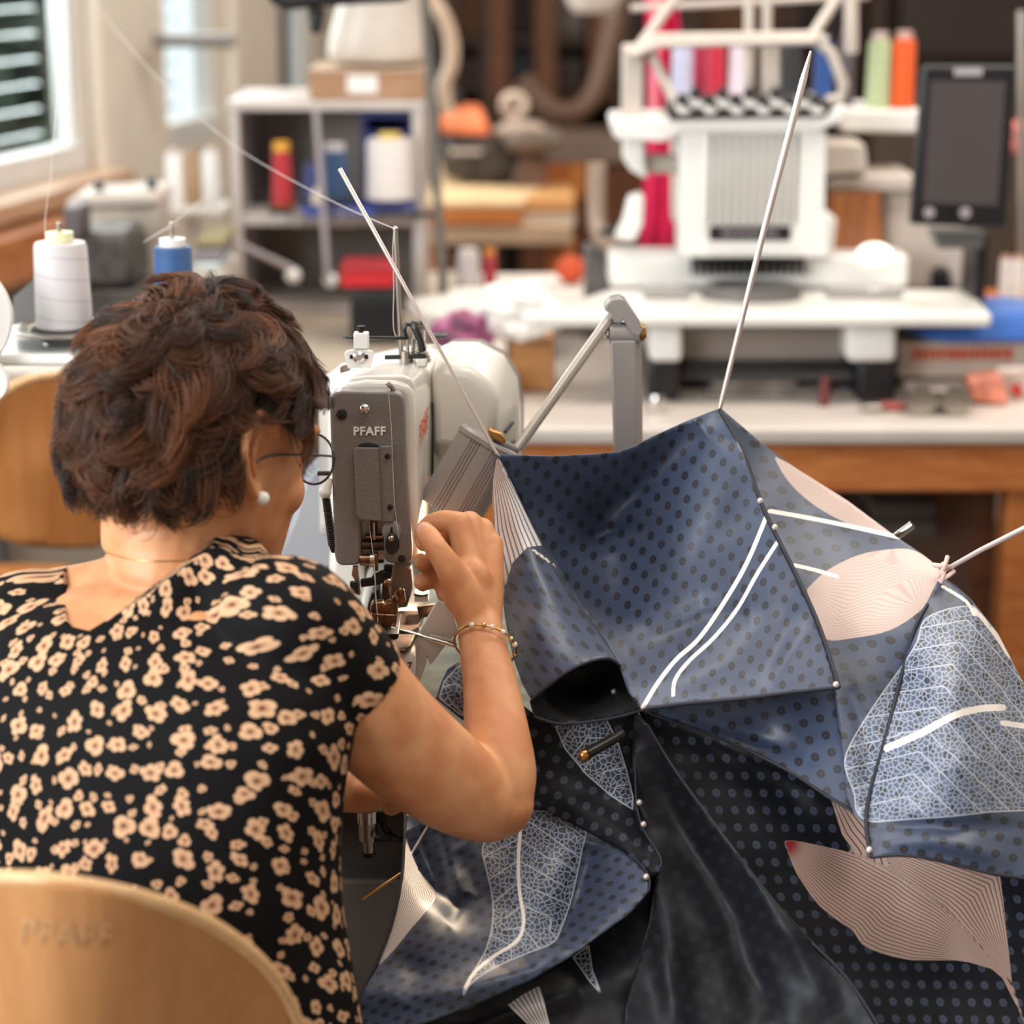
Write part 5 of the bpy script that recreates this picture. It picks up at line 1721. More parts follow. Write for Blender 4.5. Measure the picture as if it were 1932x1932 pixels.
# ================================================================ the seamstress
def bake(mb, voxel, smooth=4, factor=.5):
    me = bpy.data.meshes.new('bake')
    me.from_pydata(mb.v, [], mb.f)
    o = bpy.data.objects.new('bake', me)
    COL.objects.link(o)
    r = o.modifiers.new('r', 'REMESH')
    r.mode = 'VOXEL'
    r.voxel_size = voxel
    if smooth:
        s = o.modifiers.new('s', 'SMOOTH')
        s.factor = factor
        s.iterations = smooth
    dg = bpy.context.evaluated_depsgraph_get()
    dg.update()
    out = bpy.data.meshes.new_from_object(o.evaluated_get(dg))
    bpy.data.objects.remove(o)
    bpy.data.meshes.remove(me)
    return out

def cut(me, mb):
    """subtract the solid mb from the mesh"""
    o = bpy.data.objects.new('cut_a', me)
    COL.objects.link(o)
    m2 = bpy.data.meshes.new('cut_b')
    m2.from_pydata(mb.v, [], mb.f)
    bm = bmesh.new(); bm.from_mesh(m2); bmesh.ops.recalc_face_normals(bm, faces=bm.faces); bm.to_mesh(m2); bm.free()
    c = bpy.data.objects.new('cut_b', m2)
    COL.objects.link(c)
    b = o.modifiers.new('b', 'BOOLEAN')
    b.operation = 'DIFFERENCE'
    b.object = c
    b.solver = 'EXACT'
    dg = bpy.context.evaluated_depsgraph_get()
    dg.update()
    out = bpy.data.meshes.new_from_object(o.evaluated_get(dg))
    bpy.data.objects.remove(o)
    bpy.data.objects.remove(c)
    return out

def mesh_obj(name, me, m, parent):
    for p in me.polygons:
        p.use_smooth = True
    me.materials.clear()
    me.materials.append(m)
    o = bpy.data.objects.new(name, me)
    COL.objects.link(o)
    WM[o.name] = Matrix.Identity(4)
    adopt(o, parent)
    return o

def chain(mb, pts, radii, k=5, n=20, caps=True):
    """tapered limb through the joints (smooth radii, round ends)"""
    P3 = spline([tuple(p) for p in pts], k)
    R = [q.x for q in spline([(r, 0, 0) for r in radii], k)]
    mb.tube(P3, R, n)
    if caps:
        for p, r in ((P3[0], R[0]), (P3[-1], R[-1])):
            mb.ell(p, (r, r, r), n=16, m=10)
    return mb

HC = P(372, 850, 1.70)
HM = Matrix.Translation(HC) @ Matrix.Rotation(math.radians(-37), 4, 'Z') @ Matrix.Rotation(math.radians(-14), 4, 'X') @ Matrix.Rotation(math.radians(2), 4, 'Y')

def H(x, y, z):
    return HM @ Vector((x, y, z))

skin = MB()
# --- head
hs = [(-.118, .083, .035, .018), (-.112, .090, .012, .030), (-.098, .094, -.012, .042), (-.08, .095, -.035, .052), (-.06, .094, -.058, .060), (-.035, .093, -.078, .066), (-.01, .092, -.092, .071), (.02, .095, -.099, .0745), (.05, .094, -.100, .076), (.075, .084, -.094, .072), (.098, .062, -.078, .060), (.113, .034, -.054, .042), (.121, .008, -.03, .02)]
rings = []
for z, yf, yb, w in hs:
    c, d = (yf + yb) / 2, (yf - yb) / 2
    rings.append([H(w * math.copysign(abs(math.cos(a)) ** .72, math.cos(a)), c + d * math.copysign(abs(math.sin(a)) ** .86, math.sin(a)), z) for a in [2 * math.pi * k / 40 for k in range(40)]])
skin.loft(rings)
hr = HM.to_3x3()
# nose, lips, brows, cheeks, chin
skin.loft([[H(*q) for q in r] for r in (((-.007, .09, .025), (.007, .09, .025), (0, .100, .025)), ((-.012, .088, -.01), (.012, .088, -.01), (0, .107, -.006)), ((-.017, .085, -.026), (.017, .085, -.026), (0, .108, -.022)), ((-.012, .085, -.034), (.012, .085, -.034), (0, .101, -.031)))])
for s in (-1, 1):
    skin.ell(H(s * .010, .099, -.024), (.008, .010, .008), hr)
    skin.ell(H(s * .038, .062, -.024), (.026, .022, .024), hr)
    skin.ell(H(s * .030, .086, .030), (.024, .010, .008), hr)
skin.ell(H(0, .093, -.056), (.020, .008, .0055), hr)
skin.ell(H(0, .092, -.065), (.018, .008, .006), hr)
skin.ell(H(0, .083, -.10), (.018, .012, .014), hr)
# --- ears
for s in (-1, 1):
    er = [(-.005, -.034), (-.016, -.023), (-.027, -.005), (-.031, .014), (-.025, .030), (-.006, .038), (.009, .035), (.018, .024), (.016, .012)]
    def E(y, z, o):
        # outline in the ear's own plane, flaring outward towards the back
        yy, zz = y * math.cos(.2) + z * math.sin(-.2), z * math.cos(.2) - y * math.sin(-.2)
        return H(s * (.0715 + o - yy * .24), yy * .97 - .007, zz + .009)
    skin.tube(spline([E(y, z, .008) for y, z in er], 6), [.0046] * 49, 10)
    skin.loft([[E(-.006 + .0225 * math.cos(a) * q, .003 + .033 * math.sin(a) * q, o) for a in [2 * math.pi * k / 20 for k in range(20)]] for q, o in ((.95, -.004), (1.0, .002), (.85, .001), (.5, -.005))])
    skin.tube(spline([E(-.004, -.018, .003), E(-.010, -.004, .004), E(-.008, .012, .004), E(.002, .020, .003)], 5), .0034, 8)
    skin.ell(E(.001, -.034, .001), (.0055, .0085, .0110), hr)
    skin.ell(E(.010, -.006, .002), (.004, .004, .006), hr)
    if s > 0:
        E_LOBE = E(-.003, -.033, .0125)

# --- neck
nb = P(318, 1085, 1.645)
chain(skin, [H(0, -.022, -.03), H(0, -.022, -.075), P(335, 1010, 1.67), nb, P(312, 1150, 1.66)], [.055, .051, .047, .045, .042], 6)
chain(skin, [H(-.01, .02, -.085), P(388, 1040, 1.70), P(360, 1110, 1.68)], [.030, .034, .03], 5)      # throat
for s, q in ((1, P(520, 1130, 1.60)), (-1, P(90, 1150, 1.68))):                                     # trapezius
    chain(skin, [H(s * .02, -.045, -.05), P(322 + s * 40, 1092, 1.65), (P(430, 1140, 1.63) if s > 0 else P(200, 1122, 1.655)), q], [.026, .033, .030, .034], 6)

# --- torso rings: px, py, distance, half width, half depth
YAW = math.radians(-18)
TR = [(322, 1085, 1.645, .062, .048), (315, 1120, 1.635, .11, .068), (308, 1165, 1.62, .148, .082), (302, 1240, 1.60, .163, .092), (300, 1330, 1.585, .163, .10), (300, 1450, 1.57, .152, .102), (298, 1580, 1.555, .147, .10), (296, 1700, 1.545, .150, .105), (294, 1830, 1.535, .160, .115), (290, 1960, 1.53, .172, .125), (288, 2080, 1.53, .178, .13), (288, 2160, 1.535, .165, .12)]
rx = Vector((math.cos(YAW), math.sin(YAW), 0))
ry = Vector((-math.sin(YAW), math.cos(YAW), 0))
def torso(mb, grow, first=0):
    rr = []
    for x, y, Y, w, d in TR[first:]:
        c = P(x, y, Y)
        rr.append([c + rx * ((w + grow) * math.copysign(abs(math.cos(a)) ** .9, math.cos(a))) + ry * ((d + grow) * math.copysign(abs(math.sin(a)) ** .9, math.sin(a))) for a in [2 * math.pi * k / 48 for k in range(48)]])
    mb.loft(rr)
torso(skin, -.006)
# --- right arm
SH = P(548, 1172, 1.572)
AR = [(SH, .046), (P(640, 1272, 1.585), .046), (P(737, 1384, 1.612), .0455), (P(838, 1468, 1.64), .042), (P(915, 1515, 1.66), .034), (P(948, 1516, 1.668), .0275)]
chain(skin, [a for a, r in AR], [r for a, r in AR], 6, 24)
FA = [(P(945, 1522, 1.668), .027), (P(944, 1460, 1.678), .031), (P(938, 1390, 1.70), .0285), (P(926, 1300, 1.735), .0245), (P(913, 1230, 1.762), .0215), (P(906, 1185, 1.782), .0205)]
chain(skin, [a for a, r in FA], [r for a, r in FA], 6, 24)
# --- right hand
def fing(pts, radii):
    chain(skin, [P(*p) for p in pts], radii, 5, 14)
fing([(900, 1185, 1.783), (889, 1090, 1.806), (867, 990, 1.830)], [.018, .0140, .0112])
fing([(906, 1185, 1.786), (898, 1090, 1.815), (886, 988, 1.842)], [.018, .0155, .0120])
fing([(912, 1188, 1.788), (912, 1095, 1.818), (910, 1000, 1.848)], [.016, .0145, .0115])
fing([(916, 1190, 1.79), (924, 1100, 1.815), (929, 1026, 1.842)], [.015, .0130, .0105])
fing([(867, 988, 1.830), (836, 982, 1.838), (808, 994, 1.846), (799, 1012, 1.840), (800, 1026, 1.828)], [.0112, .0098, .0098, .0088, .0078])
fing([(886, 986, 1.842), (850, 1000, 1.868), (822, 1040, 1.872), (806, 1056, 1.856), (796, 1060, 1.845)], [.0112, .0100, .0100, .0094, .0088])
fing([(910, 998, 1.848), (870, 1020, 1.876), (832, 1075, 1.874), (808, 1094, 1.858), (797, 1099, 1.848)], [.0108, .0098, .0098, .0092, .0086])
fing([(929, 1024, 1.842), (900, 1050, 1.868), (862, 1100, 1.866), (838, 1120, 1.85)], [.0098, .009, .0088, .008])
fing([(893, 1165, 1.782), (866, 1108, 1.782), (844, 1066, 1.776), (824, 1036, 1.776), (808, 1013, 1.784), (800, 1002, 1.790)], [.0160, .0155, .0124, .0108, .0106, .0090])
skin.ell(P(882, 1110, 1.805), (.024, .018, .030))
# --- left arm and hand
SHL = P(40, 1195, 1.665)
chain(skin, [SHL, P(60, 1330, 1.73), P(150, 1470, 1.82), P(250, 1540, 1.86)], [.046, .044, .040, .034], 6, 24)
chain(skin, [P(250, 1540, 1.86), P(400, 1530, 1.82), P(540, 1500, 1.765), P(640, 1488, 1.735)], [.033, .031, .026, .021], 6, 24)
chain(skin, [P(640, 1488, 1.735), P(690, 1487, 1.715)], [.021, .022], 5)
for k, (dx, dy_, dY) in enumerate(((0, -18, 0), (10, -6, -.008), (12, 8, -.014), (8, 20, -.018))):
    chain(skin, [P(680 + dx, 1478 + dy_ * .6, 1.715 + dY), P(722 + dx, 1474 + dy_, 1.71 + dY), P(742 + dx, 1490 + dy_, 1.725 + dY), P(730 + dx, 1502 + dy_, 1.74 + dY)], [.011, .0098, .0094, .0085], 5, 14)
chain(skin, [P(672, 1478, 1.72), P(700, 1462, 1.735), P(728, 1462, 1.75), P(745, 1468, 1.758)], [.013, .0115, .0105, .009], 5, 14)
# --- legs under the dress and below
hipL, hipR = P(230, 2110, 1.56), P(350, 2110, 1.54)
kneeL, kneeR = Vector((-.30, 1.98, .50)), Vector((-.06, 1.76, .50))
kneeR = Vector((-.33, 1.78, .50)); kneeL = Vector((-.46, 1.86, .50))
for h_, kn in ((hipL, kneeL), (hipR, kneeR)):
    chain(skin, [h_, (h_ + kn) / 2 + Vector((0, 0, .01)), kn], [.072, .066, .052], 6, 20)
    an = Vector((kn.x + .02, kn.y + .03, .10))
    chain(skin, [kn, kn.lerp(an, .4) - Vector((0, .01, 0)), an], [.050, .048, .032], 6, 20)
    chain(skin, [an, an + Vector((.01, .04, -.05)), an + Vector((.04, .16, -.075))], [.032, .032, .022], 5, 16)

SKIN, g, b = new_mat('warm skin')
tc = g.n('ShaderNodeTexCoord').outputs['Object']
nz = g.noise(tc, 30, 4)
g.put(b.inputs['Base Color'], g.mix(g.step(nz, .3, .7), lin('#cb875b'), lin('#dc9f72')))
b.inputs['Roughness'].default_value = .48
b.inputs['Subsurface Weight'].default_value = .18
b.inputs['Subsurface Radius'].default_value = (.012, .004, .002)
b.inputs['Specular IOR Level'].default_value = .4
g.put(b.inputs['Normal'], g.bump(g.noise(tc, 420, 3), .12, .0006))

WOM = thing('person', 'woman with short brown hair in a black floral dress sewing at the machine', 'person', (P(300, 2160, 1.53).x, 1.53, .454))
sk = bake(skin, .0026, 5)
body = mesh_obj('body', sk, SKIN, WOM)

NAIL = mat('nail', '#d99a86', .25, coat=.4, var=.02)
nd = (P(800, 1002, 1.790) - P(824, 1036, 1.776)).normalized()
nt_ = (CAM - P(802, 1005, 1.79)).normalized()
nt_ = (nt_ - nd * nt_.dot(nd)).normalized()
nr = Matrix((nd.cross(nt_), nt_, nd)).transposed()
MB().ell(P(803, 1007, 1.788) + nt_ * .0082, (.0058, .0022, .0070), nr).build('thumb_nail', NAIL, body)
# --- dress
dr = MB()
torso(dr, .0015, 1)
chain(dr, [P(500, 1180, 1.585), SH, P(610, 1238, 1.58), P(668, 1302, 1.592)], [.05, .0515, .0500, .0490], 6, 24, caps=False)
dr.ell(P(525, 1165, 1.59), (.052, .052, .050))
chain(dr, [P(235, 1175, 1.635), P(310, 1150, 1.632), P(400, 1108, 1.634), P(470, 1125, 1.62)], [.046, .062, .056, .038], 6)
chain(dr, [P(120, 1200, 1.65), SHL, P(48, 1290, 1.70)], [.052, .0515, .050], 6, 24)
for s, q in ((1, P(505, 1138, 1.60)), (-1, P(60, 1172, 1.675))):
    chain(dr, [(P(408, 1122, 1.618) if s > 0 else P(150, 1150, 1.655)), q], [.037, .038], 6)
for h_, kn in ((hipL, kneeL), (hipR, kneeR)):
    chain(dr, [h_, (h_ + kn) / 2 + Vector((0, 0, .012)), kn + Vector((0, .02, 0))], [.085, .082, .07], 6, 20)
dr.loft([[Vector((x, y, z)) for x, y, z in r] for r in (((-.42, 1.62, .44), (-.14, 1.60, .44), (-.14, 1.60, .56), (-.42, 1.62, .56)), ((-.52, 1.86, .40), (-.26, 1.82, .40), (-.26, 1.82, .55), (-.52, 1.86, .55)))])
dm = bake(dr, .005, 6)
nk = [(112, 1040), (116, 1070), (132, 1108), (158, 1146), (186, 1160), (232, 1143), (282, 1112), (335, 1076), (392, 1046), (415, 1050), (450, 1064), (478, 1062), (500, 1030), (450, 900), (180, 900)]
dm = cut(dm, MB().prism([Vector((q.x, 1.42, q.z)) for q in [P(x, y, float(np.interp(x, [110, 160, 200, 400], [1.655, 1.625, 1.60, 1.588]))) for x, y in nk]], (0, .42, 0)))
# surface coordinates of the print (around the body and up)
n = len(dm.vertices)
co = np.zeros(n * 3); dm.vertices.foreach_get('co', co); co = co.reshape(-1, 3)
cz = np.array([[P(x, y, Y).z, P(x, y, Y).x, Y] for x, y, Y, w, d in TR])[::-1]
cx_ = np.interp(co[:, 2], cz[:, 0], cz[:, 1]); cy_ = np.interp(co[:, 2], cz[:, 0], cz[:, 2])
a = np.arctan2(co[:, 0] - cx_, -(co[:, 1] - cy_) + .02)
uv = np.stack([a * .150, co[:, 2] + .75 * (co[:, 1] - 1.55), np.zeros(n)], 1)
at = dm.attributes.new('print', 'FLOAT_VECTOR', 'POINT')
at.data.foreach_set('vector', uv.astype(np.float32).ravel())

DRESS, g, b = new_mat('floral print')
pv = g.n('ShaderNodeAttribute', attribute_name='print').outputs['Vector']
nzv = g.n('ShaderNodeTexNoise'); nzv.inputs['Scale'].default_value = 60; nzv.inputs['Detail'].default_value = 1
g.put(nzv.inputs['Vector'], pv)
pv = g.vm('ADD', pv, g.vm('SCALE', g.vm('SUBTRACT', nzv.outputs['Color'], (.5, .5, .5)), .004))
def flowers(scale, off, rmin, rvar, n_pet, seed):
    vo = g.n('ShaderNodeTexVoronoi', voronoi_dimensions='2D', feature='F1')
    vo.inputs['Scale'].default_value = scale
    vo.inputs['Randomness'].default_value = .62
    q = g.vm('ADD', pv, off)
    g.put(vo.inputs['Vector'], q)
    d = g.vm('SUBTRACT', q, vo.outputs['Position'])
    x = g.xyz(d)
    c = g.xyz(vo.outputs['Color'])
    # squash every flower in its own direction
    ang0 = g.m('MULTIPLY', c[1], 6.28)
    th = g.m('SUBTRACT', g.m('ARCTAN2', x[1], x[0]), ang0)
    r = g.m('MULTIPLY', g.vm('LENGTH', g.vm('MULTIPLY', d, (1, 1, 0))), scale)
    r = g.m('MULTIPLY', r, g.m('ADD', 1.0, g.m('MULTIPLY', g.m('POWER', g.m('SINE', th), 2.0), g.m('MULTIPLY', c[2], .55))))
    R = g.m('ADD', g.m('MULTIPLY', c[0], rvar), rmin)
    k = g.m('ADD', 3.0, g.m('FLOOR', g.m('MULTIPLY', c[2], 2.99)))
    pet = g.m('ABSOLUTE', g.m('COSINE', g.m('MULTIPLY', th, g.m('MULTIPLY', k, .5))))
    lim = g.m('MULTIPLY', R, g.m('ADD', .62, g.m('MULTIPLY', g.m('POWER', pet, .55), .42)))
    mask = g.step(g.m('SUBTRACT', lim, r), -.012, .03)
    core = g.m('SUBTRACT', 1.0, g.step(g.m('DIVIDE', r, R), .08, .26))
    ring = g.m('SUBTRACT', 1.0, g.step(g.m('DIVIDE', r, R), .22, .6))
    return mask, core, ring, c
f1 = flowers(36, (0, 0, 0), .25, .17, 4, 1)
f2 = flowers(50, (.37, .21, 0), .13, .17, 3, 2)
base = lin('#0b090a')
cream = g.mix(g.noise(pv, 300, 2), lin('#dcb491'), lin('#c3946f'))
def paint(prev, f):
    col = g.mix(g.m('MULTIPLY', f[2], .75), cream, lin('#a06c4c'))
    col = g.mix(g.m('MULTIPLY', f[1], .9), col, lin('#1c1412'))
    return g.mix(f[0], prev, col)
col = paint(base, f2)
col = paint(col, f1)
g.put(b.inputs['Base Color'], col)
b.inputs['Roughness'].default_value = .75
b.inputs['Specular IOR Level'].default_value = .15
tc = g.n('ShaderNodeTexCoord').outputs['Object']
g.put(b.inputs['Normal'], g.bump(g.noise(tc, 14, 3), .35, .012))
dress = mesh_obj('dress', dm, DRESS, WOM)
dress['label'] = 'black dress with cream blossoms'
# narrow neck binding
nl = [P(x, y, 1.56) for x, y in nk[1:11]]

# --- eyes, glasses, earring, necklace, bracelet
for s in (-1, 1):
    MB().ell(H(s * .031, .0835, .012), (.012, .012, .012)).build('eye', mat('eye white', '#e8e2dc', .2), body)
FRM = mat('thin dark frame', '#4a4348', .25, .5)
m = MB()
for s in (-1, 1):
    pts = [H(s * .033 + .0255 * math.cos(a), .112 - abs(s * .033 + .0255 * math.cos(a)) * .12, .004 + .0215 * math.sin(a)) for a in [i * math.pi / 16 for i in range(33)]]
    m.tube(pts, .0011, 6, cap=False)
    m.tube(spline([H(s * .0585, .105, .010), H(s * .068, .088, .012), H(s * .076, .03, .012), H(s * .078, -.004, .008), H(s * .074, -.022, -.008)], 6), .0011, 6)
m.tube(spline([H(-.0075, .111, .008), H(0, .115, .011), H(.0075, .111, .008)], 5), .0011, 6)
gl = m.build('glasses', FRM, WOM, sharp=80)
gl['label'] = 'thin framed glasses'
LENS = glass_mat('spectacle lens', '#f2f5f8', .12)
for s in (-1, 1):
    m = MB()
    ring = [H(s * .033 + .025 * math.cos(a), .112 - abs(s * .033 + .025 * math.cos(a)) * .12, .004 + .021 * math.sin(a)) for a in [i * math.pi / 20 for i in range(40)]]
    m.prism(ring, HM.to_3x3() @ Vector((0, .001, 0)))
    m.build('lens', LENS, gl)
ep_ = P(481, 917, 1.0)
d = ray(481, 917)
# pearl on the ear lobe
lob = E_LOBE
PE = MB().ell(lob, (.0058, .0058, .0058)).build('earring', mat('white pearl', '#f4efe8', .12, coat=.6, var=.01), WOM)
PE['label'] = 'white pearl earring'
m = MB()
pts = []
for i in range(25):
    t_ = i / 24
    x = 205 + (410 - 205) * t_
    y = 1014 - 20 * math.sin(t_ * math.pi * .5)
    pts.append((x, y))
GOLD = mat('gold', '#d9b27a', .2, 1.0, var=.03)
from mathutils.bvhtree import BVHTree
bv = BVHTree.FromPolygons([v.co.copy() for v in sk.vertices], [tuple(p.vertices) for p in sk.polygons])
ncx = P(330, 1008, 1.67)
nring = []
for i in range(49):
    a = i * math.pi / 24
    dd = Vector((math.cos(a), math.sin(a), 0))
    o_ = ncx + dd * .16 + Vector((0, 0, -.012 - .008 * math.sin(a) - .05 * max(0, math.sin(a + .5))))
    h = bv.ray_cast(o_, -dd)
    nring.append((h[0] if h[0] is not None else ncx + dd * .05) + dd * .0006)
m.tube(nring, .0007, 5, cap=False)
nk_ = m.build('necklace', GOLD, WOM, sharp=80)
nk_['label'] = 'thin gold necklace'
wc = P(915, 1218, 1.768)
fa = (FA[5][0] - FA[3][0]).normalized()
u_ = fa.orthogonal().normalized(); u_ = (Vector((1, 0, 0)) - fa * fa.x).normalized(); w_ = fa.cross(u_)
m = MB()
br = [wc + u_ * .0262 * math.cos(a) + w_ * .0262 * math.sin(a) + fa * (.010 * math.cos(a + 2.6)) for a in [i * math.pi / 24 for i in range(49)]]
m.tube(br, .0012, 6, cap=False)
bc = m.build('bracelet', GOLD, WOM, sharp=80)
bc['label'] = 'thin gold bracelet with small beads'
PEARL = mat('small pale bead', '#e9dcc8', .15, coat=.5)
for i, k in enumerate((2, 5, 8, 12, 15, 33, 36, 38, 41, 44, 46)):
    MB().ell(br[k], (.0026, .0026, .0026), n=12, m=8).build('bead', PEARL if i % 3 else GOLD, bc)

# --- hair: a dark cap and many strands combed into locks
def zlim(phi):
    return np.interp(abs(phi), [0, .9, 1.25, 1.5, 1.75, 2.05, 2.4, 3.15], [.070, .050, .034, .022, .034, -.008, -.030, -.036])
SKC = np.array([0, -.006, .012]); SKR = np.array([.079, .100, .110])
def skull(d):
    p = SKC + d * SKR
    # the head narrows below the ears
    k = np.clip((-p[..., 2] - .01) / .09, 0, 1)[..., None]
    q = p.copy()
    q[..., 0] = p[..., 0] * (1 - .02 * k[..., 0])
    q[..., 1] = p[..., 1] + np.where(p[..., 1] < 0, .012 * k[..., 0], 0)
    return q
def hgt(d):
    """thickness of the hair over the skull"""
    back = np.clip(-d[..., 1], 0, 1)
    up = np.clip(d[..., 2], 0, 1)
    low = np.clip(-d[..., 2] - .25, 0, 1)
    front = np.clip(d[..., 1], 0, 1)
    return .014 + .007 * back + .003 * up + .014 * front * up - .012 * low
cap = MB()
bm = bmesh.new()
bmesh.ops.create_icosphere(bm, subdivisions=5, radius=1)
dirs = np.array([v.co for v in bm.verts])
sk_p = skull(dirs)
phi = np.arctan2(sk_p[:, 0], sk_p[:, 1])
over = sk_p[:, 2] - zlim(phi)
hh = .004 + hgt(dirs) * .42
lump = np.array([noise.noise(Vector(d) * 4.5) + .6 * noise.noise(Vector(d) * 9) for d in dirs])
hh = hh * (1 + .35 * lump) * np.clip(over / .03, 0, 1) + np.where(over < 0, -.012, 0)
q = sk_p + dirs * hh[:, None]
keep = (over > .004) & ~((np.abs(sk_p[:, 0]) > .045) & (sk_p[:, 1] > -.03) & (sk_p[:, 1] < .03) & (sk_p[:, 2] < .036))
cap.add([HM @ Vector(x) for x in q], [tuple(v.index for v in f.verts) for f in bm.faces if all(keep[v.index] for v in f.verts)])
bm.free()
CAPM = mat('dark brown under hair', '#22140d', .9, var=.25, vs=60, spec=.05)
hair_cap = cap.build('hair', CAPM, WOM, sharp=180)
hair_cap['label'] = 'short wavy dark brown hair'

def unit(v):
    return v / np.maximum(np.linalg.norm(v, axis=-1, keepdims=True), 1e-9)

def nvec(p, sc, seed):
    out = np.zeros_like(p)
    for i, x in enumerate(p):
        v = noise.noise_vector(Vector(x * sc) + Vector((seed, seed * 1.3, -seed)))
        out[i] = v
    return out

NP = 12
crown = unit(np.array([[.15, -.45, .9]]))[0]
def grow(roots, lens, htar, kap, a0):
    """strand paths over the skull: combed away from the crown, each lock turning its own way, rising into the volume"""
    d = roots.copy()
    lens = lens * np.interp(skull(roots)[:, 2], [-.04, .05], [.30, 1.0])
    pts = []
    for k in range(NP):
        s = k / (NP - 1)
        h = htar * (1 - (1 - s) ** 2.4)
        pts.append(skull(d) + d * h[:, None])
        flow = d - crown
        flow = flow - d * (flow * d).sum(1, keepdims=True)
        fl = np.linalg.norm(flow, axis=1, keepdims=True)
        flow = unit(flow) * np.clip(fl * 1.8, 0, 1)
        sw = np.cross(d, flow)
        nz = nvec(d, 5.0, 12.3) * (.5 + .9 * np.clip(1 - fl * 1.8, 0, 1))
        ang = (a0 + kap * s)[:, None]
        step = flow * np.cos(ang) + sw * np.sin(ang) + nz
        step = step - d * (step * d).sum(1, keepdims=True)
        d = unit(d + unit(step) * (lens / NP / .105)[:, None])
    return np.stack(pts, 1)

def sample_roots(n):
    out = []
    while len(out) < n:
        d = RNG.normal(size=(n * 2, 3)); d = unit(d)
        p = skull(d)
        ph = np.arctan2(p[:, 0], p[:, 1])
        ok = p[:, 2] > zlim(ph) + .002
        out += list(d[ok])
    out = out[:int(n * .76)]
    c = unit(crown + RNG.normal(0, .34, (n - len(out), 3)))
    return np.vstack([np.array(out), c])

NL, NS = 440, 26000
lr = sample_roots(NL)
lroot = skull(lr)
wave = np.array([noise.noise(Vector(x) * 2.4 + Vector((9, 3, 1))) for x in lr])
lkap = RNG.choice([-1, 1], NL) * RNG.uniform(1.2, 3.4, NL)
la0 = wave * 1.8 - lkap * .35
lp = grow(lr, RNG.uniform(.055, .09, NL), hgt(lr) * RNG.uniform(.6, 1.5, NL), lkap, la0)
ltone = np.clip(.36 + .5 * np.array([noise.noise(Vector(x) * 4.1 + Vector((4, 1, 0))) for x in lr]) + RNG.normal(0, .2, NL), 0, 1)
sr_ = sample_roots(NS)
near = np.zeros(NS, int)
for i in range(0, NS, 3000):
    dd = sr_[i:i + 3000] @ lr.T + RNG.normal(0, .003, (len(sr_[i:i + 3000]), NL))
    near[i:i + 3000] = dd.argmax(1)
sp_ = grow(sr_, RNG.uniform(.05, .09, NS), hgt(sr_) * RNG.uniform(.5, 1.25, NS), lkap[near], la0[near])
w = np.linspace(0, 1, NP)[None, :, None]
clump = np.interp(skull(sr_)[:, 2], [-.03, .03], [.35, .78])[:, None, None]
tgt = lp[near]
sp_ = sp_ * (1 - w * clump) + (tgt + (skull(sr_) - lroot[near])[:, None, :] * (1 - w * .75)) * (w * clump)
sp_ += RNG.normal(0, .0011, (NS, 1, 3)) * w
tone = np.clip(ltone[near] + RNG.normal(0, .12, NS), 0, 1)
# no hair over the ears
loc_ = sp_
bad = ((np.abs(loc_[..., 0]) > .05) & (loc_[..., 1] > -.034) & (loc_[..., 1] < .018) & (loc_[..., 2] < np.where(loc_[..., 1] > .004, .026, .036))).any(1) | ((np.abs(loc_[..., 0]) > .03) & (loc_[..., 1] > .0) & (loc_[..., 2] < -.012)).any(1) | ((loc_[..., 1] > .050) & (loc_[..., 2] < .050)).any(1)
sp_ = sp_[~bad]; tone = tone[~bad]; NS = len(sp_)
hc = bpy.data.hair_curves.new('hair_strands')
hc.add_curves([NP] * NS)
wpts = sp_.reshape(-1, 3)
Mx = np.array(HM)
wpts = wpts @ Mx[:3, :3].T + Mx[:3, 3]
hc.attributes['position'].data.foreach_set('vector', wpts.astype(np.float32).ravel())
ra = hc.attributes.get('radius') or hc.attributes.new('radius', 'FLOAT', 'POINT')
rad = np.tile(np.linspace(.00042, .00016, NP), NS) 
ra.data.foreach_set('value', rad.astype(np.float32))
ta = hc.attributes.new('tone', 'FLOAT', 'CURVE')
ta.data.foreach_set('value', tone.astype(np.float32))
HAIR = bpy.data.materials.new('brown hair')
HAIR.use_nodes = True
nt = HAIR.node_tree
nt.nodes.clear()
g = G(HAIR)
out = g.n('ShaderNodeOutputMaterial')
hb = g.n('ShaderNodeBsdfPrincipled')
tn = g.attr('tone')
g.put(hb.inputs['Base Color'], g.mix(tn, lin('#22120b'), lin('#784728')))
hb.inputs['Roughness'].default_value = .38
hb.inputs['Specular IOR Level'].default_value = .35
nt.links.new(hb.outputs[0], out.inputs[0])
hc.materials.append(HAIR)
ho = bpy.data.objects.new('hair_strands', hc)
COL.objects.link(ho)
WM[ho.name] = Matrix.Identity(4)
adopt(ho, hair_cap)
# ================================================================ the umbrella being sewn
UMB = thing('umbrella', 'large navy ring patterned umbrella with leaf print being sewn, its ribs sticking up', 'umbrella', (P(1400, 1900, 1.62).x, 1.64, P(1400, 2060, 1.6).z))

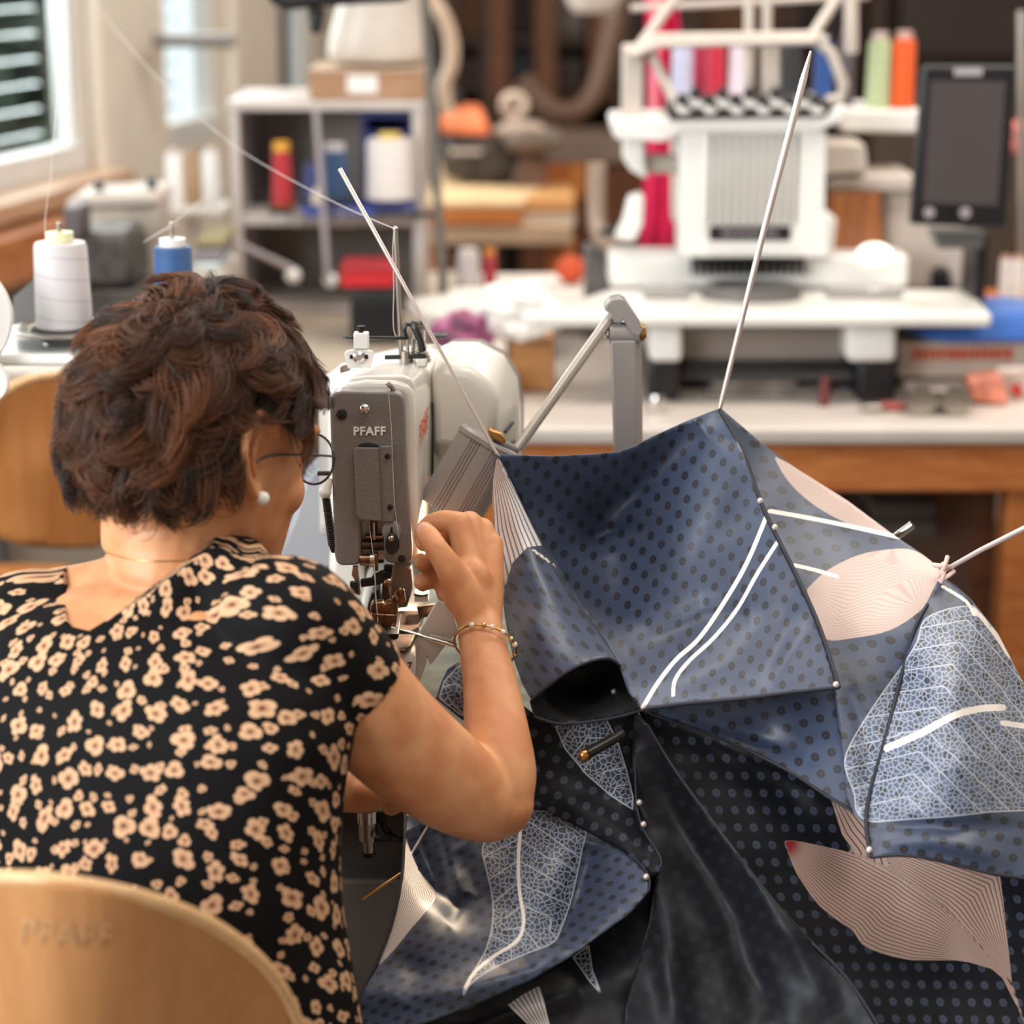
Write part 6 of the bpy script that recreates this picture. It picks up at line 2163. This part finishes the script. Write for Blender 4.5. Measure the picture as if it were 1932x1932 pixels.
def fabric_mat(name, base, ring, rough=.36, ring_hi=None, spec=.6):
    m, g, b = new_mat(name)
    lat = g.n('ShaderNodeAttribute', attribute_name='lattice').outputs['Vector']
    pxy = g.n('ShaderNodeAttribute', attribute_name='cloth').outputs['Vector']
    fr = g.vm('SUBTRACT', g.vm('FRACTION', lat), (.5, .5, .5))
    d = g.vm('LENGTH', g.vm('MULTIPLY', fr, (1, 1, 0)))
    ringm = g.m('MULTIPLY', g.m('SUBTRACT', 1.0, g.step(d, .225, .28)), g.m('ADD', .5, g.m('MULTIPLY', g.step(d, .03, .075), .5)))
    cell = g.vm('FLOOR', lat)
    wn_ = g.n('ShaderNodeTexWhiteNoise', noise_dimensions='2D')
    g.put(wn_.inputs['Vector'], cell)
    ringc = g.mix(g.m('MULTIPLY', wn_.outputs['Value'], .45), lin(ring), lin(ring_hi or ring))
    wv = g.noise(pxy, .012, 2)
    bc = g.mix(g.step(wv, .35, .65), lin(base), tuple(min(1, v * 1.18) for v in lin(base)[:3]) + (1,))
    col = g.mix(g.m('MULTIPLY', ringm, .92), bc, ringc)
    # striped leaf
    def stripes(sda, sta, c0, c1, cur, duty, soft=.12):
        mask = g.step(g.attr(sda), .2, 2.2)
        s = g.m('ABSOLUTE', g.m('SUBTRACT', g.m('FRACT', g.attr(sta)), .5))
        line = g.step(s, .5 - duty - soft, .5 - duty + soft)
        return g.mix(mask, cur, g.mix(line, c0, c1))
    # skeleton leaf: a net of veins
    vo = g.n('ShaderNodeTexVoronoi', feature='DISTANCE_TO_EDGE', voronoi_dimensions='2D')
    vo.inputs['Scale'].default_value = .105
    nz = g.n('ShaderNodeTexNoise'); nz.inputs['Scale'].default_value = .03
    g.put(nz.inputs['Vector'], pxy)
    g.put(vo.inputs['Vector'], g.vm('ADD', pxy, g.vm('SCALE', g.vm('SUBTRACT', nz.outputs['Color'], (.5, .5, .5)), 14.0)))
    vein = g.m('SUBTRACT', 1.0, g.step(vo.outputs['Distance'], .055, .17))
    vein2 = g.step(g.m('ABSOLUTE', g.m('SUBTRACT', g.m('FRACT', g.attr('leaf_rib')), .5)), .455, .49)
    sk_ = g.step(g.attr('leaf_net'), .2, 2.0)
    edge = g.m('MULTIPLY', sk_, g.m('SUBTRACT', 1.0, g.step(g.attr('leaf_net'), 2.5, 5.0)))
    net = g.m('MAXIMUM', g.m('MAXIMUM', g.m('MULTIPLY', vein, .6), vein2), edge)
    light = g.mix(g.attr('leaf_fill'), col, lin('#5b6780'))
    leafc = g.mix(net, g.mix(g.m('MULTIPLY', ringm, .7), light, ringc), lin('#b4bac6'))
    col = g.mix(sk_, col, leafc)
    col = stripes('white_leaf', 'white_stripe', lin('#efe7e4'), lin('#3a4264'), col, .13)
    col = stripes('blush_leaf', 'blush_stripe', lin('#c6aea5'), lin('#b59b91'), col, .18)
    pk = stripes('pink_leaf', 'pink_stripe', lin('#b59a8d'), lin('#5c1e27'), col, .10, .09)
    col = g.mix(g.step(g.attr('red_tip'), .0, 30.0), pk, lin('#8e1a29'))
    col = g.mix(g.step(g.attr('stem'), .2, 1.6), col, lin('#efe6e1'))
    g.put(b.inputs['Base Color'], col)
    b.inputs['Roughness'].default_value = rough
    b.inputs['Specular IOR Level'].default_value = spec
    b.inputs['Sheen Weight'].default_value = .15
    b.inputs['Sheen Roughness'].default_value = .4
    tc = g.n('ShaderNodeTexCoord').outputs['Object']
    g.put(b.inputs['Normal'], g.bump(g.noise(tc, 14, 1), .06, .006))
    return m

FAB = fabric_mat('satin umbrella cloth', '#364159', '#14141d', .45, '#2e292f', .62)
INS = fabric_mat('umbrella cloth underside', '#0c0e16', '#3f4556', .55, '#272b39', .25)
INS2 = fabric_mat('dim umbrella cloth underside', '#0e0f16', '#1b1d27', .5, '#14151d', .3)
PIPE_ = mat('dark navy hem', '#1d1f2b', .6, var=.1)
RIVET = mat('pale rivet', '#e2d6cc', .2, .6, var=.02)

def lattice(a, b, o=(0, 0)):
    M = np.linalg.inv(np.array([a, b], float).T)
    return lambda p: (p - np.array(o)) @ M.T

def F(lat, **kw):
    d = {'lattice': lat, 'cloth': lambda p: p.copy()}
    d.update(kw)
    return d

def stripe_between(l0, l1, n):
    return lambda p: n * dist_poly(p, l0) / np.maximum(dist_poly(p, l0) + dist_poly(p, l1), 1e-6)

def stems(*ls):
    def f(p):
        v = np.full(len(p), -50.0)
        for pts, hw in ls:
            v = np.maximum(v, hw - dist_poly(p, smooth2(pts, 5)))
        return v
    return f

def ribs_of(mid, spacing, slope):
    """side veins leaving the midrib"""
    def f(p):
        return (along(p, mid) - slope * dist_poly(p, mid)) / spacing
    return f

def panel(poly, ctrl, m, fields, ridges=(), step=6, wob=.004, seed=0, label=None, name='canopy_panel'):
    o = sheet(name, poly, ctrl, m, UMB, step, ridges, fields, .0009, wob, seed)
    if label:
        o['label'] = label
    return o

# --- A: the large bright panel
pA = [(938, 858), (1040, 861), (1110, 858), (1170, 853), (1200, 841), (1230, 825), (1300, 793), (1357, 770), (1372, 795), (1400, 850), (1443, 965), (1500, 1080), (1545, 1180), (1583, 1297), (1490, 1306), (1400, 1318), (1300, 1326), (1212, 1338), (1185, 1305), (1168, 1255), (1130, 1195), (1085, 1132), (1035, 1045), (990, 960)]
cA = [(938, 858, 1.885), (1040, 861, 1.915), (1170, 853, 1.935), (1230, 825, 1.945), (1357, 770, 1.95), (1400, 850, 1.92), (1443, 965, 1.875), (1500, 1080, 1.825), (1545, 1180, 1.775), (1583, 1297, 1.72), (1400, 1318, 1.715), (1212, 1338, 1.715), (1168, 1255, 1.79), (1085, 1132, 1.875), (1035, 1045, 1.91), (990, 960, 1.915), (1120, 1000, 1.965), (1250, 1000, 1.93), (1200, 930, 1.96), (1300, 1150, 1.84), (1180, 1130, 1.905)]
sA = stems(([(1212, 1336), (1240, 1290), (1275, 1245), (1320, 1203), (1370, 1130), (1410, 1060), (1447, 972)], 5.0), ([(1270, 1312), (1274, 1282), (1300, 1247), (1345, 1205), (1390, 1150), (1430, 1080), (1470, 1018)], 4.6))
panel(pA, cA, FAB, F(lattice((20, 16), (-16, 28.5), (1310, 891)), stem=sA), [([(1335, 810), (1240, 890), (1160, 960), (1080, 1030)], 46, .030), ([(1395, 830), (1330, 940), (1270, 1060), (1200, 1180)], 60, -.020), ([(1080, 1035), (1150, 1010), (1225, 1003)], 20, .015), ([(1090, 1052), (1160, 1030), (1230, 1022)], 18, -.006), ([(1190, 1240), (1260, 1200), (1330, 1160), (1420, 1150)], 34, .016), ([(1420, 1290), (1470, 1200), (1500, 1130)], 30, .008), ([(1455, 1290), (1500, 1220), (1530, 1180)], 20, -.004), ([(1195, 1290), (1300, 1280), (1400, 1240)], 26, -.006)], seed=1, wob=.003)
# --- B: left panel turned towards the hand
pB = [(938, 856), (946, 866), (990, 960), (1035, 1045), (1085, 1132), (1130, 1195), (1170, 1256), (1150, 1243), (1120, 1246), (1080, 1262), (1040, 1290), (1003, 1322), (985, 1290), (968, 1240), (955, 1180), (944, 1100), (932, 1010), (929, 930), (932, 870)]
cB = [(938, 856, 1.88), (932, 930, 1.90), (932, 1010, 1.895), (944, 1100, 1.875), (955, 1180, 1.85), (985, 1290, 1.78), (1003, 1322, 1.755), (1080, 1262, 1.735), (1150, 1243, 1.74), (1170, 1256, 1.778), (1130, 1195, 1.82), (1085, 1132, 1.858), (1035, 1045, 1.895), (990, 960, 1.90), (1010, 1180, 1.80), (985, 1080, 1.86)]
wl = [(936, 858), (944, 866), (965, 908), (1000, 980), (1026, 1030), (996, 1033), (968, 1062), (953, 1110), (946, 1165), (936, 1090), (925, 1000), (926, 930)]
panel(pB, cB, FAB, F(lattice((28, 5), (17, 32), (985, 1066)), white_leaf=lambda p: sd(p, wl), white_stripe=stripe_between([(934, 860), (985, 940), (1040, 1040)], [(928, 860), (925, 1000), (950, 1170)], 11), stem=stems(([(1004, 1036), (1040, 1062), (1072, 1080)], 3.4))), [([(950, 900), (985, 1010), (1030, 1120), (1090, 1230)], 22, -.010)], seed=2, wob=.002)
# --- C: the dark inside of the rolled fold
pC = [(1000, 1322), (1040, 1288), (1080, 1262), (1120, 1244), (1150, 1241), (1172, 1256), (1188, 1300), (1216, 1338), (1150, 1356), (1060, 1366), (1008, 1352)]
cC = [(1000, 1322, 1.775), (1080, 1262, 1.80), (1150, 1241, 1.80), (1188, 1300, 1.80), (1216, 1338, 1.735), (1150, 1356, 1.745), (1060, 1366, 1.745), (1008, 1352, 1.75), (1100, 1300, 1.86)]
panel(pC, cC, INS2, F(lattice((28, 5), (17, 32))), seed=3)
# --- D/E: panels right of and below the bright one
pD = [(1352, 772), (1362, 772), (1440, 838), (1500, 882), (1600, 945), (1690, 1012), (1740, 1045), (1778, 1075), (1776, 1100), (1752, 1138), (1728, 1190), (1700, 1290), (1672, 1400), (1645, 1500), (1640, 1560), (1612, 1536), (1598, 1500), (1590, 1420), (1572, 1290), (1530, 1170), (1485, 1075), (1430, 965), (1386, 850)]
cD = [(1357, 770, 1.962), (1440, 838, 1.985), (1600, 945, 1.965), (1690, 1012, 1.93), (1778, 1075, 1.87), (1740, 1150, 1.835), (1700, 1290, 1.77), (1645, 1500, 1.68), (1640, 1560, 1.655), (1612, 1536, 1.665), (1590, 1420, 1.71), (1575, 1290, 1.765), (1530, 1170, 1.82), (1485, 1075, 1.86), (1430, 965, 1.905), (1386, 850, 1.945), (1560, 1010, 1.925), (1640, 1200, 1.80)]
petal1 = smooth2([(1456, 856), (1530, 896), (1600, 940), (1692, 1010), (1650, 1006), (1590, 985), (1530, 950), (1484, 906), (1456, 856)], 4)[:-1]
petal2 = smooth2([(1520, 1112), (1560, 1075), (1620, 1046), (1680, 1035), (1724, 1037), (1765, 1064), (1776, 1090), (1762, 1122), (1735, 1155), (1680, 1190), (1610, 1205), (1558, 1207), (1540, 1168), (1520, 1112)], 4)[:-1]
skF = smooth2([(1838, 1140), (1790, 1146), (1742, 1168), (1728, 1210), (1700, 1255), (1655, 1318), (1612, 1385), (1592, 1430), (1596, 1462), (1610, 1500), (1614, 1532), (1640, 1552), (1700, 1549), (1800, 1542), (1870, 1534), (1960, 1528), (2010, 1500), (1990, 1380), (1932, 1260), (1880, 1190), (1838, 1140)], 3)[:-1]
midF = [(1600, 1500), (1675, 1410), (1740, 1380), (1800, 1345), (1890, 1335), (1990, 1330)]
ffF = dict(leaf_net=lambda p: sd(p, skF), leaf_rib=ribs_of([(1700, 1545), (1740, 1400), (1790, 1270), (1832, 1150)], 44, -.55), leaf_fill=lambda p: np.full(len(p), .62))
panel(pD, cD, FAB, F(lattice((35, -7), (17, 29), (1552, 1023)), blush_leaf=lambda p: np.maximum(sd(p, petal1), sd(p, petal2)), blush_stripe=lambda p: np.where(p[:, 1] - p[:, 0] * .3 > 560, stripe_between(petal2[:32], petal2[32:], 26)(p), stripe_between(petal1[:14], petal1[14:], 12)(p)), stem=stems(([(1452, 964), (1520, 976), (1600, 992), (1700, 1014)], 5.0), ([(1498, 1066), (1540, 1076), (1580, 1088)], 4.6)), **ffF), [([(1600, 1290), (1640, 1420), (1640, 1500)], 18, .006)], seed=4, wob=.003)
pE = [(1205, 1332), (1300, 1318), (1400, 1308), (1490, 1298), (1580, 1290), (1594, 1400), (1604, 1500), (1618, 1536), (1560, 1502), (1500, 1462), (1430, 1425), (1350, 1390), (1280, 1362), (1226, 1346)]
cE = [(1205, 1332, 1.745), (1400, 1308, 1.765), (1580, 1290, 1.772), (1594, 1400, 1.722), (1618, 1536, 1.672), (1500, 1462, 1.715), (1350, 1390, 1.745), (1226, 1346, 1.745), (1450, 1370, 1.76)]
panel(pE, cE, FAB, F(lattice((31, -9), (11, 32), (1391, 1348))), [([(1290, 1350), (1400, 1380), (1520, 1430)], 22, .008)], seed=5, wob=.003)
# --- F: right panel with the large skeleton leaf
pF = [(1774, 1086), (1800, 1102), (1832, 1130), (1880, 1190), (1932, 1290), (1990, 1400), (2020, 1540), (2010, 1670), (1932, 1658), (1860, 1646), (1760, 1622), (1700, 1614), (1643, 1618), (1634, 1560), (1640, 1500), (1668, 1400), (1697, 1290), (1724, 1190), (1748, 1138)]
cF = [(1774, 1086, 1.862), (1832, 1130, 1.85), (1880, 1190, 1.85), (1932, 1290, 1.83), (2020, 1540, 1.72), (2010, 1670, 1.64), (1860, 1646, 1.615), (1760, 1622, 1.615), (1643, 1618, 1.615), (1640, 1500, 1.668), (1697, 1290, 1.762), (1748, 1138, 1.825), (1790, 1300, 1.715), (1800, 1450, 1.65), (1750, 1560, 1.632), (1840, 1220, 1.79)]
panel(pF, cF, FAB, F(lattice((33, 8), (-8, 31), (1800, 1575)), stem=stems(([(1672, 1412), (1740, 1382), (1800, 1350), (1850, 1337), (1892, 1335)], 7.5), ([(1892, 1364), (1960, 1374)], 6), ([(1778, 1106), (1822, 1134), (1838, 1160)], 4), ([(1840, 1150), (1880, 1200), (1905, 1240)], 5)), **ffF), [([(1836, 1140), (1866, 1250), (1890, 1340), (1935, 1480)], 22, -.012), ([(1880, 1230), (1915, 1330), (1960, 1440)], 24, .016), ([(1660, 1590), (1760, 1585), (1900, 1620)], 18, -.008), ([(1680, 1560), (1800, 1560), (1932, 1560)], 16, .006)], seed=6, wob=.003)
# --- G: underside with the pink leaf
pG = [(1205, 1340), (1290, 1352), (1400, 1395), (1500, 1450), (1600, 1512), (1660, 1560), (1760, 1600), (1932, 1630), (2020, 1640), (2030, 2060), (1720, 2080), (1668, 1960), (1600, 1852), (1520, 1770), (1450, 1692), (1350, 1562), (1270, 1452), (1220, 1372)]
cG = [(1205, 1340, 1.765), (1400, 1395, 1.785), (1600, 1512, 1.755), (1760, 1600, 1.72), (2020, 1640, 1.72), (2030, 2060, 1.60), (1720, 2080, 1.545), (1600, 1852, 1.615), (1450, 1692, 1.665), (1270, 1452, 1.735), (1600, 1650, 1.725), (1800, 1750, 1.69)]
U1 = [(1478, 1586), (1500, 1585), (1560, 1597), (1620, 1613), (1700, 1655), (1780, 1712), (1850, 1785), (1905, 1852), (1935, 1940)]
L1 = [(1478, 1586), (1494, 1632), (1512, 1665), (1545, 1710), (1590, 1745), (1608, 1756), (1625, 1782), (1660, 1799), (1720, 1813), (1800, 1813), (1850, 1823), (1890, 1846), (1935, 1940)]
V2 = [(1620, 1560), (1660, 1600), (1720, 1600), (1885, 1650), (1894, 1700), (1902, 1770), (1910, 1850), (1935, 1940)]
leafG = smooth2(U1, 2) + smooth2(L1[::-1], 2)[1:-1]
leafV = [(1600, 1605), (1700, 1655), (1780, 1712), (1850, 1785), (1905, 1852), (1932, 1935), (1935, 1930), (1910, 1850), (1902, 1770), (1894, 1700), (1886, 1640), (1760, 1590), (1640, 1560)]
leafW = [(1566, 1508), (1610, 1520), (1670, 1570), (1680, 1650), (1640, 1632), (1614, 1612), (1588, 1576)]
def pink_sd(p):
    return np.maximum(np.maximum(sd(p, leafG), sd(p, leafV)), sd(p, leafW))
def pink_st(p):
    s = stripe_between(L1, U1, 19)(p)
    s2 = stripe_between(U1, V2, 13)(p) + .5
    s3 = stripe_between([(1566, 1508), (1588, 1576), (1614, 1612)], [(1600, 1515), (1660, 1580), (1690, 1660)], 5)(p)
    r = np.where(inside(p, leafG), s, s2)
    return np.where(inside(p, leafW) & ~inside(p, leafG), s3, r)
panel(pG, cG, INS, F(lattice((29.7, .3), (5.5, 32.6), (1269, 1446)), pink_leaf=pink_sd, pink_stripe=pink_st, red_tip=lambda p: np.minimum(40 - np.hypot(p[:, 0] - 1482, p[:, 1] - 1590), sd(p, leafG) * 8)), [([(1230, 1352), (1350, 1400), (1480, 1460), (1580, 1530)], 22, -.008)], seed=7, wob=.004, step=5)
# --- H: dark hanging panel
pH = [(1196, 1338), (1222, 1366), (1272, 1450), (1352, 1560), (1452, 1690), (1522, 1768), (1602, 1850), (1672, 1960), (1726, 2080), (1160, 2080), (1180, 1900), (1225, 1740), (1240, 1640), (1205, 1560), (1192, 1450)]
cH = [(1196, 1338, 1.755), (1272, 1450, 1.722), (1452, 1690, 1.648), (1602, 1850, 1.598), (1726, 2080, 1.53), (1160, 2080, 1.56), (1225, 1740, 1.66), (1205, 1560, 1.73), (1350, 1800, 1.64), (1300, 1600, 1.70)]
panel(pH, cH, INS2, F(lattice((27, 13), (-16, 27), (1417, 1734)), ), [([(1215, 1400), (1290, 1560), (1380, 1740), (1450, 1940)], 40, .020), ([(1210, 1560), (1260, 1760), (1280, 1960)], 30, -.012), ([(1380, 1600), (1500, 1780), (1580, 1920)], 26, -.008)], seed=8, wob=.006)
# --- I: dark panel behind the elbow
pI = [(985, 1330), (1008, 1348), (1060, 1362), (1150, 1354), (1200, 1340), (1200, 1500), (1212, 1560), (1246, 1618), (1242, 1645), (1222, 1660), (1180, 1610), (1105, 1568), (1020, 1525), (940, 1500), (930, 1420), (960, 1350)]
cI = [(985, 1330, 1.775), (1060, 1362, 1.765), (1200, 1340, 1.768), (1200, 1500, 1.735), (1246, 1618, 1.685), (1222, 1660, 1.675), (1105, 1568, 1.715), (940, 1500, 1.755), (930, 1420, 1.775), (1080, 1460, 1.75)]
skI = [(1044, 1368), (1100, 1361), (1146, 1356), (1168, 1400), (1185, 1455), (1197, 1505), (1195, 1531), (1150, 1502), (1105, 1463), (1065, 1415)]
panel(pI, cI, INS, F(lattice((27, 10), (-12, 29), (1060, 1520)), leaf_net=lambda p: sd(p, skI), leaf_rib=ribs_of([(1090, 1360), (1130, 1440), (1190, 1520)], 36, .5), leaf_fill=lambda p: np.full(len(p), .35)), [([(1200, 1350), (1196, 1500), (1225, 1620)], 16, .010), ([(1040, 1500), (1140, 1550), (1230, 1620)], 26, -.010)], seed=9)
# --- J: bright lower left panel
pJ = [(764, 1536), (830, 1540), (940, 1535), (1010, 1515), (1105, 1560), (1180, 1602), (1222, 1650), (1224, 1682), (1185, 1726), (1120, 1772), (1074, 1806), (1000, 1850), (920, 1885), (830, 1920), (740, 1950), (684, 1960), (676, 1915), (688, 1862), (714, 1810), (739, 1742), (757, 1662), (762, 1600)]
cJ = [(764, 1536, 1.76), (940, 1535, 1.755), (1105, 1560, 1.722), (1222, 1650, 1.672), (1185, 1726, 1.645), (1074, 1806, 1.615), (920, 1885, 1.59), (684, 1960, 1.585), (688, 1862, 1.62), (739, 1742, 1.675), (762, 1600, 1.735), (900, 1700, 1.675), (1050, 1680, 1.685), (820, 1840, 1.615)]
wJ = smooth2([(764, 1566), (774, 1602), (792, 1642), (813, 1668), (823, 1686), (818, 1704), (798, 1728), (774, 1756), (750, 1786), (722, 1816), (708, 1822), (736, 1745), (754, 1660), (760, 1610), (764, 1566)], 3)[:-1]
skJ = smooth2([(985, 1530), (1045, 1530), (1105, 1560), (1100, 1605), (1082, 1690), (1062, 1750), (1045, 1780), (1000, 1799), (950, 1820), (910, 1842), (886, 1862), (874, 1886), (873, 1864), (890, 1834), (915, 1790), (927, 1740), (926, 1690), (915, 1640), (908, 1600), (930, 1560), (985, 1530)], 3)[:-1]
midJ = [(984, 1540), (978, 1620), (980, 1680), (988, 1738), (975, 1775), (930, 1805), (895, 1835), (878, 1864)]
panel(pJ, cJ, FAB, F(lattice((22, 6.5), (-18, 19.5), (843, 1713)), white_leaf=lambda p: sd(p, wJ), white_stripe=stripe_between([(764, 1560), (790, 1640), (826, 1686), (806, 1722), (760, 1780), (705, 1826)], [(762, 1560), (752, 1660), (730, 1745), (703, 1826)], 19), leaf_net=lambda p: sd(p, skJ), leaf_rib=ribs_of(midJ, 42, .6), leaf_fill=lambda p: np.full(len(p), .12), stem=stems((midJ, 4.2), ([(806, 1560), (776, 1610)], 3))), [([(780, 1560), (830, 1680), (880, 1720)], 30, .022), ([(860, 1600), (905, 1690), (840, 1740)], 26, .012), ([(1120, 1590), (1090, 1700), (1060, 1790)], 34, .026), ([(980, 1600), (985, 1720), (930, 1820)], 40, -.010), ([(700, 1880), (860, 1870), (1000, 1830), (1180, 1700)], 26, -.012), ([(745, 1800), (790, 1840), (760, 1890)], 30, .006)], seed=10, wob=.003, step=5)
# --- K: the dark cloth below
pK = [(1000, 1830), (1074, 1790), (1185, 1700), (1235, 1640), (1262, 1700), (1262, 2080), (660, 2080), (684, 1950), (830, 1900), (920, 1865)]
cK = [(1000, 1830, 1.665), (1185, 1700, 1.70), (1262, 1700, 1.70), (1262, 2080, 1.57), (660, 2080, 1.60), (684, 1950, 1.63), (920, 1865, 1.66), (960, 2000, 1.60)]
wK = [(956, 1896), (985, 1876), (1018, 1858), (1028, 1890), (1042, 1950), (1014, 1952)]
skK = [(1078, 1806), (1112, 1778), (1120, 1830), (1142, 1888), (1110, 1852)]
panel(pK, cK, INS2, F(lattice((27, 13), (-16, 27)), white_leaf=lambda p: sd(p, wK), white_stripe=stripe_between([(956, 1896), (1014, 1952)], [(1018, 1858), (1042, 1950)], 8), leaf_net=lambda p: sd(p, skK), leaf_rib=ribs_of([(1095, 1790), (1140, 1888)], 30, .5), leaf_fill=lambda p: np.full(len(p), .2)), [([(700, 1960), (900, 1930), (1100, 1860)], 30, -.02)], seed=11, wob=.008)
# --- L: small crumpled piece beneath the wrist
pL = [(845, 1262), (862, 1250), (884, 1246), (900, 1300), (900, 1370), (872, 1358), (822, 1318), (832, 1288)]
cL = [(845, 1262, 1.79), (884, 1246, 1.80), (900, 1370, 1.775), (822, 1318, 1.78), (860, 1300, 1.765)]
skL = [(836, 1284), (862, 1256), (888, 1250), (898, 1300), (890, 1356), (866, 1350), (826, 1318)]
panel(pL, cL, FAB, F(lattice((20, 8), (-8, 22)), leaf_net=lambda p: sd(p, skL), leaf_rib=ribs_of([(870, 1250), (850, 1340)], 40, .5), leaf_fill=lambda p: np.full(len(p), .15)), [([(850, 1260), (858, 1310), (872, 1355)], 9, .008)], seed=12)

# --- seams and hems
def on(ctrl, pts, lift=.0015):
    f = tps(ctrl)
    return [P(x, y, float(f(np.array([[x, y]], float))[0]) - lift) for x, y in pts]
def hem(ctrl, pts, r=.0014, name='hem'):
    edge_tube(on(ctrl, pts), r, name, PIPE_, UMB)
hem(cA, [(1357, 772), (1400, 850), (1443, 965), (1500, 1080), (1545, 1180), (1583, 1297)], .0020, 'seam')
hem(cA, [(1583, 1297), (1490, 1307), (1400, 1318), (1300, 1327), (1212, 1338)], .0020)
hem(cA, [(942, 862), (990, 962), (1035, 1045), (1085, 1132), (1130, 1195), (1168, 1255)], .0011, 'seam')
hem(cB, [(1003, 1322), (1040, 1290), (1080, 1262), (1120, 1246), (1150, 1243), (1170, 1256)], .0014)
hem(cC, [(1008, 1352), (1060, 1366), (1150, 1356), (1216, 1338)], .0016)
hem(cF, [(1750, 1140), (1724, 1190), (1697, 1290), (1668, 1400), (1640, 1500), (1634, 1560), (1643, 1618)], .0016, 'seam')
hem(cF, [(1643, 1618), (1700, 1614), (1760, 1622), (1860, 1646), (1932, 1658), (2010, 1670)], .0014)
hem(cE, [(1226, 1346), (1350, 1390), (1430, 1425), (1500, 1462), (1560, 1502), (1618, 1536)], .0014)
hem(cH, [(1222, 1366), (1272, 1450), (1352, 1560), (1452, 1690), (1522, 1768), (1602, 1850), (1672, 1960)], .0013)
hem(cJ, [(764, 1536), (762, 1600), (757, 1662), (739, 1742), (714, 1810), (688, 1862), (676, 1915), (684, 1960)], .0014)
hem(cI, [(1200, 1350), (1200, 1500), (1212, 1560), (1246, 1618), (1242, 1645)], .0013)
hem(cJ, [(1105, 1562), (1180, 1604), (1222, 1650), (1224, 1682)], .0012)

# --- ribs, shaft, tips, rivets
RIB = mat('polished rib steel', '#e6d8d2', .3, .75, var=.03)
MB().tube([P(943, 866, 1.886), P(790, 588, 1.915), P(641, 318, 1.945)], [.0015, .0019, .0023], 12).build('rib', RIB, UMB)
MB().tube([P(1357, 774, 1.952), P(1440, 440, 1.955), P(1516, 150, 1.955), P(1530, 96, 1.955)], [.0024, .0030, .0034, .0012], 12).build('rib', RIB, UMB)
MB().tube([P(1776, 1080, 1.862), P(1850, 1038, 1.84), P(1990, 968, 1.80)], [.0022, .0024, .0028], 12).build('rib', RIB, UMB)
MB().tube([P(1888, 1846, 1.664), P(1880, 1900, 1.655), P(1850, 1990, 1.63)], .0024, 10).build('rib', RIB, UMB)
MB().tube([P(762, 1644, 1.722), P(683, 1697, 1.70)], .0013, 8).build('rib', BRASS, UMB)
sh = MB().tube([P(1640, 1050, 1.975), P(1722, 990, 1.965)], .0042, 16)
sh.build('shaft', CHROME, UMB)
m = MB().tube([P(1176, 1384, 1.735), P(1108, 1422, 1.715)], [.0042, .0052], 14)
m.build('rib_tip', mat('dark rib tip', '#2a2624', .3, .5), UMB)
MB().ell(P(1102, 1426, 1.713), (.0052, .004, .0056)).build('rib_tip_cap', BRASS, UMB)
for c, pts in ((cA, [(1434, 945), (1462, 995), (1577, 1292), (1214, 1334)]), (cC, [(1158, 1305)]), (cI, [(1206, 1514), (1214, 1555)]), (cJ, [(1219, 1654)]), (cF, [(1640, 1604)])):
    for q in on(c, pts, .003):
        MB().ell(q, (.0030, .0030, .0030), n=14, m=8).build('rivet', RIVET, UMB)
m = MB()
for a in ((1762, 1066, 1792, 1070), (1768, 1090, 1788, 1050), (1770, 1096, 1800, 1078), (1774, 1104, 1780, 1062)):
    m.tube([P(a[0], a[1], 1.857), P((a[0] + a[2]) / 2 + 4, (a[1] + a[3]) / 2, 1.848), P(a[2], a[3], 1.857)], .0022, 8)
kn = m.build('thread_knot', mat('pinkish thread', '#e6c4ba', .7), UMB, sharp=80)
